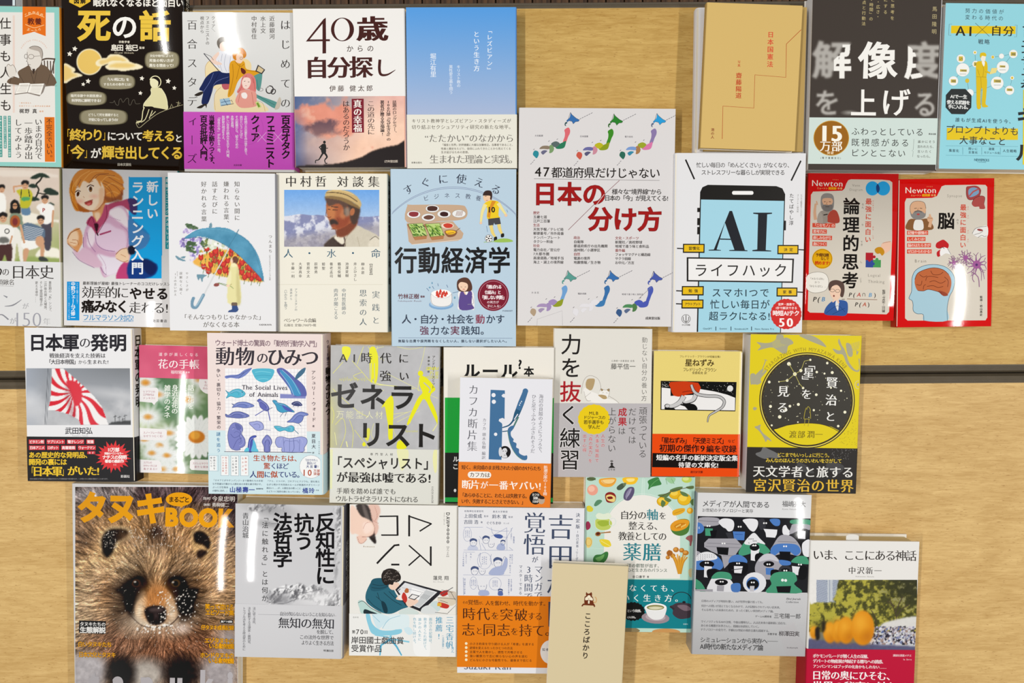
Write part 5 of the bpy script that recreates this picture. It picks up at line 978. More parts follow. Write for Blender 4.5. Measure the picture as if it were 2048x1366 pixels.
H('音声・画像で', 792, 1116, 908, 20, 'f6dcd8', .02); H('1秒で解決できる', 774, 1142, 926, 20, 'f6dcd8', .02); H('時短AIテク', 754, 1178, 942, 40, 'f8ece8', .025); H('50', 790, 1240, 904, 84, 'f8f0ec', .03, 1)
H('ChatGPT', 266, 1286, 330, 16, '3f5a66', .01); H('Gemini', 380, 1286, 434, 16, '3f5a66', .01); H('NotebookLM', 486, 1288, 582, 16, '3f5a66', .01); H('Nano Banana Pro', 628, 1288, 764, 16, '3f5a66', .01)
for x in (356, 462, 606): LN([x, 1272, x, 1300], 5, '2a3d48')
RG(147, 1218, 30, 30, 3, '5b5855'); LN([147, 1192, 147, 1246], 5, '5b5855'); LN([128, 1204, 130, 1228, 147, 1240, 164, 1228, 166, 1204], 4, '5b5855', 3); H('かんき出版', 118, 1260, 176, 13, '5b5855', .01)
flush()
# ---- two red science paperbacks
Z(1590, 330, 4.017)
def newton(panel):
    PG(panel, 'd9d1c3')
CR = 'd41a00'
begin('paperback', 'red-framed book with overlapping blue circles and long vertical black title', 'book',
      [98, 62, 824, 74, 800, 1258, 76, 1240], .017, .017, CR, 'L', '9a1c0c', .07, spec=.3, shine=(1787, 582, 1, 3.9, 8), group='red-framed science paperbacks')
BB([412, 150, 428, 122, 450, 115, 700, 118, 760, 124, 782, 140, 780, 600, 756, 1180, 735, 1200, 440, 1192, 120, 1186, 102, 1170, 110, 880, 128, 240, 145, 214, 380, 206, 398, 190], 'd9d1c3', 1)
H('Newton', 132, 142, 386, 70, 'f6ece0', 0, 1); H('科学絵本', 300, 118, 352, 8, 'f0b070'); H('ニュートン', 176, 186, 262, 17, 'f2c07a', .01); H('超図解', 268, 187, 334, 22, 'f0b020', .03); H('新書', 340, 188, 382, 18, 'f2c07a', .01)
H('Venn', 458, 162, 524, 30, '6e675e', -.02); H('Diagram', 436, 196, 546, 28, '6e675e', -.02)
E(622, 188, 54, 57, '2aa4e2', n=32); E(708, 188, 56, 57, '2aa4e2', n=32); BB([664, 152, 678, 175, 680, 200, 666, 224, 654, 204, 652, 172], '24457e')
V('論理的思考', 456, 256, 1000, 138, '23201e', .02); V('最強に面白い', 592, 262, 628, 52, 'd2462e', .014)
for s_, y in (('さいきょう', 280), ('おも', 490), ('しろ', 560)): V(s_, 628, y, y + 30*len(s_)*.6, 14, 'd2462e')
V('ろん', 545, 305, 352, 20, '55504a'); V('り', 543, 470, 492, 20, '55504a'); V('てき', 536, 606, 652, 20, '55504a'); V('し', 532, 768, 790, 20, '55504a'); V('こう', 528, 905, 948, 20, '55504a')
for k, (s_, x1) in enumerate([('「ニセモノ」の', 324), ('思考力に', 256), ('楽しみながら', 298), ('身につく!', 256)]): R(140, 466+50*k, x1, 500+50*k, 'd9533c'); H(s_, 146, 483+50*k, x1-6, 28, 'f6ddd0', .01)
# philosopher
BB([205, 470, 195, 400, 210, 370, 290, 360, 340, 380, 354, 462, 280, 462], '9c9288'); BB([265, 400, 300, 360, 340, 378, 356, 462, 270, 462, 262, 430], 'b0483a'); BB([180, 462, 185, 400, 210, 380, 225, 462], 'a89e94')
LN([165, 440, 158, 380, 166, 310], [26, 22, 16], 'd9ab8a', 3); LN([172, 290, 180, 320], 10, 'd9ab8a'); BB([206, 290, 212, 250, 240, 228, 290, 232, 312, 262, 312, 330, 296, 366, 255, 376, 222, 360, 208, 330], '8f8a86'); BB([218, 290, 230, 268, 290, 268, 304, 295, 290, 320, 262, 324, 232, 320], 'd9ab8a')
BB([218, 330, 240, 318, 262, 322, 290, 318, 304, 330, 292, 362, 256, 374, 228, 360], '77716e'); LN([232, 296, 246, 294], 4, '3a302a'); LN([272, 294, 288, 296], 4, '3a302a'); LN([258, 295, 252, 318, 264, 320], 3, '8a5a40'); LN([244, 336, 276, 336], 4, '4a3a34'); LN([228, 402, 262, 396], 8, '2a2624')
E(219, 753, 82, 80, 'e6ac1c', n=40); RG(219, 753, 76, 74, 2.5, '7a5a10'); H('予備知識', 165, 722, 272, 30, '5a2a10', .02); H('なしで', 206, 752, 272, 28, '5a2a10', .02); H('読めます!', 160, 786, 280, 32, 'c8321c', .025)
# puzzle pieces and hand
R(568, 704, 628, 764, 'b32a34'); E(636, 738, 12, 12, 'b32a34'); R(568, 764, 628, 822, '3a4f98'); E(598, 766, 11, 11, 'b32a34'); R(628, 762, 690, 822, '4a9a58'); E(628, 794, 12, 12, '3a4f98'); E(658, 758, 12, 12, '4a9a58')
BB([690, 660, 706, 625, 770, 615, 772, 670, 735, 705, 712, 712, 700, 690], 'f0c4aa'); LN([704, 628, 768, 614], 2.5, '8a5a48'); BB([640, 680, 660, 662, 690, 660, 712, 680, 718, 706, 700, 728, 682, 710, 665, 714, 648, 704], 'c98f26')
H('Logical', 584, 884, 686, 34, '7a736a', -.022); H('Thinking', 584, 934, 720, 36, '7a736a', -.022)
BB([86, 930, 100, 885, 140, 865, 200, 860, 250, 880, 270, 930, 262, 985, 230, 1015, 160, 1028, 110, 1012, 88, 980], 'efebe2'); LN([86, 930, 100, 885, 140, 865, 200, 860, 250, 880, 270, 930, 262, 985, 230, 1015, 160, 1028, 110, 1012, 88, 980], 2.5, '6a645c', 3, True); H('「AならばB」', 112, 912, 244, 20, '6a645c'); H('かつ', 155, 942, 200, 20, '6a645c'); H('「BならばC」…', 104, 972, 254, 20, '6a645c')
H('P(', 142, 1076, 204, 54, '35302c', .006, 1, sl=.2); H('B', 212, 1076, 248, 50, '4a86b8', .006, 1, sl=.2); H('P(', 428, 1040, 488, 46, '35302c', .006, 1, sl=.2); H('A', 496, 1040, 534, 46, 'c0473e', .006, 1, sl=.2); H('∩', 540, 1040, 578, 40, '35302c'); H('B', 588, 1042, 626, 46, '5a9ac8', .006, 1, sl=.2); H(')', 632, 1042, 652, 46, '35302c', 0, 1)
LN([418, 1076, 660, 1082], 4, '8a5a40'); LN([376, 1078, 400, 1078], 4, '35302c'); H('P(', 478, 1118, 536, 46, '35302c', .006, 1, sl=.2); H('A', 542, 1118, 578, 46, 'c0573e', .006, 1, sl=.2); H(')', 582, 1118, 600, 46, '35302c', 0, 1)
BB([240, 1200, 245, 1150, 290, 1100, 340, 1085, 400, 1090, 424, 1120, 412, 1205, 330, 1210], '3d5fa0'); BB([330, 1090, 352, 1085, 345, 1170, 325, 1130], 'e4e4e4'); LN([250, 1190, 340, 1130, 400, 1180], 3, '24406f', 3); LN([300, 1200, 400, 1150], 3, '24406f'); BB([275, 985, 300, 960, 360, 965, 375, 1010, 355, 1070, 315, 1085, 285, 1045], 'f0cdb4')
BB([268, 985, 280, 940, 330, 924, 385, 945, 398, 1000, 385, 1060, 362, 1050, 368, 1000, 340, 965, 300, 975, 278, 1010], '5d4a44'); RG(300, 1008, 18, 12, 3, '5a504a'); RG(342, 1012, 18, 12, 3, '5a504a'); E(312, 1052, 7, 8, '8a4a40'); LN([300, 1100, 335, 1080, 350, 1110], 14, 'f0cdb4', 3)
V('監修・高山飛鳥 構成', 714, 1002, 1184, 20, '3a3530', .008) if 0 else V('監修／今井宏・山川健', 714, 1002, 1184, 26, '3a3530', .006)
flush()
begin('paperback', 'red-framed book with a blue head in profile showing an orange brain', 'book',
      [832, 112, 1588, 108, 1588, 1300, 810, 1300], .015, .015, CR, 'L', 'a8200e', .07, spec=.3, shine=(1922, 592, 1, 1.7, 3.6), group='red-framed science paperbacks', rs=.003)
BB([1162, 205, 1178, 172, 1205, 162, 1480, 158, 1530, 160, 1544, 176, 1545, 600, 1545, 1225, 1530, 1248, 1200, 1250, 905, 1250, 884, 1232, 884, 900, 882, 300, 895, 268, 1100, 264, 1140, 250], 'd9d1c3', 1)
H('Newton', 882, 200, 1136, 70, 'f6ece0', 0, 1); H('科学絵本', 1056, 174, 1108, 8, 'f0b070'); H('ニュートン', 930, 244, 1014, 17, 'f2c07a', .01); H('超図解', 1020, 243, 1086, 22, 'f0b020', .03); H('新書', 1092, 243, 1134, 18, 'f2c07a', .01)
H('Synapse', 1220, 246, 1344, 34, '6e675e', -.022)
BB([1376, 180, 1400, 170, 1460, 168, 1494, 200, 1480, 250, 1430, 278, 1390, 274, 1376, 240], 'a84a4a'); BB([1394, 200, 1430, 180, 1470, 192, 1476, 225, 1440, 250, 1400, 255], '7fa4c4'); LN([1400, 250, 1430, 215, 1470, 195], 12, 'b85a58'); LN([1376, 180, 1376, 240, 1392, 276, 1430, 278, 1482, 248, 1494, 200], 3, '5a2a2a', 3); BB([1420, 310, 1440, 270, 1490, 248, 1525, 260, 1520, 310, 1526, 350, 1484, 352, 1478, 335, 1440, 335], 'b0504c'); LN([1420, 310, 1440, 270, 1490, 248, 1525, 260, 1518, 310], 3, '5a2a2a', 3)
V('脳', 1215, 380, 516, 140, '23201e', .022); V('最強に面白い', 1352, 310, 672, 52, 'd2462e', .014); V('のう', 1306, 430, 480, 20, '55504a')
for y in (330, 400, 520, 590): V('さい', 1390, y, y+34, 14, 'd2462e')
BB([900, 520, 905, 455, 935, 432, 990, 440, 1060, 430, 1095, 460, 1100, 520], '8a5f3c'); BB([960, 450, 990, 440, 1025, 450, 1028, 518, 955, 518], 'e9e6e0'); BB([925, 380, 925, 330, 950, 296, 1000, 290, 1040, 305, 1052, 350, 1046, 400, 1020, 430, 985, 438, 945, 425], 'dcae8a'); BB([926, 372, 940, 396, 960, 372, 990, 366, 1020, 372, 1045, 390, 1050, 366, 1048, 410, 1020, 432, 985, 440, 950, 430, 930, 405], '8b8784'); E(990, 396, 13, 7, 'b84a48')
LN([958, 350, 978, 347], 4, '3a302a'); LN([1002, 347, 1022, 350], 4, '3a302a'); LN([990, 345, 984, 368, 996, 370], 3, '8a5a40'); LN([960, 378, 990, 368, 1020, 378], 9, '6b6664', 3); LN([925, 380, 925, 330, 950, 296, 1000, 290, 1040, 305, 1052, 350], 3, '5a4a40', 3)
LN([1080, 500, 1090, 450, 1082, 395], [26, 24, 12], 'dcae8a', 3); BB([1062, 425, 1080, 412, 1106, 425, 1104, 450, 1070, 455], 'dcae8a'); LN([1064, 425, 1104, 428], 3, '7a5a48')
for k, (s_, x1) in enumerate([('記憶や感情の', 1070), ('しくみとは?', 1048), ('脳のはたらきが', 1092), ('ゼロからわかる!', 1098)]): R(900, 528+50*k, x1, 562+50*k, 'd9533c'); H(s_, 906, 545+50*k, x1-6, 28, 'f6ddd0', .01)
BB([1132, 660, 1135, 630, 1160, 612, 1190, 600, 1215, 615, 1235, 640, 1225, 670, 1190, 662, 1160, 672], 'c22c30'); BB([1140, 700, 1170, 680, 1182, 700, 1160, 735, 1142, 732], 'c22c30'); BB([1165, 690, 1190, 662, 1225, 672, 1252, 718, 1210, 710, 1170, 732], 'f0eeec'); LN([1225, 672, 1252, 718], 3, '5a5550'); LN([1165, 670, 1185, 660, 1200, 672], 4, '3a2a28')
BB([1425, 545, 1450, 508, 1490, 496, 1545, 490, 1545, 575, 1490, 580, 1455, 575], 'eceae6'); LN([1540, 492, 1480, 500, 1445, 515, 1424, 550], 3, '5a5550', 4); LN([1440, 560, 1490, 545, 1510, 530], 3, '5a5550', 4); LN([1470, 582, 1500, 565, 1520, 575, 1540, 570], 3, '5a5550', 4); E(1486, 522, 24, 9, '9a4a4a', 10)
BB([942, 900, 970, 845, 1040, 808, 1130, 800, 1210, 820, 1265, 870, 1282, 930, 1270, 1000, 1240, 1060, 1222, 1150, 1225, 1250, 1040, 1250, 1030, 1200, 980, 1195, 950, 1170, 945, 1100, 915, 1070, 935, 1020, 938, 960], 'a9cbd9', 4)
LN([1035, 1250, 1028, 1200, 980, 1195, 950, 1170, 948, 1120, 940, 1090, 915, 1070, 935, 1020, 938, 960, 942, 900, 970, 845, 1040, 808, 1130, 800, 1210, 820, 1265, 870, 1282, 930, 1270, 1000, 1240, 1060, 1222, 1150, 1224, 1250], 3.5, '3d5a6c', 4)
BB([962, 920, 985, 870, 1050, 838, 1120, 826, 1190, 842, 1235, 880, 1255, 930, 1250, 990, 1225, 1040, 1180, 1030, 1130, 1012, 1070, 1000, 1030, 1012, 985, 1008, 964, 965], 'bf6a42', 4); BB([1150, 1010, 1200, 1020, 1230, 1045, 1190, 1052], '9a4a34')
for a_ in ([975, 960, 1010, 965, 1020, 930], [1000, 880, 1030, 900, 1060, 890], [1050, 930, 1060, 900, 1100, 895, 1150, 905], [1090, 850, 1110, 880, 1160, 880, 1190, 860], [1080, 940, 1120, 930, 1170, 950, 1210, 930], [1060, 975, 1110, 970, 1150, 985, 1190, 975], [1200, 900, 1230, 930, 1225, 980], [1030, 1000, 1035, 970, 1050, 960], [962, 920, 985, 870, 1050, 838, 1120, 826, 1190, 842, 1235, 880], [985, 1008, 1030, 1012, 1070, 1000, 1130, 1012, 1180, 1030]): LN(a_, 4, '6e3424', 4)
H('Brain', 958, 770, 1058, 36, '6e675e', -.022)
NP = '9a6a94'; rs = random.Random(5)
for cx, cy, R_ in ((1460, 800, 110), (1370, 745, 60), (1275, 785, 48)):
    for k in range(11):
        a = k*.571 + rs.uniform(-.2, .2); x1 = cx + R_*.55*math.cos(a); y1 = cy + R_*.55*math.sin(a)*1.1; x2 = cx + R_*math.cos(a+.25)*rs.uniform(.8, 1.1); y2 = cy + R_*math.sin(a+.25)*rs.uniform(.9, 1.3)
        LN([cx, cy, x1, y1, min(x2, 1538), y2], [R_*.2, 6, 3], NP, 3); LN([x1, y1, min(x1 + 30*math.cos(a-.7), 1538), y1 + 34*math.sin(a-.7)], 3, '7a5074')
    E(cx, cy, R_*.3, R_*.3, 'a35f98')
E(1458, 802, 10, 10, '5a3a70'); LN([1420, 860, 1470, 900, 1480, 980], 6, NP, 3); LN([1440, 840, 1425, 910, 1440, 940], 5, NP, 3)
V('監修・岩山真史', 1496, 1050, 1215, 22, '3a3530', .006)
flush()
# ================================================================ third row
Z(40, 640, 4.018)
begin('paperback', 'white book with a red and white rising-sun flag photo over a black band', 'book',
      [44, 58, 905, 70, 925, 1290, 56, 1302], .0225, .0225, 'e6e6e8', 'R', 'dededf', .5, rs=.004)
SP('日本軍の発明', .04, .52, .016, '26221f', .02)
g = P(50, 388, 899, 845, 'a8acb2', 1.4); g.grad(388, '8f949c', 845, 'b2b4b8'); z_ = vnoise(g.X.shape, 34, 21, 5); g.mix(np.clip((z_-.52)*3, 0, .7)*np.clip((g.Y-480)/200, 0, 1), 'cfd0d3'); g.mix(np.clip((g.X-300)/500, 0, 1)*np.clip((560-g.Y)/170, 0, 1)*.55, '6f7275'); g.mix(np.clip((200-g.X)/150, 0, 1)*.6, 'a9b2c0')
g.e(80, 660, 60, 60, 'd4d6da', 40).e(100, 740, 90, 50, 'c6c8cc', 40).e(780, 600, 130, 18, 'cfd0d3', 25, 8).e(560, 800, 120, 16, 'b9bbbe', 20)
g.p([700, 845, 740, 820, 899, 805, 899, 845], '4a4c4e', 1, sm=0)
for x, y0 in ((765, 765), (800, 770), (845, 760), (825, 790)): g.l([x, 830, x, y0], 4, '3c3e40', sm=0).l([x-14, y0+15, x+14, y0+5], 3, '3c3e40', sm=0)
g.l([225, 390, 200, 838], 4, '5c6066', sm=0).l([238, 390, 214, 838], 3, '7a7e84', sm=0); FL = [258, 392, 350, 392, 420, 450, 520, 540, 600, 620, 660, 700, 712, 845, 490, 845, 470, 800, 400, 760, 300, 730, 225, 722, 245, 640, 250, 560]
g.p(FL, 'eceaea', 0, sm=0); fm_ = g.mp(FL, 0, 0); cx, cy = 432, 585; an = (np.degrees(np.arctan2(g.Y-cy, (g.X-cx)*1.25)) + 6 + 6*np.sin(np.hypot(g.X-cx, g.Y-cy)/60)) % 22.5; g.mix(fm_*np.clip(np.minimum(an-1, 12.2-an)/1.2, 0, 1), 'd42a38')
g.p([370, 500, 400, 488, 450, 495, 490, 540, 500, 600, 490, 660, 460, 690, 440, 680, 410, 600], 'd42a38', 1); g.mix(g.mp([370, 520, 400, 560, 430, 690, 450, 780, 400, 760, 380, 680, 360, 600], 6)*.35, '7a2a34'); g.mix(fm_*g.me(500, 700, 40, 160, 60, -20)*.15, 'ffffff')
g.put()
H('日本軍', 72, 180, 475, 144, '24232a', .028, sx=140); H('の', 478, 182, 566, 96, '24232a', 0, 1); H('発明', 565, 182, 860, 144, '24232a', .028, sx=146)
H('戦後経済を支えた技術は', 236, 286, 688, 42, '3a383c', .01, 1); H('「大日本帝国」', 212, 336, 470, 42, '3a383c', .016); H('から', 468, 338, 538, 36, '3a383c', 0, 1); H('生まれた!', 540, 337, 712, 38, '3a383c', .012, 1)
H('武田知弘', 362, 890, 584, 58, '33323a', .008); H('Tomohiro Takeda', 418, 930, 548, 14, '8a888c')
band(500, 940, 1296, '2a292b', spc='232225')
for (x0, x1, s_), y in [(a_, 978) for a_ in ((72, 198, 'ビタミン剤'), (215, 362, 'サプリメント'), (378, 516, '電子レンジ'), (534, 598, '胃腸'))] + [(a_, 1026) for a_ in ((74, 204, '日本アニメ'), (218, 316, 'ロボット'), (332, 450, '高層建築'), (466, 610, 'ウォークマン'))] + [((542, 606, 'など'), 1066)]:
    h_ = 18 if y < 1060 else 11
    R(x0, y-h_, x1, y+h_, 'cf3a44'); H(s_, x0+6, y, x1-6, h_*1.55, 'f6e6e4', .02)
YW = 'e9c236'
H('あの歴史的な発明品、', 72, 1084, 574, 52, YW, .025); H('開発の裏には', 72, 1140, 378, 54, YW, .025); H('「', 66, 1215, 112, 80, YW); H('日本軍', 104, 1215, 340, 86, YW, .03, 1); H('」', 340, 1215, 380, 80, YW); H('がいた!', 384, 1212, 640, 82, YW, .028, 1)
H('日本の技術力が世界を変えた戦後史を知られざる開発秘話で読み解きます。いま明かされる真実の歴史がここにあります。', 80, 1276, 716, 15, '8c8a8c')
PG([v for k in range(48) for v in (752 + (152 if k % 4 == 1 else (128 if k % 2 else 104))*math.cos(k*math.pi/24), 1098 + (134 if k % 4 == 1 else (112 if k % 2 else 88))*math.sin(k*math.pi/24))], 'd93a3e')
H('11万部', 706, 1042, 800, 36, 'f6eeea', .03); H('突破のベストセラー', 680, 1072, 832, 22, 'f6eeea', .03); H('ナチスの発明', 664, 1102, 858, 36, 'f6eeea', .03); H('著者の最新作', 684, 1134, 836, 28, 'f6eeea', .03); H('!!', 750, 1162, 778, 20, 'f6eeea', .03)
H('彩図社', 810, 1256, 884, 24, 'e8e4e2', .01)
flush()
# ---- flowers
begin('small_paperback', 'small flower handbook with daisy photo and a pink strip along its top', 'book',
      [972, 205, 1600, 212, 1590, 1238, 950, 1228], .0125, .0125, '7f9a72', 'R', 'd8607c', .07, spec=.3, shine=(362, 862, 0, 3, 1.6))
g = P(945, 440, 1600, 1250, '8ba27a', 1.8); z_ = vnoise(g.X.shape, 60, 33, 3); t_ = np.clip((z_-.3)*2.2, 0, 1)[..., None]; g.im = hexc('4a6b4c')*(1-t_) + hexc('b8c69c')*t_; g.e(1180, 640, 90, 60, '5f9a74', 60, a=.7).e(1420, 590, 70, 50, 'c3c48a', 50, a=.6).e(1450, 700, 80, 120, '7fa070', 60, a=.6)
def daisy(x, y, r, rc, n_, asp=1., soft=1, wht='e8ebe9'):
    for k in range(n_):
        a = 2*math.pi*k/n_ + .2; g.e(x + r*.55*math.cos(a), y + r*.55*math.sin(a)*asp, r*.5, r*.16, wht, soft, math.degrees(math.atan2(math.sin(a)*asp, math.cos(a))))
    for k in range(n_): a = 2*math.pi*k/n_ + .2; g.l([x + rc*math.cos(a), y + rc*math.sin(a)*asp, x + r*.9*math.cos(a), y + r*.9*math.sin(a)*asp], 2, 'b9c2c0', .5, sm=0)
    g.e(x, y, rc, rc*asp*.8, 'c87a2a', soft+1).e(x-rc*.2, y-rc*.2, rc*.6, rc*.5, 'e0a040', soft+2)
daisy(1010, 505, 90, 28, 14, .8, 5); daisy(1030, 780, 100, 22, 14, .7, 6); daisy(1110, 600, 70, 16, 12, .6, 8); daisy(1120, 1010, 100, 22, 14, .8, 5); daisy(1180, 1090, 110, 24, 14, .6, 4); daisy(1060, 1070, 70, 20, 14, .7, 5); daisy(1420, 940, 175, 66, 20, .95, 1); daisy(1160, 1200, 100, 22, 14, .6, 5); daisy(1350, 640, 80, 12, 12, .8, 10); daisy(1200, 910, 90, 20, 12, .6, 6); daisy(1450, 480, 90, 20, 12, .6, 8); daisy(1260, 1200, 90, 20, 12, .6, 5); daisy(1000, 960, 80, 18, 12, .6, 6)
g.put()
for pp in ([950, 540, 1100, 545, 1112, 560, 1108, 650, 1092, 662, 1078, 684, 1060, 664, 950, 655], [950, 866, 1165, 878, 1180, 892, 1178, 956, 1160, 970, 950, 962], [950, 1120, 1112, 1128, 1130, 1142, 1140, 1210, 1110, 1232, 950, 1228], [1380, 1120, 1600, 1125, 1600, 1215, 1378, 1205, 1364, 1190, 1366, 1135]): PG(pp, 'efecec')
E(1520, 505, 84, 90, 'efecec')
for s_, x0, x1, y in (('ヒマワリの', 988, 1086, 575), ('江戸時代は', 988, 1078, 600), ('ナンキク?!', 988, 1086, 628), ('スノーフレークは', 990, 1140, 905), ('なぜうつむく花?', 990, 1150, 932), ('スズランの', 992, 1060, 1145), ('かわいさには', 992, 1100, 1170), ('毒がある!?', 990, 1104, 1196), ('スミレとサクラの', 1386, 1530, 1152), ('意外な関係?!', 1400, 1530, 1180), ('「奥」', 1476, 1506, 500), ('ポピーは', 1480, 1540, 525), ('冬の花?', 1470, 1530, 550)): H(s_, x0, y, x1, 20, 'b06a7a')
V('話に花を', 1374, 520, 715, 56, 'eef2ea', .01, 1); V('咲かせる', 1312, 520, 715, 56, 'eef2ea', .01, 1); V('身近な花の', 1246, 520, 755, 54, 'eef2ea', .01, 1); V('雑学のタネ', 1186, 520, 790, 54, 'eef2ea', .01, 1)
H('池田書店', 1262, 1196, 1330, 22, 'f0f2ee')
band(1200, 200, 468, 'd9607e', name='paper_strip', spc='c8506e')
g = P(965, 200, 1600, 468, 'd9607e', 3); g.n(.06, 120, 5, 2).e(1000, 330, 60, 70, 'e68aa2', 60, a=.6).e(1320, 240, 160, 40, 'd04c70', 60, a=.6); g.put()
H('道歩が楽しくなる', 1110, 275, 1440, 30, 'f4e3e6'); H('花の手帳', 1108, 352, 1444, 84, 'f8f2f2', .004, 1); H('稲垣栄洋', 1214, 418, 1326, 30, 'f4e3e6', .004, 1); H('監修', 1332, 420, 1366, 14, 'f4e3e6', .02)
flush()
# ---- animals
Z(400, 650, 3.904)
begin('thick_paperback', 'thick pink and pale blue book with blue drawings of animals on a grid', 'book',
      [60, 64, 958, 68, 972, 1328, 66, 1312], .038, .038, 'e8d8d4', 'R', 'dccac8', .5, rs=.004)
SP('ウォード博士', .04, .2, .012, '4a3f60', .01); SP('動物のひみつ', .21, .52, .022, '26221f', .02); SP('アシュリー・ウォード', .54, .8, .01, '3a4a70', .01)
H('ウォード博士の驚異の「動物行動学入門」', 118, 138, 940, 54, '6a4a5c', .006)
H('動物', 118, 242, 430, 156, '2c2530', .012, 1, sx=152); H('の', 440, 256, 535, 96, '2c2530', .01, 1); H('ひみつ', 526, 248, 925, 150, '2c2530', .018, 1, sx=146)
R(60, 822, 970, 1330, 'cfe3e8')
R(196, 338, 830, 992, 'f0eff0')
for k in range(1, 24): LN([196+27*k, 340, 199+27*k, 990], 1.6, 'c3c1cc')
for k in range(1, 24): LN([196, 340+27.5*k, 830, 342+27.5*k], 1.6, 'c3c1cc')
B1, B2, B3, LB = '6f7fc0', '4fb2cc', '4a5aa8', '9aa2d8'
def blob(p, c, oc='3d4a80'):
    BB(p, c); LN(p, 3, oc, 4, True); q = pairs(p); m = q.mean(0)
    for k_, f_ in ((0, .72), (1, .45)): LN((m + (q - m)*f_ + [2, 3])[: max(4, len(q)*2//3)].ravel(), 2, oc if k_ else 'b4bce4', 3)
BB([195, 400, 240, 390, 300, 385, 350, 350, 405, 336, 380, 370, 345, 400, 300, 418, 240, 412, 205, 418], B1); LN([205, 402, 290, 395, 405, 338], 3, '3d4a80', 4); LN([300, 418, 345, 372], 3, '3d4a80')
BB([415, 345, 570, 345, 568, 400, 540, 432, 492, 448, 445, 430, 420, 395], B2); LN([430, 370, 480, 362, 555, 372], 4, '7fcfe0', 3); LN([428, 400, 490, 392, 560, 398], 4, '3a9ab8', 3); LN([450, 425, 495, 418, 535, 424], 4, '7fcfe0', 3)
BB([600, 345, 640, 335, 690, 365, 740, 410, 790, 450, 825, 500, 825, 560, 730, 560, 700, 500, 650, 430, 610, 380], '5a62a8'); BB([620, 350, 680, 385, 740, 450, 790, 545, 730, 545, 690, 470], '3f8fc0'); BB([740, 430, 755, 385, 795, 345, 824, 334, 815, 370, 775, 410], '3f6a88'); LN([640, 350, 720, 430, 780, 540], 3, '9ad0e8', 4); LN([625, 370, 700, 470, 735, 555], 3, 'b8bfe8', 4); PG([626, 538, 728, 542, 728, 560, 825, 556, 825, 574, 626, 572], '8086c0')
H('The Social Lives', 326, 484, 684, 50, '3a3440', .008, 1); H('of Animals', 384, 540, 612, 50, '3a3440', .008, 1)
blob([200, 510, 225, 525, 262, 505, 310, 500, 352, 530, 340, 555, 290, 568, 240, 556, 205, 572, 218, 540], B2, '2f7a94'); E(330, 524, 4, 4, '1f3a50')
blob([248, 614, 268, 620, 300, 604, 360, 602, 422, 628, 400, 642, 350, 648, 290, 640, 252, 645, 262, 628], B1); blob([200, 694, 222, 704, 260, 680, 320, 678, 384, 706, 360, 722, 300, 728, 240, 722, 204, 716], '6670b0')
blob([446, 592, 466, 576, 486, 590, 520, 615, 540, 650, 530, 672, 500, 665, 470, 640, 460, 605], '5f66b0'); LN([500, 665, 430, 708], 6, '5f66b0'); LN([530, 660, 548, 748], 7, '5f66b0'); LN([515, 668, 566, 645], 4, '3d4a80')
blob([566, 592, 592, 588, 610, 606, 660, 618, 700, 645, 738, 680, 690, 676, 640, 684, 605, 665, 592, 630], '3f9ac0', '2a5a84'); BB([640, 625, 690, 645, 725, 675, 670, 665], '4a5ab0'); LN([650, 684, 625, 718], 3, '3d4a80'); LN([675, 680, 665, 712], 3, '3d4a80')
blob([715, 615, 740, 598, 775, 600, 798, 625, 780, 632, 740, 630], '3a4270'); LN([735, 628, 725, 640], 3, '26305a'); LN([770, 628, 765, 642], 3, '26305a')
blob([680, 758, 710, 735, 740, 700, 785, 678, 838, 690, 842, 704, 812, 712, 800, 745, 770, 768, 730, 760], B1); LN([770, 768, 790, 790], 3, '3d4a80')
blob([385, 762, 420, 755, 450, 750, 485, 765, 498, 800, 480, 820, 440, 822, 415, 800, 395, 782], LB); LN([490, 815, 552, 822], 3, '5a62a0'); blob([580, 790, 620, 790, 660, 800, 710, 785, 735, 800, 728, 830, 690, 832, 660, 822, 620, 830, 590, 808], B2, '2f7a94'); LN([728, 810, 770, 850], 4, '2f7a94')
blob([235, 790, 270, 762, 320, 780, 335, 815, 325, 850, 350, 890, 350, 940, 310, 965, 318, 972, 280, 978, 240, 960, 222, 910, 218, 850], '7a80c0'); LN([255, 800, 300, 810, 320, 850, 270, 880, 240, 850], 3, '4a5090', 4); LN([330, 880, 290, 900, 260, 960], 3, '4a5090', 4); BB([275, 770, 310, 782, 322, 810, 296, 820, 280, 800], '6068a8')
blob([375, 985, 380, 910, 395, 875, 430, 862, 440, 872, 415, 890, 420, 940, 412, 988], '4a58b0', '2a3470'); BB([400, 985, 412, 930, 416, 895, 436, 930, 440, 985], '5fb8d8'); BB([345, 990, 360, 960, 380, 960, 380, 990], '5fc0d8')
BB([425, 990, 435, 965, 450, 970, 455, 990], '5fc0d8')
blob([485, 910, 505, 875, 525, 858, 550, 880, 562, 915, 548, 950, 545, 990, 505, 990, 500, 950], '7a80c0'); LN([510, 900, 505, 985], 3, '4a5090'); LN([540, 900, 540, 985], 3, '4a5090')
blob([588, 920, 600, 880, 640, 872, 690, 885, 740, 880, 790, 872, 830, 885, 836, 920, 815, 955, 800, 992, 650, 992, 640, 958, 610, 955], LB); LN([650, 880, 660, 990], 3, '6068a0', 4); LN([730, 885, 735, 960, 720, 990], 4, '6068a0', 4); LN([700, 890, 700, 988], 3, '6068a0'); LN([780, 890, 775, 985], 3, '6068a0')
LN([190, 988, 870, 996], 4, '4a4458')
V('争い・裏切り・協力・繁栄の', 144, 338, 815, 33, '4a3f4a'); V('謎を追う', 144, 830, 1000, 33, '4a86b0')
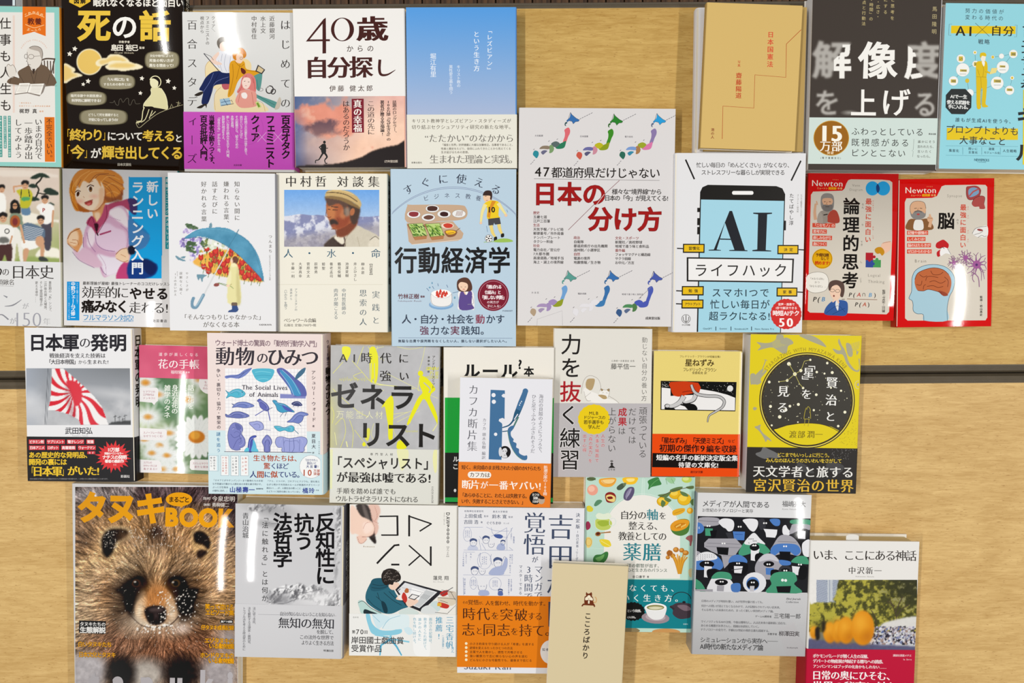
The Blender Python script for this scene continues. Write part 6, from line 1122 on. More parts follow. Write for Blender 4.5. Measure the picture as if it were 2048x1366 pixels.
V('アシュリー・ウォード', 886, 350, 758, 34, '4a3a44'); V('著', 886, 775, 805, 18, '4a3a44'); V('夏目大', 887, 845, 970, 34, '3a3440'); V('訳', 885, 985, 1010, 16, '3a3440'); V('ダイヤモンド社', 930, 905, 1010, 12, '6a6a74')
band(500, 1008, 1400, 'cbe2e8', spc='b9d4dc')
for x0, y1, s_, cc in ((70, 1140, '仲間の死を悼むゾウ', '3a3a44'), (162, 1176, '知らぬ者同士がケンカする魚', 'c05a4a'), (240, 1178, '友達の数が多いと長生き', '3a3a44'), (316, 1178, '集団行動するネズミ', 'c05a4a')):
    FR(x0, 1018, x0+64 if x0 > 100 else 146, y1, 2, '8a9aa8'); R(x0+3, 1021, x0+61, y1-3, 'eef0f0'); k_ = len(s_)//2 + 1; V(s_[:k_], x0+42, 1026, y1-10, 17, cc, .006); V(s_[k_:], x0+18, 1026, y1-28, 17, cc, .006)
H('生き物たちは、', 416, 1038, 790, 54, 'b04a2a', .012, 1); H('驚', 496, 1100, 550, 54, 'b04a2a', .012, 1); H('くほど', 552, 1100, 692, 52, '33407a', .01, 1); H('人', 390, 1166, 444, 58, '33407a', .01, 1); H('間', 446, 1166, 500, 58, 'b04a2a', .02, 1); H('に', 502, 1166, 552, 54, '33407a', .01, 1); H('似', 552, 1166, 608, 58, 'b04a2a', .02, 1); H('ている。', 610, 1166, 810, 56, '33407a', .01, 1)
PG([v for k in range(44) for v in (868 + (92 if k % 2 else 87)*math.cos(k*math.pi/22), 1106 + (92 if k % 2 else 87)*math.sin(k*math.pi/22))], 'eff0f0'); RG(868, 1106, 90, 90, 2, '9a9aa4')
H('「分かりやすい」', 815, 1054, 926, 22, '33407a', .01); H('面白いと', 836, 1078, 910, 24, '33407a', .01); H('大反響!', 826, 1104, 926, 24, '33407a', .02); H('10', 796, 1150, 882, 66, 'b04a2a', .015); H('万部', 886, 1138, 938, 24, 'b04a2a', .02); H('突破', 886, 1162, 938, 24, 'b04a2a', .02)
for k, (a_, b_) in enumerate((('「オキアミがやチンパンジーまで動物たちの多彩', '「アリ、ミツバチ、ゴキブリにクジラも、頭を抱え'), ('な不思議な行動から人間社会の本質を解き明かす。', 'ながら明かす共同体のルールが刺激的すぎてページ'), ('ぶっとび生物本', '面白い!……が、人間社会の根っこに'), ('の傑作に拍手。」', 'たどりつく知的な旅になっている!」'))): H(a_, 98, 1212 + 27*k, 494 if k < 2 else 222, 17, '4a5a6a'); H(b_, 520, 1218 + 27*k, 936 if k < 2 else 790, 17, '4a5a6a')
H('山極壽一', 230, 1284, 430, 48, '3a4a98', .02); H('霊長類学者', 440, 1278, 494, 11, '4a5a6a', .02); H('橘玲', 798, 1292, 898, 46, '3a4a98', .016); H('作家', 904, 1290, 930, 12, '4a5a6a')
flush()
# ---- generalist
Z(640, 670, 3.904)
begin('paperback', 'silver-grey book with neon yellow silhouettes and bold black katakana title', 'book',
      [98, 82, 932, 92, 928, 1322, 62, 1310], .024, .024, 'b4b4b4', 'R', 'b0b0b0', .3)
SP('AI時代に強いゼネラリスト', .05, .6, .014, '26221f', .02)
g = P(60, 80, 940, 900, 'b8b7b6', 3); t_ = np.clip((g.X-60)/880, 0, 1)[..., None]; g.im = hexc('aaaaaa')*(1-t_) + hexc('bdbdc0')*t_; g.n(.03, 60, 4); g.mix(np.clip((180-g.X)/120, 0, 1)*np.clip((g.Y-330)/200, 0, 1)*.55, 'd6d46a'); g.put()
NY = 'e6e41e'
for a_ in ([340, 90, 310, 170, 290, 230], [375, 90, 420, 160], [450, 90, 440, 150, 500, 200], [100, 300, 180, 210], [250, 200, 330, 290, 420, 380, 560, 395, 740, 420], [520, 300, 640, 360, 860, 470, 940, 500], [820, 90, 800, 190, 770, 290], [100, 420, 160, 480, 300, 600, 380, 640], [420, 110, 500, 90], [600, 90, 700, 110, 800, 95], [330, 290, 260, 320, 300, 350], [770, 570, 580, 650, 560, 690], [780, 590, 600, 680], [560, 620, 700, 600], [440, 460, 500, 430], [90, 560, 110, 620, 95, 690], [120, 700, 180, 650, 200, 760, 160, 880], [230, 660, 260, 760, 250, 880], [420, 690, 400, 780, 440, 840], [270, 740, 330, 820, 380, 880], [560, 690, 580, 760, 610, 830]): LN(a_, 4, 'dedc6a' if a_[0] < 400 else 'dcdb9a', 3)
for a_, w_ in (([700, 690, 720, 640, 745, 580], 8), ([880, 750, 920, 690], 8), ([400, 360, 470, 385, 580, 400], 7), ([115, 760, 130, 860], 5), ([205, 830, 215, 875], 9)): LN(a_, w_, 'e4e3a0', 3)
BB([172, 100, 200, 88, 236, 100, 238, 140, 224, 176, 212, 198, 196, 198, 178, 160], NY)
BB([385, 130, 395, 95, 425, 92, 440, 120, 452, 160, 455, 240, 448, 340, 430, 380, 415, 340, 405, 372, 392, 350, 388, 240], NY); LN([400, 220, 396, 350], 5, 'bcbcbc'); LN([425, 220, 428, 350], 4, 'bcbcbc')
E(785, 300, 21, 22, NY); BB([775, 335, 800, 318, 850, 350, 890, 400, 900, 430, 868, 460, 862, 500, 890, 560, 935, 680, 920, 700, 870, 600, 815, 500, 770, 560, 700, 690, 680, 700, 690, 660, 760, 500, 800, 450, 780, 400], NY, 3); LN([810, 372, 860, 420, 850, 450], 9, 'b8b8b8', 3); LN([775, 350, 765, 425, 778, 435], 7, 'dcdb9a', 3)
BB([545, 480, 560, 472, 572, 500, 575, 560, 570, 700, 568, 800, 560, 815, 535, 810, 530, 700, 520, 640, 505, 560, 480, 570, 500, 530, 530, 495], NY); BB([600, 850, 610, 830, 640, 820, 668, 845, 672, 885, 604, 888], NY); BB([330, 850, 345, 835, 358, 850, 352, 868, 336, 868], NY); BB([365, 740, 380, 725, 392, 745, 385, 800, 370, 830, 350, 800], 'dcda4a')
for k in range(14): LN([150+18*k, 350 + (k % 3)*6, 158+18*k, 340 - (k % 4)*5, 166+18*k, 356], 3, 'dedc6a')
H('万能型人材', 120, 620, 500, 66, 'e6e5bc', -.012); H('GENERAL', 830, 260, 945, 34, NY, .01, sl=.2); H('万能', 848, 300, 940, 40, NY, -.006); H('MEDICINE', 820, 330, 950, 26, NY, 0, sl=.2); H('Specialist', 665, 748, 765, 24, 'e6e45a', -.01)
H('AI', 118, 176, 290, 92, '26221f', .002, 1, sx=90); H('時', 316, 178, 410, 92, '26221f', .004, 1); H('代', 466, 180, 560, 92, '26221f', .004, 1); H('に', 606, 182, 700, 84, '26221f', .004, 1); H('強', 462, 318, 560, 92, '26221f', .004, 1); H('い', 608, 320, 704, 84, '26221f', .004, 1)
H('ゼ', 84, 472, 296, 218, '211f1e', .022, sx=218); H('ネ', 312, 482, 512, 216, '211f1e', .022, sx=212); H('ラ', 540, 482, 742, 216, '211f1e', .022, sx=216)
H('リ', 300, 772, 500, 216, '211f1e', .022, sx=208); H('ス', 500, 776, 716, 214, '211f1e', .022, sx=214); H('ト', 700, 782, 930, 214, '211f1e', .022, sx=218)
V('アンドリー・スミット', 888, 160, 420, 27, '4a4840', 0); V('斎藤栄一郎', 850, 160, 300, 18, '4a4840', .005)
band(500, 888, 1322, 'dcdcd4', spc='cfcfc8')
BB([605, 888, 680, 888, 690, 960, 640, 1060, 610, 960], 'e6e6b4'); BB([880, 960, 900, 870, 925, 880, 945, 960, 900, 1080], 'e8e7ac'); R(62, 892, 100, 1200, 'e3e3b4')
H('専門型人材', 384, 930, 578, 22, '3a3834', .004, 1); H('「スペシャリスト」', 84, 994, 900, 100, '2c2a28', .02, 0, sx=90); H('が最強は嘘である!', 128, 1108, 868, 90, '2c2a28', .02, 1)
H('手順を踏めば誰でも', 128, 1216, 596, 50, '4a4844', .002, 1); H('ウルトラゼネラリストになれる', 122, 1276, 768, 52, '4a4844', .002, 1); V('KADOKAWAの本', 880, 1182, 1312, 22, '4a4844')
flush()
# ---- rule book, black / green
Z(870, 650, 3.596)
begin('thick_paperback', 'cream, green and black book half hidden under the blue letter K book', 'book',
      [62, 158, 855, 164, 850, 1284, 58, 1284], .026, .026, 'e9e5dc', 'L', 'e0dccf', .35, over=.001)
R(60, 522, 860, 918, '0fa53c'); R(58, 918, 860, 1290, '242322'); R(58, 1240, 860, 1272, '2aa84c')
H('ルール', 195, 330, 600, 116, '1c1b1a', .03, sx=126); H('?', 588, 280, 636, 90, '1c1b1a', .028, sx=84); H('本', 636, 334, 714, 74, '1c1b1a', .03)
H('ル', 128, 964, 172, 44, 'efefef', .02); H('こ', 124, 1018, 170, 44, 'efefef', .02); E(144, 1190, 9, 12, 'e8e8e8')
for k in range(2):
    pass
slip(275, 148, 300, 20, 'eceae2', z=.020)
flush()
begin('small_paperback', 'small white book with a big blue letter K and an orange band', 'book',
      [185, 378, 850, 388, 830, 1312, 162, 1298], .043, .0165, 'e4e4ea', 'R', 'e0d8c6', .4)
V('カフカ断片集', 278, 424, 912, 76, '5a5a62', -.008, 1)
BL_ = '44709a'
PG([400, 466, 502, 470, 503, 496, 490, 495, 478, 508, 488, 520, 502, 522, 500, 676, 486, 668, 462, 676, 458, 690, 480, 706, 484, 716, 478, 970, 386, 966], BL_)
E(421, 504, 15, 15, 'e9e9ee'); E(423, 552, 15, 15, 'e9e9ee'); E(436, 786, 12, 12, 'e9e9ee')
LN([484, 738, 530, 722, 560, 690, 588, 640, 620, 560, 650, 480], [8, 10, 12, 40, 44, 36], '2c5878', 5); LN([598, 610, 624, 550, 648, 482], [34, 40, 36], BL_, 5); E(650, 476, 20, 20, BL_); LN([570, 680, 596, 640], 7, 'e4e4ea'); LN([484, 766, 530, 760, 562, 742], 7, '2c5878', 3); LN([560, 742, 600, 660], 12, '4f7a72', 3)
E(622, 550, 4, 5, 'dfe6ee'); E(614, 562, 4, 5, 'dfe6ee'); E(608, 576, 4, 5, 'dfe6ee')
BB([522, 760, 540, 730, 572, 724, 560, 752, 545, 770, 548, 800, 566, 822, 562, 838, 586, 852, 584, 880, 604, 892, 606, 922, 640, 940, 662, 938, 660, 968, 630, 970, 590, 940, 556, 890, 534, 830], BL_, 3); LN([522, 760, 534, 830, 556, 890, 590, 940, 630, 970], 4, '5f8a70', 4)
E(503, 914, 42, 44, '1f1e20', n=30); BB([478, 915, 490, 890, 510, 886, 520, 905, 510, 925, 520, 950, 495, 955, 480, 945], 'd8d8dc'); E(470, 912, 12, 34, 'd4d6dc'); LN([486, 908, 496, 906], 4, '1f1e20'); LN([505, 906, 514, 908], 4, '1f1e20'); LN([495, 935, 508, 936], 3, '1f1e20')
V('カフカ 頭木弘樹 編訳', 356, 668, 968, 28, '85858c', 0, 1); V('海辺の貝殻のようにうつろで、', 764, 498, 938, 33, '85858c', 0, 1); V('ひと足でふみつぶされそうだ', 712, 498, 922, 33, '85858c', 0, 1)
band(500, 990, 1400, 'e67e2e', spc='d87a34')
H('短く、未完成のまま残された小説のかけらたち', 192, 1022, 762, 34, '3a2214', .012, 1); RR(236, 1052, 405, 1100, 24, 'f2ece4'); H('カフカは', 248, 1076, 396, 38, '3a2a20', .004, 1); H('断片', 194, 1146, 320, 70, 'f8f2ea', .012, 1); H('が', 322, 1150, 386, 58, 'f8f2ea', .006, 1); H('一番ヤバい!', 386, 1150, 764, 68, 'f8f2ea', .014, 1)
H('「あらゆることに、わたしは失敗する。', 182, 1222, 678, 36, '2f1d12', .008, 1); H('いや、失敗することさえできない。」', 190, 1266, 650, 36, '2f1d12', .008, 1); V('新潮文庫の100冊', 796, 1010, 1225, 30, 'f4ece2', 0, 1)
E(722, 1244, 43, 46, '1c1a19', n=30); H('カフカ', 698, 1220, 750, 22, 'f0ece6', .02); H('没後', 706, 1244, 740, 22, 'f0ece6', .02); H('100', 700, 1268, 742, 26, 'f0ece6', .02); E(765, 1260, 24, 28, 'b9a490'); BB([745, 1240, 765, 1226, 788, 1240, 780, 1252, 755, 1250], '3a2a24')
slip(530, 352, 50, 16, 'eeebe2', z=.038); 
flush()
# ---- power
Z(1090, 640, 4.139)
begin('paperback', 'off-white book with a sleeping calico cat and a yellow disc on its grey band', 'book',
      [77, 72, 892, 74, 872, 1302, 70, 1296], .022, .022, 'dfdcd4', 'R', 'e8e6e0', .5)
BK = '221f1e'
V('力を', 218, 105, 490, 180, BK, .004); V('抜', 212, 500, 685, 182, 'a8222a', .008); 
# cat
LN([300, 610, 306, 560, 322, 500, 352, 466, 392, 462, 440, 490, 460, 540, 462, 580], 2.5, '8a8078', 5); BB([338, 520, 352, 490, 386, 484, 412, 492, 405, 540, 385, 580, 350, 574, 338, 548], 'b39a70'); BB([318, 600, 330, 560, 380, 590, 430, 610, 470, 640, 560, 660, 600, 688, 430, 688, 350, 660], 'ece9e4')
LN([322, 590, 335, 640, 350, 668, 380, 668], 2.5, '8a8078', 4); LN([330, 640, 380, 600], 2, '8a8078', 3); BB([455, 590, 462, 572, 500, 578, 528, 572, 535, 600, 520, 640, 480, 655, 450, 620], 'ece9e4'); LN([455, 590, 462, 568, 482, 576, 505, 580, 532, 568, 534, 600, 522, 640], 2.5, '8a8078', 3); BB([440, 622, 470, 618, 505, 628, 512, 650, 485, 655, 460, 640], 'b39a70'); BB([460, 570, 482, 576, 470, 590], '9a8462'); BB([512, 578, 532, 570, 530, 594], '9a8462'); LN([474, 604, 486, 600], 2, '6a6058'); LN([506, 602, 518, 606], 2, '6a6058'); LN([530, 630, 580, 660, 612, 688], 2.5, '8a8078', 3)
H('心身統一合氣道会 会長', 548, 338, 742, 17, '5b5753'); H('藤平信一', 544, 384, 750, 52, '3a3734', 0)
V('動じない自分の養い方', 826, 138, 675, 50, '4a4744', -.012)
band(500, 690, 1400, 'b9b5b7', spc='cac7c8')
for s_, y0, y1 in (('く', 690, 880), ('練習', 885, 1245)): V(s_, 208 if s_ != 'く' else 200, y0, y1, 178, BK, .004, 0, 'e8e6e6', .02)
PG([v for k in range(36) for v in (405 + (134 if k % 2 else 129)*math.cos(k*math.pi/18), 822 + (126 if k % 2 else 121)*math.sin(k*math.pi/18))], 'e6c814')
H('MLB', 362, 770, 444, 38, '3a3210', .006); H('ドジャースの', 318, 806, 500, 34, '3a3210', .01); H('若手選手も', 320, 845, 488, 36, '3a3210', .012); H('学んだ', 356, 885, 456, 36, '3a3210', .01)
V('頑張っている', 812, 718, 1142, 72, '43403f', -.01); V('だけでは', 724, 720, 1030, 70, '43403f', -.01); V('成果', 642, 722, 880, 74, 'b02a34', .02); V('は', 636, 880, 955, 66, '43403f', -.01); V('上がらない', 556, 720, 1098, 72, '43403f', -.01)
V('人生の', 480, 940, 1056, 34, 'b8343e', .002, 0, 'e6dcdc', .03); V('大事な場面で', 432, 940, 1182, 34, 'b8343e', .002, 0, 'e6dcdc', .03); V('「真の実力」を', 378, 930, 1182, 34, 'b8343e', .002, 0, 'e6dcdc', .03); V('出す心得', 328, 940, 1096, 34, 'b8343e', .002, 0, 'e6dcdc', .03)
PG([524, 1224, 548, 1200, 540, 1190, 552, 1178, 566, 1190, 558, 1200, 582, 1224], '2c2a28'); E(552, 1168, 12, 8, '6a6664'); H('幻冬舎', 520, 1238, 582, 18, '4a4744')
R(880, 60, 884, 1310, 'b4b2ae')
flush()
# ---- star mouse
Z(1290, 660, 4.018)
begin('small_paperback', 'small cream-yellow book with a long grey mouse tail and an orange and black band', 'book',
      [77, 168, 782, 172, 775, 1180, 50, 1170], .0215, .0215, 'e6d27c', 'R', 'd8c068', .22, rs=.004)
BN = '4a3a22'
H('フレドリック・ブラウンSF短編全集1', 278, 212, 608, 20, BN, .002); H('星ねずみ', 322, 262, 556, 62, BN, .016); H('フレドリック・ブラウン', 306, 318, 574, 34, BN, .006); H('安原和見 訳', 378, 345, 498, 22, BN, .006)
PG([126, 408, 736, 418, 726, 654, 124, 642], '2a2622'); PG([134, 416, 728, 425, 722, 646, 132, 636], '1c1a1a')
PG([134, 462, 205, 470, 205, 530, 240, 528, 420, 520, 440, 474, 560, 494, 660, 520, 724, 545, 722, 646, 132, 636], 'ebe9e8')
rs = random.Random(7)
for k in range(60): x = rs.choice([rs.uniform(136, 200), rs.uniform(440, 722)]); y = rs.uniform(420, 455 if x < 210 else 455 + (x-440)*.25); E(x, y, rs.uniform(1, 2.6), rs.uniform(1, 2.6), 'e8e6e0', n=6)
E(684, 470, 24, 25, 'dcdcda'); BB([205, 418, 428, 424, 436, 500, 400, 505, 330, 520, 300, 534, 230, 528, 208, 470], 'c8401f', 2); LN([300, 500, 360, 490, 400, 505], 4, '5a1c10', 3)
BB([280, 600, 340, 590, 400, 600, 420, 640, 350, 642, 320, 615], '1c1a1a'); BB([160, 622, 200, 618, 240, 632, 230, 640, 165, 638], '1c1a1a')
LN([312, 530, 280, 580, 225, 612, 175, 612], [46, 40, 34, 26], '2a2828', 4); LN([312, 532, 280, 580, 225, 610, 178, 610], [38, 33, 27, 20], 'c9c8c8', 4); LN([410, 505, 390, 560, 330, 585, 300, 580], [40, 34, 24, 16], '2a2828', 4); LN([410, 508, 388, 558, 332, 580, 305, 576], [33, 27, 17, 10], 'c9c8c8', 4); E(178, 610, 22, 17, '2a2828'); E(180, 610, 18, 13, 'c9c8c8')
TL_ = [372, 440, 392, 490, 430, 518, 500, 530, 590, 535, 636, 570, 620, 620, 560, 660, 515, 690, 502, 742]
LN(TL_, [24, 28, 28, 26, 26, 24, 20, 16, 10], '2a2828', 6); LN(TL_, [16, 20, 20, 18, 18, 16, 13, 9, 4], 'bdbcbc', 6)
band(400, 836, 1400, 'e84e06', spc='cc4006')
H('「星ねずみ」「天使ミミズ」', 108, 886, 658, 52, '2a160c', .018); H('など', 664, 892, 722, 28, '2a160c', .01); H('初期の傑作', 114, 948, 436, 66, '2a160c', .016); H('9', 444, 950, 480, 72, '2a160c', .02, 1); H('編を収録', 492, 954, 734, 62, '2a160c', .016)
PG([60, 988, 780, 1003, 778, 1112, 56, 1102], '221f1e'); H('短編の名手の新訳決定版全集', 90, 1024, 746, 50, 'efecea', .024, 1); H('待望の文庫化!', 266, 1083, 590, 48, 'efecea', .024, 1); H('創元SF文庫', 366, 1140, 464, 22, '5a1c0c', .01)
flush()
# ---- stars
begin('booklet', 'white booklet edge showing at the left of the yellow constellation book', 'book',
      [822, 28, 1000, 30, 960, 1300, 782, 1300], .016, .012, 'dfe3e8', 'L', 'd8dde4', .4) if 0 else None
begin('paperback', 'bright yellow book with a dark starry circle and silver beasts around it', 'book',
      [852, 34, 1748, 46, 1695, 1312, 808, 1304], .029, .029, 'ddc914', 'R', 'd0bc10', .5, page='e9eaec')
SV = 'a8a488'
def S_(p, n=4): BB(p, SV, n)
S_([897, 98, 960, 105, 1010, 100, 1050, 75, 1060, 40, 1110, 42, 1120, 70, 1180, 85, 1190, 110, 1150, 130, 1140, 180, 1110, 190, 1060, 160, 1020, 140, 960, 150, 905, 164, 930, 130])
for k in range(14): LN([1020+12*k, 60+4*k, 1035+11*k, 150-3*k], 2.5, 'cfc44a')
S_([1240, 42, 1330, 42, 1400, 75, 1440, 110, 1455, 138, 1400, 118, 1330, 90, 1280, 68]); S_([1560, 70, 1580, 120, 1600, 150, 1620, 200, 1640, 260, 1690, 320, 1720, 310, 1716, 230, 1730, 250, 1738, 300, 1716, 335, 1670, 325, 1620, 270, 1590, 200, 1540, 190, 1508, 150, 1560, 165, 1575, 150, 1552, 100]); S_([1615, 110, 1650, 115, 1670, 180, 1660, 215, 1630, 200]); S_([1710, 190, 1724, 160, 1712, 175, 1700, 160, 1700, 200])
for k in range(7): LN([1640+12*k, 190-6*k, 1650+14*k, 110-4*k], 3, SV)
BB([846, 360, 880, 350, 900, 380, 950, 340, 965, 320, 975, 335, 930, 390, 935, 420, 900, 440, 870, 425, 850, 440], SV); BB([855, 375, 885, 362, 930, 320, 955, 318, 940, 350, 925, 400, 890, 436, 850, 428], SV); LN([935, 340, 972, 238], 7, SV); LN([955, 238, 984, 246], 4, SV)
RG(1711, 440, 24, 32, 5, 'cfc59a'); E(1716, 438, 13, 13, 'a8a4a8'); S_([866, 632, 880, 618, 900, 630, 882, 646]); S_([880, 780, 905, 770, 930, 760, 925, 790, 950, 830, 1000, 870, 1016, 896, 985, 880, 970, 900, 950, 860, 915, 810]); S_([1085, 100, 1130, 60, 1185, 90, 1150, 120])
rs = random.Random(12)
for k in range(120):
    x = rs.uniform(1560, 1700); y = rs.uniform(620, 930)
    if (y - 620) > (1700 - x)*1.6 and math.hypot(x-1300, y-566) > 400: E(x, y, 2.6, 2.6, 'a8952a', n=5)
ARC('STARGAZING WITH MIYAZAWA KENJI', 1300, 566, 412, -54, 50, 44, 'a8952a', 0, sx=36)
E(1302, 566, 384, 386, '3a3020', n=64); E(1302, 566, 376, 378, 'e0cf5a', n=64); E(1302, 566, 368, 370, '3a3020', n=64); E(1302, 566, 354, 358, 'ddc914', n=64)
pts = [(1302 + 354*math.cos(t), 566 + 358*math.sin(t)) for t in np.linspace(math.radians(180-39), math.radians(360+44), 40)]; hill = [(1558, 808), (1500, 778), (1420, 758), (1330, 750), (1240, 752), (1140, 768), (1060, 795), (1020, 800)]
PG([c_ for q_ in pts + hill for c_ in q_], '3d3a34')
LN([1018, 806, 1090, 776, 1180, 756, 1290, 748, 1400, 754, 1490, 780, 1560, 818], 5, '3a3020', 4)
for x, y, r in ((1156, 272, 15), (1328, 240, 9), (1252, 326, 13), (1204, 354, 15), (1142, 406, 11), (1076, 416, 6), (1270, 466, 10), (1464, 266, 10), (1380, 338, 10), (1504, 342, 12), (1442, 350, 8), (998, 418, 11), (1376, 520, 11), (1232, 598, 12), (1164, 612, 11), (1132, 642, 12), (1008, 614, 12), (1082, 698, 14), (1606, 660, 12), (1575, 488, 9), (1356, 644, 9), (1552, 772, 10), (1494, 464, 8), (1018, 766, 8), (1228, 740, 6)): E(x, y, r, r, 'f0ecd0', n=12)
rs = random.Random(3)
for k in range(70):
    a = rs.uniform(0, 6.28); r = 330*math.sqrt(rs.random()); x, y = 1302 + r*math.cos(a), 540 + r*math.sin(a)*.9
    if y < 735: E(x, y, rs.uniform(2, 5), rs.uniform(2, 5), 'd8d4b4', n=7)
for a_ in ([1156, 272, 1204, 354], [1204, 354, 1252, 326], [1204, 354, 1142, 406], [1142, 406, 1076, 416], [1252, 326, 1280, 250, 1328, 240], [1204, 354, 1240, 430, 1270, 466]): LN(a_, 3, 'd8cf6a')
V('賢', 1504, 370, 474, 96, 'f0efea', .012, 1); V('治', 1498, 510, 614, 96, 'f0efea', .012, 1); V('と', 1490, 648, 740, 88, 'f0efea', .01, 1); V('「', 1330, 232, 320, 84, 'f0efea', 0); V('星', 1316, 300, 386, 90, 'f0efea', .012, 1); V('」', 1300, 370, 450, 84, 'f0efea', 0); V('を', 1300, 470, 562, 88, 'f0efea', .01, 1); V('見', 1112, 444, 540, 94, 'f0efea', .012, 1); V('る', 1108, 572, 672, 94, 'f0efea', .01, 1)
for p_ in ([1280, 770, 1285, 715], [1310, 775, 1318, 715], [1276, 715, 1322, 715], [1276, 712, 1284, 660, 1300, 620, 1326, 660, 1330, 712]): LN(p_, 4, 'b8a83a', 3)
BB([1296, 622, 1312, 612, 1330, 640, 1322, 665, 1300, 655], '3d3a34'); LN([1298, 640, 1310, 614, 1328, 640, 1322, 665], 4, 'b8a83a', 3)
H('渡部', 1154, 838, 1290, 64, '7a6c1a', 0, 1); H('潤一', 1300, 838, 1430, 64, '7a6c1a', 0, 1)
band(1250, 946, 1312, '2f2c2a', spc='2a2725')
BB([930, 975, 950, 940, 1000, 960, 1060, 990, 1090, 1020, 1050, 1030, 1000, 1025, 960, 1035, 900, 1010, 890, 990], '6c6c6c'); BB([1220, 1060, 1300, 1090, 1360, 1150, 1250, 1130], '474646'); BB([1450, 1090, 1520, 1060, 1600, 1100, 1540, 1160], '474646')
rs = random.Random(9)
for k in range(50): E(rs.uniform(1500, 1690), rs.uniform(955, 1040), 2.4, 2.4, '8a8888', n=5)
H('どこまでもいっしょに行こう。', 1062, 1002, 1500, 38, 'e8c93e', .006); H('みんなのほんとうのさいわいをさがして', 970, 1046, 1580, 38, 'e8c93e', .008); H('天文学者と旅する', 864, 1134, 1680, 98, 'eae8e2', .014, 1); H('宮沢賢治の世界', 864, 1244, 1680, 112, 'e2b63c', .01, 1)
flush()
# ================================================================ bottom row
Z(120, 950, 3.284)
begin('magazine', 'large magazine with a raccoon dog face filling its cover', 'magazine',
      [65, 50, 1176, 80, 1160, 1640, 105, 1630], .016, .016, 'e2e2e4', 'L', 'd0d0d4', .07, spec=.3, shine=(443, 1105, 0, 3, 3), page='e9e6dc')
g = P(100, 78, 1166, 1640, 'a88a6c', 1.3); X_, Y_ = g.X, g.Y
g.mix(np.clip((330-Y_)/200, 0, 1), '5a4a48'); g.e(200, 120, 160, 60, 'c2bfc2', 40, a=.8); g.e(440, 110, 60, 50, 'b5aeb0', 30, a=.7); g.mix(np.clip((X_-480)/60, 0, 1)*np.clip((200-Y_)/60, 0, 1), '5c4c50'); g.mix(np.clip((X_-1060)/60, 0, 1)*np.clip((440-Y_)/60, 0, 1), '4a3c40'); g.e(1160, 560, 60, 130, '9a8f8a', 30)
g.e(640, 760, 560, 480, 'b59776', 60).e(640, 560, 470, 330, 'a98b6d', 60)
g.mix(np.clip((300-X_)/220, 0, 1)*.6*np.clip((Y_-520)/200, 0, 1), 'd8c2a4'); g.e(200, 560, 110, 200, 'c9a87e', 60, 20, .8).e(300, 480, 90, 120, 'd8b07c', 50, a=.7).e(160, 420, 70, 90, '6b5444', 40, a=.7)
g.e(1060, 640, 100, 200, 'c0a27e', 60, -15, .8)
g.e(640, 330, 300, 60, '7d6656', 60, a=.9).e(480, 330, 150, 60, 'c59a68', 50, a=.7).e(880, 340, 120, 50, 'd0a878', 50, a=.8).e(800, 480, 130, 110, 'b98f66', 60, a=.7)
g.p([600, 350, 650, 330, 690, 380, 720, 470, 700, 540, 640, 550, 600, 520, 560, 480, 590, 420], '3a2c28', 14, .9)
# brow and face
g.e(430, 600, 220, 110, 'c9ae8c', 60, -18, .85).e(860, 590, 200, 100, 'bf9f7c', 60, 18, .8).e(640, 650, 90, 160, 'c2a07c', 50, a=.8)
g.e(240, 820, 120, 170, 'c9b195', 60, 20, .9).e(300, 780, 70, 110, 'a5764c', 50, a=.55).e(1010, 760, 110, 150, 'b39474', 60, -20, .8).e(900, 720, 60, 60, 'b5804e', 50, a=.5)
g.e(620, 1180, 380, 150, '6f4d3a', 70, a=.9).e(380, 1120, 180, 150, '8a6650', 70, a=.9).e(860, 1120, 200, 130, '8a6048', 70, a=.9).e(640, 1290, 260, 60, '3a2a26', 40)
g.fur(640, 760, 6, .13, 11); g.fur(640, 760, 12, .09, 12, cell=2); g.n(.09, 70, 91, 3)
# ears
g.p([262, 470, 270, 400, 320, 345, 400, 335, 470, 360, 470, 420, 400, 440, 370, 480, 330, 530, 290, 525], 'd9c29c', 6).p([276, 490, 276, 410, 320, 362, 390, 352, 450, 372, 420, 410, 370, 440, 350, 500, 310, 545, 284, 520], '1f1815', 6).e(420, 400, 40, 30, '7a5f4a', 26, a=.8)
g.p([860, 370, 920, 350, 975, 380, 1000, 440, 990, 510, 950, 545, 900, 530, 870, 480], 'cfae80', 6).p([880, 380, 930, 368, 975, 400, 988, 450, 975, 490, 940, 460, 900, 450, 880, 430], '2a201c', 4).p([900, 500, 940, 490, 970, 510, 930, 545, 900, 540], '3a2c26', 4)
# eye masks
g.p([360, 760, 400, 730, 450, 690, 520, 660, 575, 690, 570, 740, 540, 760, 530, 800, 500, 850, 490, 890, 500, 940, 560, 985, 500, 970, 440, 900, 420, 840, 410, 790], '201815', 6)
g.p([700, 700, 740, 665, 800, 665, 830, 700, 850, 740, 910, 745, 900, 790, 880, 860, 870, 920, 830, 970, 770, 990, 790, 930, 770, 880, 740, 840, 720, 790, 700, 750], '1c1513', 6)
g.mix(g.me(450, 860, 60, 110, 60, -20)*.5, '2a201c').mix(g.me(840, 850, 70, 120, 60, 15)*.4, '1c1513')
g.mix(g.me(455, 800, 70, 150, 70, 20)*.8, '1c1513').mix(g.me(830, 800, 80, 160, 70, -12)*.75, '1a1311').mix(g.me(520, 720, 70, 60, 30)*.7, '1c1513').mix(g.me(750, 715, 70, 60, 30)*.6, '1c1513').mix(g.me(380, 745, 60, 16, 30, -10)*.7, '3a2c24'); g.fur(640, 780, 4, .08, 21)
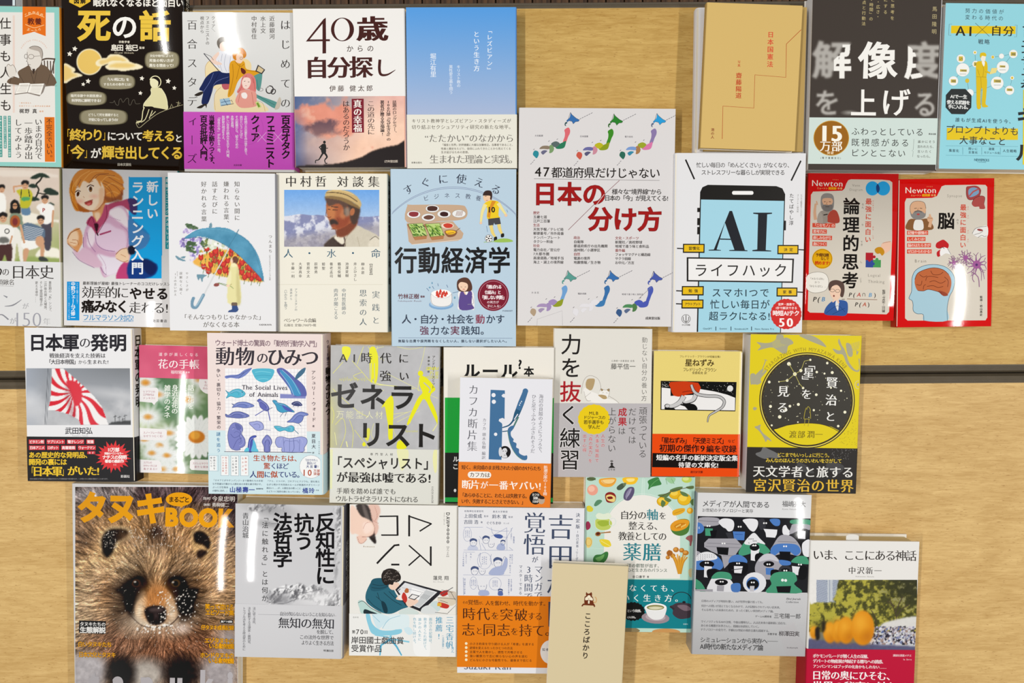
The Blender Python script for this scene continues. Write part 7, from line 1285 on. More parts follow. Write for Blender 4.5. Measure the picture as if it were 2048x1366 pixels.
# muzzle
g.p([560, 800, 600, 740, 640, 720, 700, 750, 740, 800, 762, 860, 765, 920, 740, 970, 690, 1000, 600, 1000, 530, 970, 494, 910, 500, 850, 530, 815], 'caa07a', 4)
g.e(640, 790, 80, 70, 'bb7f45', 50, a=.85).e(600, 860, 60, 60, 'c98d54', 40, a=.7).e(520, 900, 26, 80, 'efe2cc', 20, 10).e(735, 910, 24, 70, 'd8cbb8', 20, -8).e(560, 980, 60, 24, 'e6dccb', 16, 20).e(700, 985, 50, 20, 'c9bba8', 16, -14)
mz = g.mp([540, 800, 640, 700, 740, 790, 775, 920, 700, 1010, 580, 1005, 490, 930], 6); g.fur(640, 900, 4, .06, 31, mz)
# nose
g.p([556, 885, 590, 862, 640, 856, 685, 868, 700, 900, 694, 950, 660, 980, 620, 986, 585, 972, 562, 930], '2d2526', 2).p([585, 878, 640, 868, 680, 880, 670, 895, 620, 900, 590, 895], '5d5050', 6).e(600, 930, 16, 14, '110c0c', 6).e(668, 932, 14, 14, '110c0c', 6).l([632, 920, 630, 985], 5, '120d0d').e(630, 925, 14, 22, '4a3e3f', 8)
g.l([470, 930, 540, 990, 630, 1000, 720, 985, 780, 930], 8, '2a1c1a', .8)
g.e(470, 990, 70, 50, 'cbb8a4', 30, 25, .8).e(790, 1000, 80, 46, 'c5ad98', 30, -25, .8).e(800, 1010, 40, 24, 'd8c8c0', 16).e(560, 1030, 120, 24, 'b79c86', 24, a=.8)
g.fur(640, 860, 5, .10, 41, np.clip((Y_-960)/40, 0, 1))
# eyes
g.e(500, 710, 30, 28, '4f3624', 3).e(500, 712, 17, 18, '120d0b', 2).e(493, 702, 8, 6, 'd8d4d0', 3).e(760, 710, 30, 26, '5a4630', 3).e(760, 712, 16, 17, '120d0b', 2).e(742, 704, 8, 6, 'c8c4c0', 3); g.l([465, 715, 490, 682, 530, 690, 545, 725], 5, '0e0a09').l([728, 705, 755, 682, 795, 695, 800, 725], 5, '0e0a09')
g.spk(420, 120, 280, 1140, 1150, ['f2efea', 'ded8d0'], .8, 2.6, 51); g.spk(120, 640, 760, 900, 1000, ['f4f2ee', 'e8e4de'], 1.5, 5.5, 52); g.spk(120, 450, 330, 800, 480, ['f0ece6'], 1, 3.4, 53); g.spk(50, 500, 980, 760, 1040, ['f4f2ee'], 2, 7, 54); g.spk(60, 290, 370, 380, 480, ['e6e2da'], 1, 3.5, 55)
# lower body, snow
g.mix(np.clip((Y_-1170)/60, 0, 1)*np.clip((320-X_)/90, 0, 1), 'bab6ba'); g.e(180, 1280, 130, 110, 'c9c6cb', 30).e(560, 1310, 120, 100, 'c4beb8', 30).e(1050, 1300, 130, 120, 'b5b0b4', 40).e(1110, 1080, 70, 80, 'b9b2b4', 40).e(400, 1300, 90, 110, '1d1716', 26).e(800, 1300, 110, 110, '241b1a', 30)
g.n(.10, 24, 61, 4, np.clip((Y_-1180)/60, 0, 1)); g.mix(np.clip((Y_-1400)/60, 0, 1), 'aaa6aa'); g.im = g.im**1.18 * np.array([1.0, .985, .965])
g.put()
OR = 'eda312'
H('タヌキ', 116, 210, 692, 214, OR, .045, 0, sx=206)
E(782, 160, 87, 46, OR, n=36); PG([770, 196, 815, 196, 800, 216], OR); H('まるごと', 714, 160, 850, 40, '2a1c10', .02)
H('BOOK', 688, 270, 1148, 158, OR, .055, sx=148)
H('【監修】', 930, 153, 998, 18, 'e8e2dc'); H('今泉忠明', 998, 155, 1150, 38, 'e8e2dc', 0, 1); H('【編著】', 934, 194, 996, 16, 'e8e2dc'); H('青柳健二', 998, 195, 1112, 30, 'e8e2dc', 0, 1)
PG([126, 955, 302, 960, 300, 1044, 124, 1038], '1b1715'); H('タヌキたちの', 130, 978, 300, 30, 'f0eeea', .015); H('生態解説', 130, 1016, 300, 44, 'f0eeea', .03)
for s_, x0, x1, y, z_ in (('白いタヌキたち', 118, 340, 1110, 38), ('日本文化とタヌキ', 122, 366, 1178, 38), ('笑って泣ける', 954, 1142, 864, 40), ('エピソード集', 956, 1142, 902, 40), ('仔タヌキ成長記録', 928, 1142, 1000, 34), ('エゾタヌキの', 950, 1142, 1086, 38), ('いる動物園', 978, 1142, 1122, 38), ('ホンドタヌキの', 922, 1142, 1182, 38), ('いる動物園', 974, 1142, 1218, 38)): H(s_, x0, y, x1, z_, 'f0a91c', .02, 0, '2b1a0c', .035)
RR(1050, 950, 1138, 974, 12, '1b1715'); H('胸アツ!感動', 1058, 962, 1132, 15, 'f0eeea', .02)
H('tanuki', 150, 1350, 1160, 240, 'bab5b8', .05, sx=170)
flush()
# ---- anti-intellectualism
Z(460, 980, 3.902)
begin('thick_paperback', 'thick silver-white book with torn-paper cover art and bold vertical black title', 'book',
      [42, 112, 892, 116, 882, 1326, 40, 1290], .034, .034, 'd0d0d3', 'R', '5b5c66', .07, spec=.3, shine=(503, 1092, 0, 3, 3.4), page='e6dcc0', rs=.004)
SP('反知性に抗う法哲学', .25, .6, .016, 'c9c9cc', .02)
g = P(45, 110, 890, 905, 'cfcfd2', 1.5); z1 = vnoise(g.X.shape, 24, 71, 5); z2 = vnoise(g.X.shape, 11, 72, 5)
def torn(mask):
    global g
    dx = np.gradient(z1 + .5*z2, axis=1)*9 + np.gradient(z1, axis=0)*7; sh = np.clip(.5 + dx*2.2, 0, 1)[..., None]; g.mix(mask*.95, (hexc('5e5e62')*(1-sh) + hexc('f0f0f2')*sh))
torn(np.clip((.56 - np.abs(z1-.5)*2 - .3 - ((g.X-300)/340)**2 - ((g.Y-120)/110)**2)*6+1, 0, 1)*np.clip((300-g.Y)/100, 0, 1)*np.clip((z2-.38)*8, 0, 1))
torn(np.clip((z1 + .9 - np.abs((g.Y - (830 + 40*np.sin(g.X/110)))/110) - .8)*5, 0, 1)*np.clip((g.X-270)/60, 0, 1))
torn(np.clip((z1-.42)*8, 0, 1)*np.clip((g.X-800)/60, 0, 1)*np.clip((g.Y-90)/60, 0, 1)*.8)
g.e(310, 150, 110, 34, '8f8f92', 26, 12, .8).e(300, 265, 60, 14, '7d7d80', 14, 10, .7).e(700, 840, 110, 50, 'e6e6e8', 22).e(430, 850, 46, 40, 'a5a5a9', 16).e(350, 840, 50, 30, '77777b', 16, 20, .8)
g.l([270, 240, 330, 262, 420, 256], 4, '6a6a6e', .6).l([360, 762, 450, 770, 520, 795, 600, 800, 720, 770], 4, '66666a', .7).l([290, 870, 340, 880, 420, 886, 520, 850], 5, '66666a', .7); g.put()
V('反知性に', 746, 180, 738, 158, '201f21', .022); V('抗う', 578, 186, 468, 158, '201f21', .02); V('法哲学', 412, 180, 600, 156, '201f21', .022)
V('「法に触れる」とは何か', 275, 180, 876, 52, '2f2e30', .002); V('青山治城', 122, 176, 378, 52, '47474a', 0, 1)
band(450, 896, 1400, 'd3d3d6', spc='8a8b92')
LN([220, 970, 830, 982], 2, '8f8f94')
H('自分が知らないということを知らない', 390, 964, 816, 34, '5b5b60', 0, 1); H('無知の無知', 378, 1034, 816, 92, '35353a', .004, 1); H('を脱して、', 676, 1106, 826, 36, '4a4a4e', .002, 1); H('この法外な世界で', 544, 1146, 810, 36, '4a4a4e', .002, 1); H('よりよく生きる方法', 558, 1190, 810, 38, '4a4a4e', .002, 1); H('明石書店出版', 730, 1252, 808, 18, '2f2e30', .01)
V('法に従う市民、', 190, 912, 1060, 24, '5b5b60', 0, 1); V('法を解釈する法律家・裁判官、', 152, 912, 1215, 24, '5b5b60', 0, 1); V('トラブル法を考える政治家のために', 112, 912, 1252, 24, '5b5b60', 0, 1)
flush()
# ---- mask and romance
begin('paperback', 'cream book with angular title and an artist in a blue hoodie', 'book',
      [940, 114, 1780, 120, 1770, 1300, 926, 1290], .0265, .0265, 'e9e7e1', 'R', 'd5d2ca', .45)
g = P(930, 110, 1190, 440, 'e9e7e1', 1.2)
g.p([1080, 118, 1160, 118, 1172, 180, 1150, 240, 1160, 300, 1130, 360, 1090, 340, 1060, 240], 'e2bdae', 1).p([985, 118, 1075, 118, 1110, 240, 1128, 330, 1138, 420, 1070, 350, 1020, 240], '3d3634', 1).p([1030, 118, 1050, 118, 1095, 240, 1110, 330, 1090, 300, 1050, 200], '6a605c', 2).p([1090, 370, 1134, 380, 1132, 420], '2a2422', 1)
g.p([940, 130, 980, 140, 1020, 200, 1060, 220, 1110, 250, 1128, 290, 1120, 340, 1080, 365, 1020, 360, 980, 340, 940, 330], 'f0d0be', 1).p([1040, 260, 1090, 255, 1120, 290, 1100, 325, 1050, 340], 'f6ddd0', 4).p([990, 360, 1050, 360, 1070, 380, 1040, 415, 1005, 415], 'ecc6b4', 1)
g.l([1110, 250, 1128, 290, 1120, 340, 1080, 365, 1030, 365], 3, 'a8766a').l([1040, 300, 1060, 260, 1095, 250], 3, 'c9988a').l([1130, 130, 1150, 200, 1130, 240], 3, 'c08a7c').l([1100, 200, 1120, 240, 1160, 260], 3, 'c08a7c').l([995, 370, 1010, 412, 1040, 412, 1065, 385], 3, 'a8766a'); g.put(np.abs(g.im - hexc('e9e7e1')).sum(-1) > .02)
H('Romance', 1038, 440, 1130, 16, '8a6a3a', .01, 1)
BKK = '211f1f'
for a_, w_ in (([1398, 196, 1398, 362], 15), ([1394, 204, 1486, 262, 1570, 264], 11), ([1480, 322, 1574, 262], 11), ([1166, 206, 1312, 204], 11), ([1306, 200, 1308, 356], 15), ([1312, 352, 1186, 352, 1180, 350], 11), ([1567, 440, 1567, 592], 14), ([1396, 432, 1485, 510, 1567, 585], 11), ([1485, 510, 1394, 590], 11), ([1322, 428, 1284, 432, 1216, 500, 1146, 574], 15), ([1258, 582, 1322, 582], 14)): 
    if w_ == 11 and len(a_) == 6 and a_[0] == 1394: a_ = [1394, 204, 1480, 262, 1500, 306, 1500, 306]; a_ = [1396, 204, 1572, 264]
    LN(a_, w_, BKK)
V('DAW90000', 1703, 172, 418, 40, '2c2a2a', .015); V('マスク／ロマンス', 1672, 176, 274, 12, '6a6866'); V('【ダウ9万】', 1700, 430, 534, 22, '8a8886')
H('蓮見 翔', 1584, 686, 1708, 36, '3a3838', .004); H('Sho Hasumi', 1584, 716, 1672, 12, '8a8886')
def artist(c1):
    BB([1060, 860, 1062, 800, 1100, 720, 1130, 700, 1220, 695, 1270, 760, 1310, 830, 1390, 880, 1395, 910, 1340, 930, 1260, 965, 1180, 955, 1090, 900], '2f6678'); BB([1100, 715, 1130, 690, 1200, 690, 1240, 720, 1240, 750, 1190, 780, 1120, 790, 1095, 770], '27586a')
    for a_ in ([1110, 735, 1170, 745, 1230, 735], [1105, 760, 1170, 768, 1235, 750], [1140, 830, 1190, 880, 1210, 950], [1200, 800, 1270, 860, 1340, 900], [1075, 850, 1120, 900, 1180, 940], [1240, 790, 1300, 850, 1385, 885], [1150, 800, 1165, 850]): LN(a_, 4, '173945', 4)
    BB([1180, 870, 1210, 880, 1230, 930, 1225, 960, 1200, 950], '1b3a46'); BB([1240, 740, 1290, 720, 1320, 730, 1315, 770, 1270, 780, 1245, 765], 'edcdb9'); BB([1182, 690, 1186, 650, 1215, 620, 1260, 612, 1305, 630, 1332, 670, 1328, 705, 1300, 720, 1280, 718, 1270, 740, 1240, 735, 1220, 745, 1195, 725], '2b2523')
    rs = random.Random(3)
    for k in range(26): x = rs.uniform(1195, 1315); y = rs.uniform(630, 710); LN([x-10, y+6, x, y-5, x+10, y+4], 2.5, rs.choice(['7a706a', '4a413c', '958a82']), 3)
artist(0)
PG([1356, 708, 1660, 792, 1492, 950, 1370, 900, 1290, 778], '2b2b30'); PG([1366, 722, 1618, 796, 1478, 922, 1384, 884, 1306, 782], 'dfe0e2'); PG([1420, 762, 1560, 805, 1470, 880, 1400, 845], 'f2f2f2'); LN([1366, 722, 1540, 775, 1510, 800, 1340, 760], 3, '9a9ca0'); PG([1530, 780, 1600, 800, 1480, 915, 1440, 900], 'c5c8ca')
for k in range(6): LN([1500+12*k, 805+4*k, 1470+12*k, 835+4*k], 3, '8f9296')
BB([1295, 850, 1320, 820, 1350, 815, 1360, 840, 1340, 860], 'edcdb9'); BB([1370, 870, 1410, 850, 1450, 850, 1470, 870, 1430, 900, 1390, 910], 'edcdb9'); BB([1310, 840, 1345, 805, 1400, 800, 1420, 830, 1380, 860, 1350, 860], 'ece8e4'); BB([1340, 840, 1352, 800, 1370, 810, 1384, 850, 1368, 880], 'c03830'); BB([1362, 785, 1378, 765, 1394, 775, 1392, 800, 1368, 802], 'b5683a'); LN([1310, 790, 1330, 770], 5, '2a2a2e')
PG([1420, 810, 1480, 825, 1440, 860, 1390, 842], '3a3a40'); PG([1424, 816, 1470, 828, 1438, 852, 1400, 840], 'e8e6e4')
for pp, cc in (([1640, 800, 1700, 780, 1705, 810, 1660, 830], 'b8322c'), ([1620, 850, 1680, 830, 1760, 860, 1740, 900, 1660, 900], 'd8cdb8'), ([1615, 875, 1660, 880, 1710, 900, 1690, 925, 1620, 905], 'c23a30'), ([1570, 880, 1620, 870, 1640, 930, 1600, 955, 1560, 940], 'c8d8d8'), ([1700, 790, 1770, 800, 1775, 850, 1720, 850], 'cfc4b4'), ([1500, 920, 1560, 900, 1620, 960, 1500, 962], 'd8dcdc')): BB(pp, cc)
for a_ in ([1650, 780, 1740, 800], [1620, 840, 1770, 850], [1700, 960, 1778, 900], [1600, 955, 1700, 965], [1640, 860, 1700, 880], [1720, 790, 1760, 860]): LN(a_, 3, '4a4240')
R(1618, 880, 1650, 906, 'e0b040'); LN([1640, 820, 1740, 760], 5, '5a5a60')
BB([1000, 870, 1030, 860, 1080, 900, 1150, 950, 1200, 968, 1040, 968, 1010, 920], 'b9d6d0'); LN([1000, 880, 1040, 868, 1100, 920, 1180, 960], 4, '3a4a4c', 4); BB([1050, 930, 1100, 945, 1150, 968, 1050, 968], '26343a'); BB([1330, 940, 1400, 920, 1450, 940, 1470, 968, 1330, 968], 'cfdcd8')
for s_, x, y1 in (('ロ', 0, 0),): pass
band(1300, 968, 1400, 'ebebe8', spc='dcdcd8')
CY = '8ccbe0'
BB([1060, 972, 1090, 968, 1110, 1040, 1170, 1090, 1260, 1095, 1330, 1080, 1340, 1110, 1290, 1130, 1180, 1135, 1110, 1120, 1080, 1060], CY); BB([1180, 1060, 1210, 990, 1280, 968, 1380, 972, 1400, 1010, 1390, 1080, 1330, 1085, 1220, 1090], 'dcebef'); BB([1110, 972, 1180, 968, 1250, 1000, 1190, 1060, 1150, 1080], 'cfe6ee'); LN([1190, 1080, 1240, 1010, 1330, 980], 3, '7ab4cc', 3); LN([1110, 972, 1170, 1030], 3, '7ab4cc')
LN([1255, 1130, 1250, 1170], 16, CY); LN([1250, 1165, 1180, 1210, 1170, 1290], [18, 14, 10], '5db0d0'); LN([1255, 1165, 1300, 1220, 1340, 1290], [18, 14, 10], '5db0d0'); LN([1250, 1160, 1400, 1185], 12, CY); LN([1250, 1150, 1130, 1130], 10, CY); BB([1360, 1080, 1400, 1070, 1430, 1110, 1400, 1130, 1370, 1110], 'cfe6ee')
BB([1440, 980, 1500, 968, 1560, 985, 1550, 1020, 1560, 1290, 1480, 1300, 1430, 1240], 'f2f3f2') 
H('第', 952, 1106, 978, 28, '3a3838', .01); H('70', 980, 1104, 1046, 54, '3a3838', .004); H('回', 1048, 1108, 1074, 28, '3a3838', .01); H('岸田國士戯曲賞', 946, 1170, 1358, 60, '3a3838', .008); H('受賞作品', 946, 1234, 1186, 60, '3a3838', .008); H('白水社', 958, 992, 1006, 13, '6a6866')
V('三宅香帆', 1716, 982, 1240, 64, '5aa0c0', 0, 1); V('さん', 1738, 1232, 1270, 28, '5aa0c0'); V('推薦!', 1632, 984, 1170, 58, '5aa0c0', 0, 1); V('(文芸評論家)', 1664, 1130, 1240, 18, '5aa0c0')
for s_, x, y1 in (('面白さの記憶は、', 1566, 1212), ('動き書くられ続けて、', 1524, 1262), ('誰かの人生に', 1482, 1178), ('色を残し続ける。', 1442, 1212)): V(s_, x, 994, y1, 26, '7fb0c4', 0, 1)
flush()
# ---- Yoshida
Z(900, 990, 3.633)
begin('paperback', 'white book with blue manga sketches, tall serif title and a broad orange band', 'book',
      [62, 88, 980, 96, 962, 1300, 50, 1292], .029, .029, 'e4e4e8', 'R', 'd9d9de', .45)
NV = '414c66'
V('吉田松陰', 806, 122, 990, 196, NV, -.004, 1); V('覚悟', 616, 122, 438, 166, NV, -.004, 1); V('が', 618, 446, 492, 48, NV, 0, 1); V('マンガで', 644, 510, 760, 66, NV, -.004, 1); V('3時間で', 572, 508, 770, 66, NV, -.004, 1); V('マスターできる', 514, 505, 728, 26, NV, 0, 1)
V('決定版', 930, 125, 250, 32, NV, .002, 1); V('自己変革', 926, 282, 385, 22, NV, 0, 1); V('リーダーシップ', 922, 408, 560, 22, NV, 0, 1); LN([928, 260, 928, 276], 2, NV); LN([926, 392, 926, 404], 2, NV)
H('松陰神社名誉宮司', 104, 117, 244, 16, NV); H('東京大学教授', 310, 121, 420, 16, NV); H('上田俊成', 100, 152, 234, 32, NV, .002, 1); H('監修', 246, 154, 280, 15, NV); H('鈴木 寛', 306, 156, 412, 32, NV, .002, 1); H('監修', 424, 160, 458, 15, NV); H('吉田 浩', 100, 195, 206, 32, NV, .002, 1); H('著', 222, 198, 238, 15, NV); H('ぐぐちまゆ', 264, 203, 372, 24, NV, 0, 1); H('マンガ', 386, 206, 430, 13, NV)
SB = '7f8cb4'; SD = '56648c'
def head(x, y, r, hair=True):
    LN([x-r, y-.2*r, x-r*.8, y+.8*r, x, y+1.2*r, x+r*.8, y+.7*r, x+r, y-.3*r], 2.2, SD, 4); 
    if hair: BB([x-r, y-.1*r, x-r*1.05, y-.8*r, x-.2*r, y-1.3*r, x+r, y-.9*r, x+r, y-.2*r, x+.3*r, y-.6*r, x-.5*r, y-.5*r], '4a5880')
    LN([x-.5*r, y+.1*r, x-.1*r, y+.1*r], 2, SD); LN([x+.2*r, y+.1*r, x+.6*r, y+.1*r], 2, SD)
for x, y, rx, ry in ((126, 285, 30, 52), (328, 645, 44, 46), (170, 640, 26, 46), (250, 478, 50, 60)):
    RG(x, y, rx, ry, 1.8, SB)
    for k in range(3): V('覚悟を持て'[:4+k % 2], x+14-14*k, y-ry*.55, y+ry*.5, 10, SB)
for p_ in ([264, 232, 330, 260, 430, 262], [300, 236, 320, 290, 420, 310], [410, 240, 300, 300], [455, 236, 400, 330], [214, 300, 240, 330], [230, 350, 260, 400], [210, 320, 225, 400], [430, 380, 455, 400], [412, 236, 414, 400]): LN(p_, 2, SB, 3)
BB([318, 290, 360, 285, 385, 300, 370, 316, 335, 310], '4a5f9c'); BB([340, 395, 350, 360, 380, 350, 398, 370, 396, 398], 'a8b2d2'); BB([130, 398, 140, 370, 165, 362, 195, 375, 200, 398], 'c4cade')
head(170, 345, 24); head(262, 325, 24); head(300, 355, 22, False); head(385, 345, 16); head(348, 490, 30); head(180, 550, 26); head(235, 552, 22, False); head(235, 660, 32, False); head(366, 700, 16)
BB([285, 578, 300, 540, 340, 520, 380, 510, 400, 460, 418, 465, 415, 520, 395, 560, 380, 580], 'a8b2d2'); LN([388, 470, 392, 450, 405, 452, 408, 462], 2, SD, 3); BB([210, 728, 215, 695, 250, 690, 280, 700, 280, 728], 'a8b2d2'); BB([350, 728, 352, 700, 378, 698, 384, 728], '5a6ca4')
LN([205, 440, 220, 420, 215, 480, 230, 520, 205, 520], 2, SB); LN([300, 430, 292, 470, 308, 510], 2, SB); LN([96, 600, 100, 728], 2, SB)
for x, y0, y1, s_ in ((446, 240, 330, 'ペリーが来た!'), (464, 300, 352, '黒船襲来'), (98, 420, 520, 'ここで死ぬ覚悟'), (118, 420, 500, 'とはどういう'), (152, 420, 480, '先生…'), (452, 430, 500, '志を立てよ'), (438, 430, 570, '至誠にして動かざる'), (446, 610, 700, 'それでも前へ進め'), (428, 610, 728, '草莽崛起の人を育て'), (108, 605, 720, '松下村塾にて学ぶ者')): V(s_, x, y0, y1, 12, SB)
LN([100, 234, 240, 234], 1.5, SB); LN([96, 415, 180, 415], 1.5, SB); LN([100, 400, 460, 402], 1.5, SB); LN([96, 580, 440, 584], 1.5, SB)
H('Suzuki Kan', 96, 1248, 450, 66, '5c6474', 0, 1) if 0 else None
band(400, 734, 1252, 'e37e04', spc='d07c10')
LN([722, 775, 722, 955], 14, '4a4a58')
H('その', 90, 780, 132, 24, '4f2c12', 0, 1); H('覚悟', 130, 778, 210, 40, '4f2c12', 0, 1); H('が、', 210, 784, 256, 26, '4f2c12', 0, 1); H('人を奮わせ、', 258, 784, 460, 38, '4f2c12', 0, 1); H('時代を動かす。', 460, 786, 716, 38, '4f2c12', 0, 1)
H('時代', 86, 862, 294, 100, '4f2c12', -.002, 1); H('を', 300, 876, 356, 62, '4f2c12', 0, 1); H('突破', 358, 868, 568, 100, '4f2c12', -.002, 1); H('する', 564, 880, 670, 64, '4f2c12', 0, 1); H('志', 82, 976, 186, 100, '4f2c12', -.002, 1); H('と', 188, 986, 236, 60, '4f2c12', 0, 1); H('同志', 234, 978, 442, 100, '4f2c12', -.002, 1); H('を', 440, 990, 498, 60, '4f2c12', 0, 1); H('持て', 502, 982, 690, 98, '4f2c12', -.002, 1); H('。', 690, 984, 780, 90, '4f2c12', 0, 1)
for k, (s_, x1) in enumerate((('小さき約束を守り続ける人が「希書」を渡する', 612), ('逆境を変えるたったひとつの方法', 456), ('言葉で人を動かし、感性で共鳴させる', 528), ('強い観察力で志に映らない心の声を読む', 566), ('どんなに小さな可能性でも、最後まで信じる', 596))): E(118, 1078+29.5*k, 10, 10, 'f0e4c0', n=12); H(s_, 142, 1080+29.5*k, x1, 21, '4f2c12', .004, 1)
E(728, 1140, 72, 86, 'ece8e4', n=36); H('知者', 668, 1122, 722, 24, '4a4a58', .008)
cur.tgt = cur.cov; H('Suzuki Kan', 100, 1240, 446, 70, '5c6474', 0, 1)
flush()
# ---- yakuzen
Z(1160, 940, 3.502)
begin('paperback', 'mint green book ringed with fruit and vegetable pictures, teacup on its teal band', 'book',
      [40, 42, 812, 50, 780, 1138, 20, 1130], .0205, .0205, 'bcdacb', 'R', 'a8ccba', .45, page='e9e2d4')
def soft_bg():
    R(770, 40, 820, 1140, 'a9cdbc'); R(440, 40, 446, 180, 'c9e2d6'); LN([436, 60, 432, 180], 2, 'dff0e6'); LN([452, 60, 450, 180], 2, 'dff0e6')
soft_bg()
PG([436+265*math.cos(math.radians(a)) if k % 2 == 0 else 440+265*math.sin(math.radians(a)) for a in range(180, 361, 6) for k in (0, 1)] + [700, 760, 160, 760], 'eae7e0')
RG(436, 438, 272, 272, 2, 'e4efe8', a0=180, a1=360, n=40)
def fruit(x, y, rx, ry, c, c2, rot=0, oc=None):
    if oc: E(x, y, rx+3, ry+3, oc, rot)
    E(x, y, rx, ry, c, rot); E(x-rx*.2, y-ry*.2, rx*.6, ry*.55, c2, rot)
fruit(88, 140, 38, 38, 'e8a08a', 'f0bda6', 0); BB([132, 75, 150, 60, 245, 55, 250, 85, 220, 115, 170, 118, 140, 100], 'e9a53e'); BB([150, 72, 240, 66, 225, 92, 175, 98], 'f3cf8a'); RG(200, 72, 44, 26, 3, 'c97f2a', a0=0, a1=180)
BB([297, 60, 330, 50, 400, 52, 404, 70, 380, 98, 330, 100, 305, 85], 'f2c02e'); BB([325, 62, 380, 60, 375, 78, 340, 82], 'f7e08a'); BB([48, 60, 80, 48, 112, 60, 90, 75, 60, 74], '5f6f4a'); LN([50, 55, 110, 70], 3, '3a4a30')
BB([258, 120, 280, 100, 300, 92, 322, 100, 310, 120, 285, 140, 262, 138], '4a5a48'); BB([300, 95, 325, 90, 310, 115], '6a7a5a')
BB([176, 175, 200, 155, 235, 160, 252, 185, 245, 220, 215, 230, 185, 220], '8a2a28'); BB([184, 180, 215, 172, 246, 190, 240, 222, 205, 218, 188, 205], 'e8cf80'); BB([190, 190, 220, 185, 230, 200, 200, 204], '7a2420')
BB([306, 200, 310, 160, 335, 125, 365, 118, 380, 130, 378, 165, 355, 205, 330, 215], '5d5474'); BB([318, 195, 325, 160, 350, 130, 362, 135, 345, 175], '8d86a4'); LN([322, 205, 360, 130], 3, 'b5afc4')
BB([474, 80, 500, 62, 545, 50, 560, 75, 570, 100, 540, 110, 500, 120, 478, 138, 482, 105], '3f7f45'); LN([490, 120, 520, 85, 555, 62], 3, '6fae6a', 3); fruit(748, 66, 36, 24, 'bdcc5a', 'd8e08a'); BB([600, 55, 640, 50, 670, 60, 650, 95, 620, 85], '9cc89a'); LN([600, 60, 610, 100], 3, '6fa06a'); LN([640, 60, 660, 98], 3, '6fa06a')
BB([98, 245, 115, 215, 140, 208, 155, 218, 135, 240, 110, 254], '5a8a68'); BB([48, 255, 70, 250, 92, 270, 85, 290, 60, 292, 48, 280], 'd8c83a')
fruit(580, 220, 40, 32, 'e2b325', 'f0cc50', 0, 'b88a1c'); fruit(668, 168, 44, 34, 'e2b325', 'f0cc50', 0, 'b88a1c'); fruit(730, 205, 46, 40, 'e6b828', 'f2d050', 0, 'b88a1c')
for pp in ([545, 175, 600, 165, 640, 150, 610, 190, 570, 190], [630, 140, 680, 120, 720, 118, 700, 140, 650, 155], [700, 150, 740, 160, 760, 185, 720, 180], [740, 120, 790, 110, 806, 125, 770, 135], [575, 210, 600, 230, 580, 262, 566, 240], [600, 190, 640, 210, 620, 225, 590, 205], [770, 220, 800, 200, 812, 230, 790, 250]): BB(pp, '5f7a4a')
LN([560, 190, 640, 150, 720, 130, 800, 118], 4, '5a4a32', 4)
BB([648, 290, 680, 272, 730, 268, 732, 290, 700, 310, 655, 318], 'e2a92c'); LN([660, 305, 725, 280], 3, 'b87f1c'); fruit(770, 285, 22, 22, 'e0a52a', 'efc050')
BB([632, 400, 650, 368, 700, 345, 750, 345, 768, 370, 760, 430, 730, 455, 690, 460, 650, 440], '4f7a3a'); BB([632, 398, 660, 360, 720, 345, 764, 358, 750, 400, 700, 425, 650, 425], 'e09a2a'); BB([660, 392, 700, 372, 740, 374, 720, 400, 680, 410], 'c97f1e'); 
for k in range(8): E(675+9*k, 398-5*(k % 4), 4, 6, 'f0cf70')
BB([104, 370, 115, 345, 160, 335, 205, 345, 225, 375, 210, 410, 160, 422, 118, 408], 'bccb62'); BB([120, 365, 160, 352, 205, 362, 200, 385, 150, 395], '9fb440'); BB([110, 320, 130, 300, 165, 308, 200, 300, 220, 325, 195, 345, 130, 345], 'dfe8d2'); RG(228, 365, 22, 28, 4, 'd8e4dc', 20); LN([105, 350, 110, 400, 150, 424, 205, 414, 226, 375], 2.5, 'e8f0ea', 4)
E(126, 448, 20, 16, 'a5703c', -12); E(126, 446, 14, 10, '5a2a1c', -12); LN([140, 442, 215, 434], [6, 10], 'a5703c'); BB([136, 490, 170, 485, 205, 495, 218, 530, 190, 540, 155, 528], 'e6cf3a'); LN([145, 495, 180, 515, 210, 532], 3, 'f4ec9a'); BB([42, 370, 60, 360, 74, 385, 68, 410, 45, 418], '9a3450')
BB([42, 480, 65, 470, 85, 490, 80, 530, 50, 545], 'e4c878'); RG(60, 505, 20, 26, 3, 'cfa040'); BB([92, 620, 110, 595, 150, 590, 180, 572, 198, 580, 190, 620, 160, 652, 120, 658, 96, 645], '3f7a42'); BB([108, 618, 140, 605, 170, 590, 160, 620, 130, 640], '6fa862'); LN([46, 545, 165, 552], 2, 'd8ecdf')
for x, y, rx, ry in ((628, 582, 22, 20), (672, 558, 20, 18), (712, 562, 18, 16), (740, 580, 22, 18), (615, 612, 15, 14), (650, 600, 18, 16)): fruit(x, y, rx, ry, 'b5742a', 'd89a4a')
for k in range(9): LN([640+14*k, 590 + (k % 3)*10, 668+7*k, 650, 690+2*k, 728], 9, 'e0a438' if k % 2 else 'c98a2c', 3)
BB([610, 575, 625, 560, 645, 575, 640, 598, 615, 600], 'a5642a'); BB([740, 480, 760, 460, 790, 458, 800, 480, 785, 500, 778, 530, 768, 528, 766, 500], '9a5a5a'); BB([715, 775, 745, 770, 750, 790, 730, 800], 'e4cfae'); BB([760, 700, 800, 690, 806, 740, 770, 750], 'c9b88a')
H('自分の', 282, 315, 465, 66, '33302e', .002, 1); H('軸', 462, 312, 552, 84, '2b7f8c', .006, 1); H('を', 552, 320, 606, 56, '33302e', .002, 1); H('整える、', 340, 390, 580, 64, '33302e', .002, 1); H('教養としての', 270, 462, 606, 66, '33302e', .002, 1)
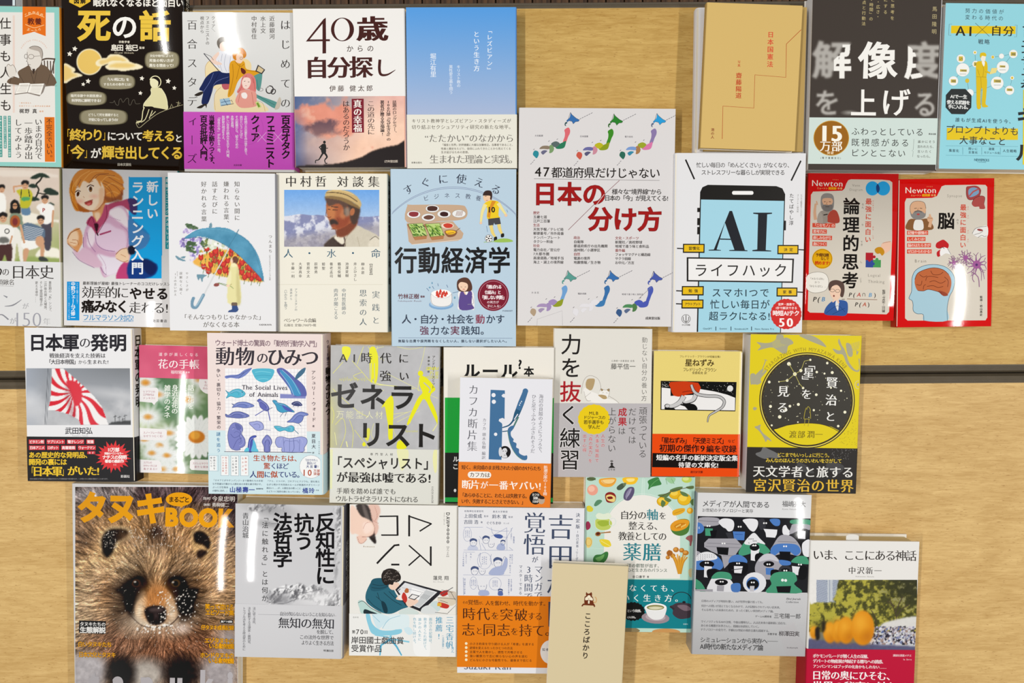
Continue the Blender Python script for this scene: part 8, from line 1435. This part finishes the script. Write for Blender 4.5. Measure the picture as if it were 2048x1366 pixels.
H('薬膳', 296, 572, 574, 134, '2b7f8c', .006, 1); H('東洋の叡智が出す、', 300, 668, 572, 30, '5a6a60', 0, 1); H('心と生き方のバランス', 330, 700, 612, 28, '5a6a60', 0, 1); H('谷口康平', 366, 747, 458, 20, '3a3a38', .008); H('著', 468, 748, 484, 16, '3a3a38')
E(300, 1130, 30, 10, 'b08a50'); BB([520, 1120, 600, 1110, 680, 1120, 690, 1140, 520, 1140], 'c9955a'); BB([310, 1112, 370, 1100, 420, 1125, 380, 1140, 310, 1138], '8a7a58')
band(500, 768, 1108, '14808a', spc='127680')
RG(710, 905, 66, 50, 5, '2a2628', a0=180, a1=360)
V('', 0, 0, 1, 1) if 0 else None
H('がんばらなくても、', 40, 822, 700, 54, 'f0f2f0', .006, 1); H('うまくいく生き方。', 60, 892, 730, 56, 'f0f2f0', .006, 1)
PG([v for k in range(40) for v in (370 + (86 if k % 2 else 80)*math.cos(k*math.pi/20), 990 + (68 if k % 2 else 62)*math.sin(k*math.pi/20))], '161b1c'); H('という発想。', 330, 985, 440, 22, 'e8e8e6', .01); H('心も体も。', 330, 1030, 400, 18, 'e8e8e6', .01)
E(528, 1035, 98, 40, '9a8a92', 4); E(528, 1030, 70, 26, 'b5a8ae', 4); BB([455, 955, 520, 930, 600, 950, 600, 1000, 575, 1040, 520, 1048, 480, 1025, 460, 985], 'e8e8e8'); E(528, 960, 74, 26, 'f4f4f4'); E(528, 962, 62, 19, '8f8a58'); BB([480, 962, 530, 955, 580, 964, 540, 976, 500, 974], 'd8d4b4')
BB([628, 955, 650, 945, 680, 930, 740, 930, 790, 950, 790, 1020, 740, 1040, 690, 1040, 650, 1010, 650, 980], '453a42'); BB([680, 950, 740, 945, 780, 975, 730, 985], '7a6670'); E(728, 925, 12, 8, '2a2226'); LN([630, 955, 660, 975], 12, '3a3036'); H('ISBN', 722, 1078, 756, 14, 'c9e0e0')
flush()
# ---- media
begin('paperback', 'white book with a crowd of hooded green, blue and grey figures', 'book',
      [820, 165, 1622, 168, 1574, 1312, 782, 1280], .028, .028, 'dfdfe0', 'L', '9aa0ac', .1, shine=(1601, 1035, 1, 3.6, 6), page='e8e0cc', spec=.3)
SP('メディアが人間である', .06, .5, .014, '2a2a2e', .01)
H('メディアが人間である', 856, 234, 1330, 50, '3a3a3c', .002); H('福嶋亮大', 1416, 236, 1582, 44, '3a3a3c', 0); H('21世紀のテクノロジーと実存', 856, 280, 1214, 28, '4a4a4c', .002); H('Ryota Fukushima', 1416, 273, 1540, 15, '8a8a8c', 0, sl=.2)
PG([808, 322, 1618, 340, 1596, 860, 788, 844], '26262a')
GN, BU, GY, WH, BL2 = '4a9a78', '4f7cc0', 'a6a4ac', 'e6e6ea', '1c1c20'
BB([835, 335, 960, 335, 980, 370, 950, 390, 840, 390], GY); LN([830, 355, 970, 362], 2.5, '6a6870'); BB([812, 372, 850, 375, 870, 410, 850, 440, 815, 440], BU); H('S', 822, 404, 846, 20, 'e6e6ea', .02); PG([876, 408, 930, 410, 926, 462, 878, 460], GN); PG([910, 425, 960, 420, 950, 470, 920, 480], BL2)
BB([970, 365, 1000, 340, 1060, 345, 1080, 375, 1070, 420, 1040, 430, 1020, 410, 1000, 400], WH); BB([1140, 350, 1190, 340, 1240, 350, 1245, 390, 1220, 430, 1190, 420, 1160, 380], WH); PG([1070, 430, 1155, 432, 1150, 492, 1080, 490], BU); LN([1085, 450, 1140, 452], 3, '2a4a90')
PG([1020, 440, 1060, 435, 1076, 480, 1040, 484], '3a3a40'); BB([1250, 350, 1290, 345, 1300, 400, 1270, 420, 1255, 400], '3a3a40'); PG([1285, 412, 1382, 418, 1378, 450, 1366, 474, 1304, 470, 1300, 440], WH); BB([1330, 345, 1395, 345, 1398, 385, 1370, 392, 1345, 375], BU)
BB([1420, 400, 1440, 385, 1455, 410, 1476, 440, 1450, 462, 1420, 445], WH); BB([1480, 350, 1560, 345, 1614, 352, 1612, 385, 1520, 380, 1474, 372], GN); BB([1500, 378, 1610, 385, 1608, 420, 1560, 410, 1470, 450, 1478, 400], GY); PG([1524, 425, 1580, 428, 1578, 484, 1526, 480], WH)
PG([870, 510, 900, 480, 1090, 480, 1136, 530, 1112, 560, 1060, 640, 1010, 690, 990, 600, 920, 570, 870, 540], GY); LN([890, 512, 1130, 520], 3, '77757e'); LN([880, 535, 1120, 545], 3, '77757e'); PG([956, 540, 1042, 544, 1036, 596, 965, 590], BL2); LN([1000, 600, 1090, 600], 3, '77757e')
BB([1110, 580, 1140, 520, 1180, 470, 1222, 440, 1250, 480, 1300, 530, 1332, 570, 1290, 590, 1240, 570, 1180, 590, 1130, 600], GN); BB([1150, 515, 1180, 470, 1220, 440, 1260, 480, 1298, 520, 1250, 512, 1200, 525], 'e4e4e8')
for k in range(12): x = 1180+10*(k % 8); y = 480+14*(k//3 % 3); LN([x, y, x+6, y+6], 4, '3a3a40')
PG([1196, 548, 1258, 552, 1240, 640, 1196, 632], WH); E(1222, 540, 34, 26, BL2); H('••', 1204, 530, 1236, 24, 'f2f2f2'); BB([1230, 590, 1280, 585, 1260, 640, 1228, 640], BL2)
BB([1335, 560, 1350, 530, 1400, 460, 1470, 460, 1520, 500, 1550, 560, 1530, 600, 1470, 590, 1400, 590, 1350, 600], GY); BB([1332, 575, 1360, 525, 1440, 515, 1520, 525, 1545, 570, 1510, 600, 1470, 575, 1400, 575, 1360, 600], BU); PG([1396, 570, 1474, 572, 1470, 636, 1402, 630], BL2); LN([1385, 500, 1515, 506], 3, '77757e')
BB([1560, 510, 1610, 490, 1610, 600, 1570, 600, 1556, 560], WH); BB([800, 575, 830, 570, 860, 600, 830, 640, 802, 640], GY)
BB([800, 690, 808, 640, 850, 600, 930, 590, 980, 620, 1004, 670, 980, 700, 940, 690, 850, 700], BU); BB([808, 635, 830, 590, 890, 572, 945, 590, 960, 620, 900, 635, 850, 632], 'e6e6ea')
for k in range(20): x = 825+16*(k % 8); y = 592+14*(k//8); LN([x, y, x+4, y+6], 3, '3a3a40')
E(888, 660, 52, 26, BL2); PG([870, 672, 924, 676, 916, 756, 868, 750], WH); BB([890, 700, 950, 695, 960, 740, 900, 760], BL2)
BB([1040, 640, 1060, 605, 1105, 592, 1150, 610, 1172, 640, 1150, 660, 1060, 658], BU); BB([1045, 650, 1165, 650, 1172, 710, 1130, 740, 1050, 720], BL2); PG([1078, 672, 1140, 674, 1130, 724, 1080, 720], WH); LN([1060, 700, 1140, 690], 5, '3a3a40')
BB([1225, 700, 1240, 640, 1290, 590, 1350, 590, 1400, 640, 1420, 700, 1380, 760, 1260, 760], GY); BB([1250, 640, 1290, 592, 1350, 592, 1392, 640, 1330, 628], 'c9c8cf'); E(1322, 658, 38, 20, BL2); PG([1300, 685, 1358, 688, 1350, 736, 1302, 732], BU); BB([1340, 700, 1400, 705, 1390, 750, 1340, 750], BL2)
BB([1390, 700, 1410, 672, 1450, 668, 1480, 690, 1470, 720, 1400, 720], '3a3a40'); E(1438, 700, 30, 12, BL2); BB([1478, 640, 1520, 605, 1580, 605, 1602, 640, 1600, 660, 1500, 650], GN); PG([1484, 672, 1556, 680, 1550, 740, 1490, 730], WH); BB([1540, 680, 1590, 680, 1580, 760, 1530, 760], BL2); BB([1395, 630, 1470, 640, 1470, 665, 1410, 665], BU)
BB([900, 850, 905, 790, 940, 750, 1040, 760, 1078, 810, 1075, 860], WH); BB([920, 760, 950, 720, 1000, 712, 1050, 725, 1060, 765, 990, 758], GN); E(990, 786, 46, 22, BL2); PG([960, 808, 1010, 810, 1006, 850, 958, 848], GY); BB([1060, 800, 1120, 795, 1118, 850, 1065, 850], BU)
E(1222, 790, 82, 74, WH); E(1210, 796, 46, 48, BU); E(1210, 800, 42, 36, BL2); PG([1190, 812, 1222, 812, 1218, 852, 1188, 850], 'c9c8cf')
BB([1310, 860, 1340, 800, 1330, 760, 1360, 722, 1430, 712, 1500, 720, 1520, 770, 1500, 800, 1550, 860], GN); PG([1374, 815, 1478, 812, 1470, 860, 1384, 858], BL2); BB([800, 760, 850, 790, 880, 850, 830, 845, 790, 800], GN); PG([800, 835, 930, 835, 930, 852, 790, 846], GY)
for x, y in ((900, 392), (1118, 397), (1296, 372), (1550, 402), (1005, 514), (1436, 534), (888, 650), (1107, 654), (1320, 660), (1540, 662), (992, 782), (1210, 787), (1222, 528), (1438, 704)): E(x-8, y, 6, 6, 'f4f4f4', n=10); E(x+8, y, 6, 6, 'f4f4f4', n=10)
E(1418, 771, 10, 10, 'f4f4f4'); E(1440, 773, 10, 10, 'f4f4f4')
band(1200, 858, 1400, 'd3d3d5', spc='a0a6b0')
for s_, x0, x1, y in (('日常のメディアが地球を覆い、AIが世界を駆け巡っても、', 850, 1292, 916), ('何かへの問いが消えてなくなるわけで、人が記憶なされていない近未来。', 850, 1412, 950), ('そんな考えへの未来のための、まったく新しい実存的メディア論。', 850, 1366, 978), ('マイノリティなるAIの注視、今後は爆発なし。人は近未来の最新鋭に自在な、', 846, 1456, 1060), ('あらゆる概要がお亭さんし、超越は永続化していく。', 846, 1264, 1088), ('テクノロジーの全力で、手癖は21世紀の現存主義を超越する。', 844, 1336, 1116)): H(s_, x0, y, x1, 19, '55555a', 0, 1)
H('Blind Journals', 1446, 900, 1546, 20, '55555a', 0, 1, sl=.3); H('Collection', 1442, 922, 1532, 20, '55555a', 0, 1, sl=.3)
H('ゲームAI開発者', 1226, 1024, 1342, 16, '3a3a3c', .01); H('三宅陽一郎', 1356, 1020, 1546, 38, '3a3a3c', .002); H('宗教学者', 1312, 1148, 1380, 16, '3a3a3c', .01); H('柳澤田実', 1392, 1144, 1536, 38, '3a3a3c', .004)
H('シミュレーションから実存へ──', 842, 1188, 1384, 40, '37373a', .004); H('AI時代の新たなメディア論', 840, 1234, 1282, 46, '37373a', .008); H('bookpeople', 1448, 1242, 1526, 14, '55555a', 0, 1)
flush()
# ---- myth
Z(1590, 1050, 4.322)
begin('hardcover_book', 'white hardcover with a photo of a street parade under trees and a crimson band', 'book',
      [134, 138, 1074, 140, 1020, 1520, 84, 1500], .03, .03, 'e6e4e0', 'L', 'dcd8d2', .45, hard=1, page='d8c89a', rs=.002)
slip(498, 80, 110, 30, 'e2e0da', z=.026)
H('いま、ここにある神話', 156, 256, 1048, 100, '37322f', .004, 1); H('中沢新一', 456, 392, 754, 68, '37322f', .002, 1); H('Nakazawa Shinichi', 522, 444, 684, 16, '8a8680', 0, 1)
g = P(98, 474, 1056, 1084, '8a8a4a', 1.3); X_, Y_ = g.X, g.Y
g.grad(474, 'dcdedf', 700, 'd2d4d2'); g.mix(((X_ < 186) & (Y_ < 690)).astype(float), 'e6e4e0')
bm = ((X_ > 186) & (X_ < 425) & (Y_ < 675)).astype(float); st = (np.sin((Y_ - .32*X_)*.42) > 0).astype(float); g.mix(bm, '7f8aa0'); g.mix(bm*st*.8, 'c6ccd6'); g.mix(((X_ > 278) & (X_ < 325) & (Y_ < 668)).astype(float), 'c2c8ce'); g.mix(((X_ > 278) & (X_ < 325) & (Y_ < 668) & (np.abs(X_-302) < 3)).astype(float), '8e98a8')
z1 = vnoise(X_.shape, 30, 81, 5); z2 = vnoise(X_.shape, 6, 82, 4)
tm = np.clip((z1*90 + (X_-372)*.8 - np.clip(600-Y_, 0, 200)*.25 - 20)/14, 0, 1)*np.clip((930-Y_)/10, 0, 1); tm = np.maximum(tm, np.clip((Y_ - 672 + z1*60-20)/14, 0, 1)*np.clip((930-Y_)/10, 0, 1)); tm = np.maximum(tm, np.clip((X_*-1 + 190 - np.abs(Y_-760)*.8 + z1*60)/14, 0, 1)*np.clip((930-Y_)/10, 0, 1))
lt = np.clip((z2-.44)*5 + .3 - (X_-500)/900, 0, 1)[..., None]; g.mix(tm, hexc('4a4a26')*(1-lt) + hexc('b0a844')*lt)
g.mix(np.clip((X_-680)/260, 0, 1)*np.clip((780-Y_)/200, 0, 1)*.75, '2f3020'); g.mix(np.clip((z2-.62)*8, 0, 1)*np.clip((X_-600)/200, 0, 1)*np.clip((860-Y_)/60, 0, 1)*.5, 'a8a488'); g.mix(np.clip((Y_-800)/80, 0, 1)*np.clip((X_-140)/60, 0, 1)*np.clip((700-X_)/100, 0, 1)*.6, '33331f')
for a_ in ([880, 860, 870, 760, 840, 690, 820, 640], [870, 760, 900, 680, 930, 620], [875, 800, 920, 730, 980, 690], [700, 860, 690, 790, 660, 740], [860, 700, 800, 660]): g.l(a_, 9, '4a3f32', .9)
g.p([740, 870, 800, 835, 1056, 790, 1056, 900, 760, 890], 'd8d6d2', 2)
g.spk(520, 650, 880, 1040, 1030, ['3a3440', '6a6474', 'dcdce6', '8a8ca8', 'b8b4bc', '2a2830', '5a6a98', 'cfc9d2', 'a08a80'], 4, 12, 83); g.p([98, 985, 300, 1005, 640, 1030, 1056, 1050, 1056, 1090, 98, 1090], '5a5a78', 3).n(.02, 20, 3)
# plain round orange floats (no character)
for cx, cy, rx, ry in ((165, 930, 36, 52), (300, 930, 56, 90), (368, 920, 46, 96), (440, 910, 72, 116), (585, 890, 100, 150)):
    g.e(cx, cy, rx, ry, 'd98a1e', 4).e(cx-rx*.2, cy-ry*.3, rx*.6, ry*.5, 'eba834', 22, a=.9).e(cx+rx*.4, cy+ry*.5, rx*.4, ry*.3, 'b96c14', 20, a=.6)
g.p([175, 900, 205, 880, 215, 940, 205, 990, 180, 985], '2a2422', 2).p([228, 840, 260, 840, 262, 900, 235, 930], '2f2a22', 4); g.put()
band(600, 1075, 1600, 'bd1c3c', spc='a81a34')
H('ポケモンパレードが開く人生の深層、', 154, 1130, 652, 36, 'f4eeee', .01, 1); H('デパートの物産展が喚起する贈与への誘惑、', 154, 1174, 782, 36, 'f4eeee', .01, 1); H('アンパンマンはブッダの化身かもしれない……', 154, 1220, 790, 32, 'f4eeee', .008, 1)
H('講談社選書メチエ', 846, 1126, 1006, 22, 'f0d8dc', .004, 1); H('le livre', 934, 1160, 1008, 20, 'f0d8dc', 0, 1); H('日常の奥にひそむ、', 146, 1296, 870, 84, 'f6f2f2', .016, 1); H('世界の秘密に触れる', 146, 1392, 980, 96, 'f6f2f2', .016, 1)
flush()
# ---- beige booklet
Z(900, 990, 3.633)
begin('booklet', 'narrow beige booklet with a tiny brown dog emblem and handwritten vertical lettering', 'book',
      [752, 494, 1308, 520, 1238, 1500, 695, 1490], .044, .009, 'd8c8a2', 'R', 'cdbd98', .6, page='e4dcc4')
DB = '6d3418'
BB([988, 712, 992, 706, 1002, 716, 1016, 714, 1026, 706, 1032, 716, 1030, 735, 1010, 742, 990, 734], DB); BB([978, 742, 990, 734, 1030, 736, 1040, 750, 1044, 790, 1030, 800, 990, 798, 976, 785], DB); BB([998, 735, 1010, 728, 1022, 736, 1012, 752, 1004, 750], 'ece2c8'); BB([984, 746, 1000, 740, 1008, 758, 1018, 742, 1034, 748, 1036, 766, 1010, 762, 984, 764], 'ece2c8'); E(996, 778, 10, 12, DB); E(1024, 778, 10, 12, DB); BB([1004, 768, 1014, 768, 1012, 796, 1004, 796], 'ece2c8')
RG(1052, 762, 12, 20, 6, 'cfa06a', a0=-90, a1=160); PG([958, 800, 968, 788, 1048, 790, 1056, 808, 1048, 816, 1042, 804, 970, 800, 964, 810, 954, 808], DB)
V('こころばかり', 1004, 850, 1195, 52, '2f2620', .016)
flush()
bpy.data.objects.remove(_fo); bpy.data.curves.remove(_fc)
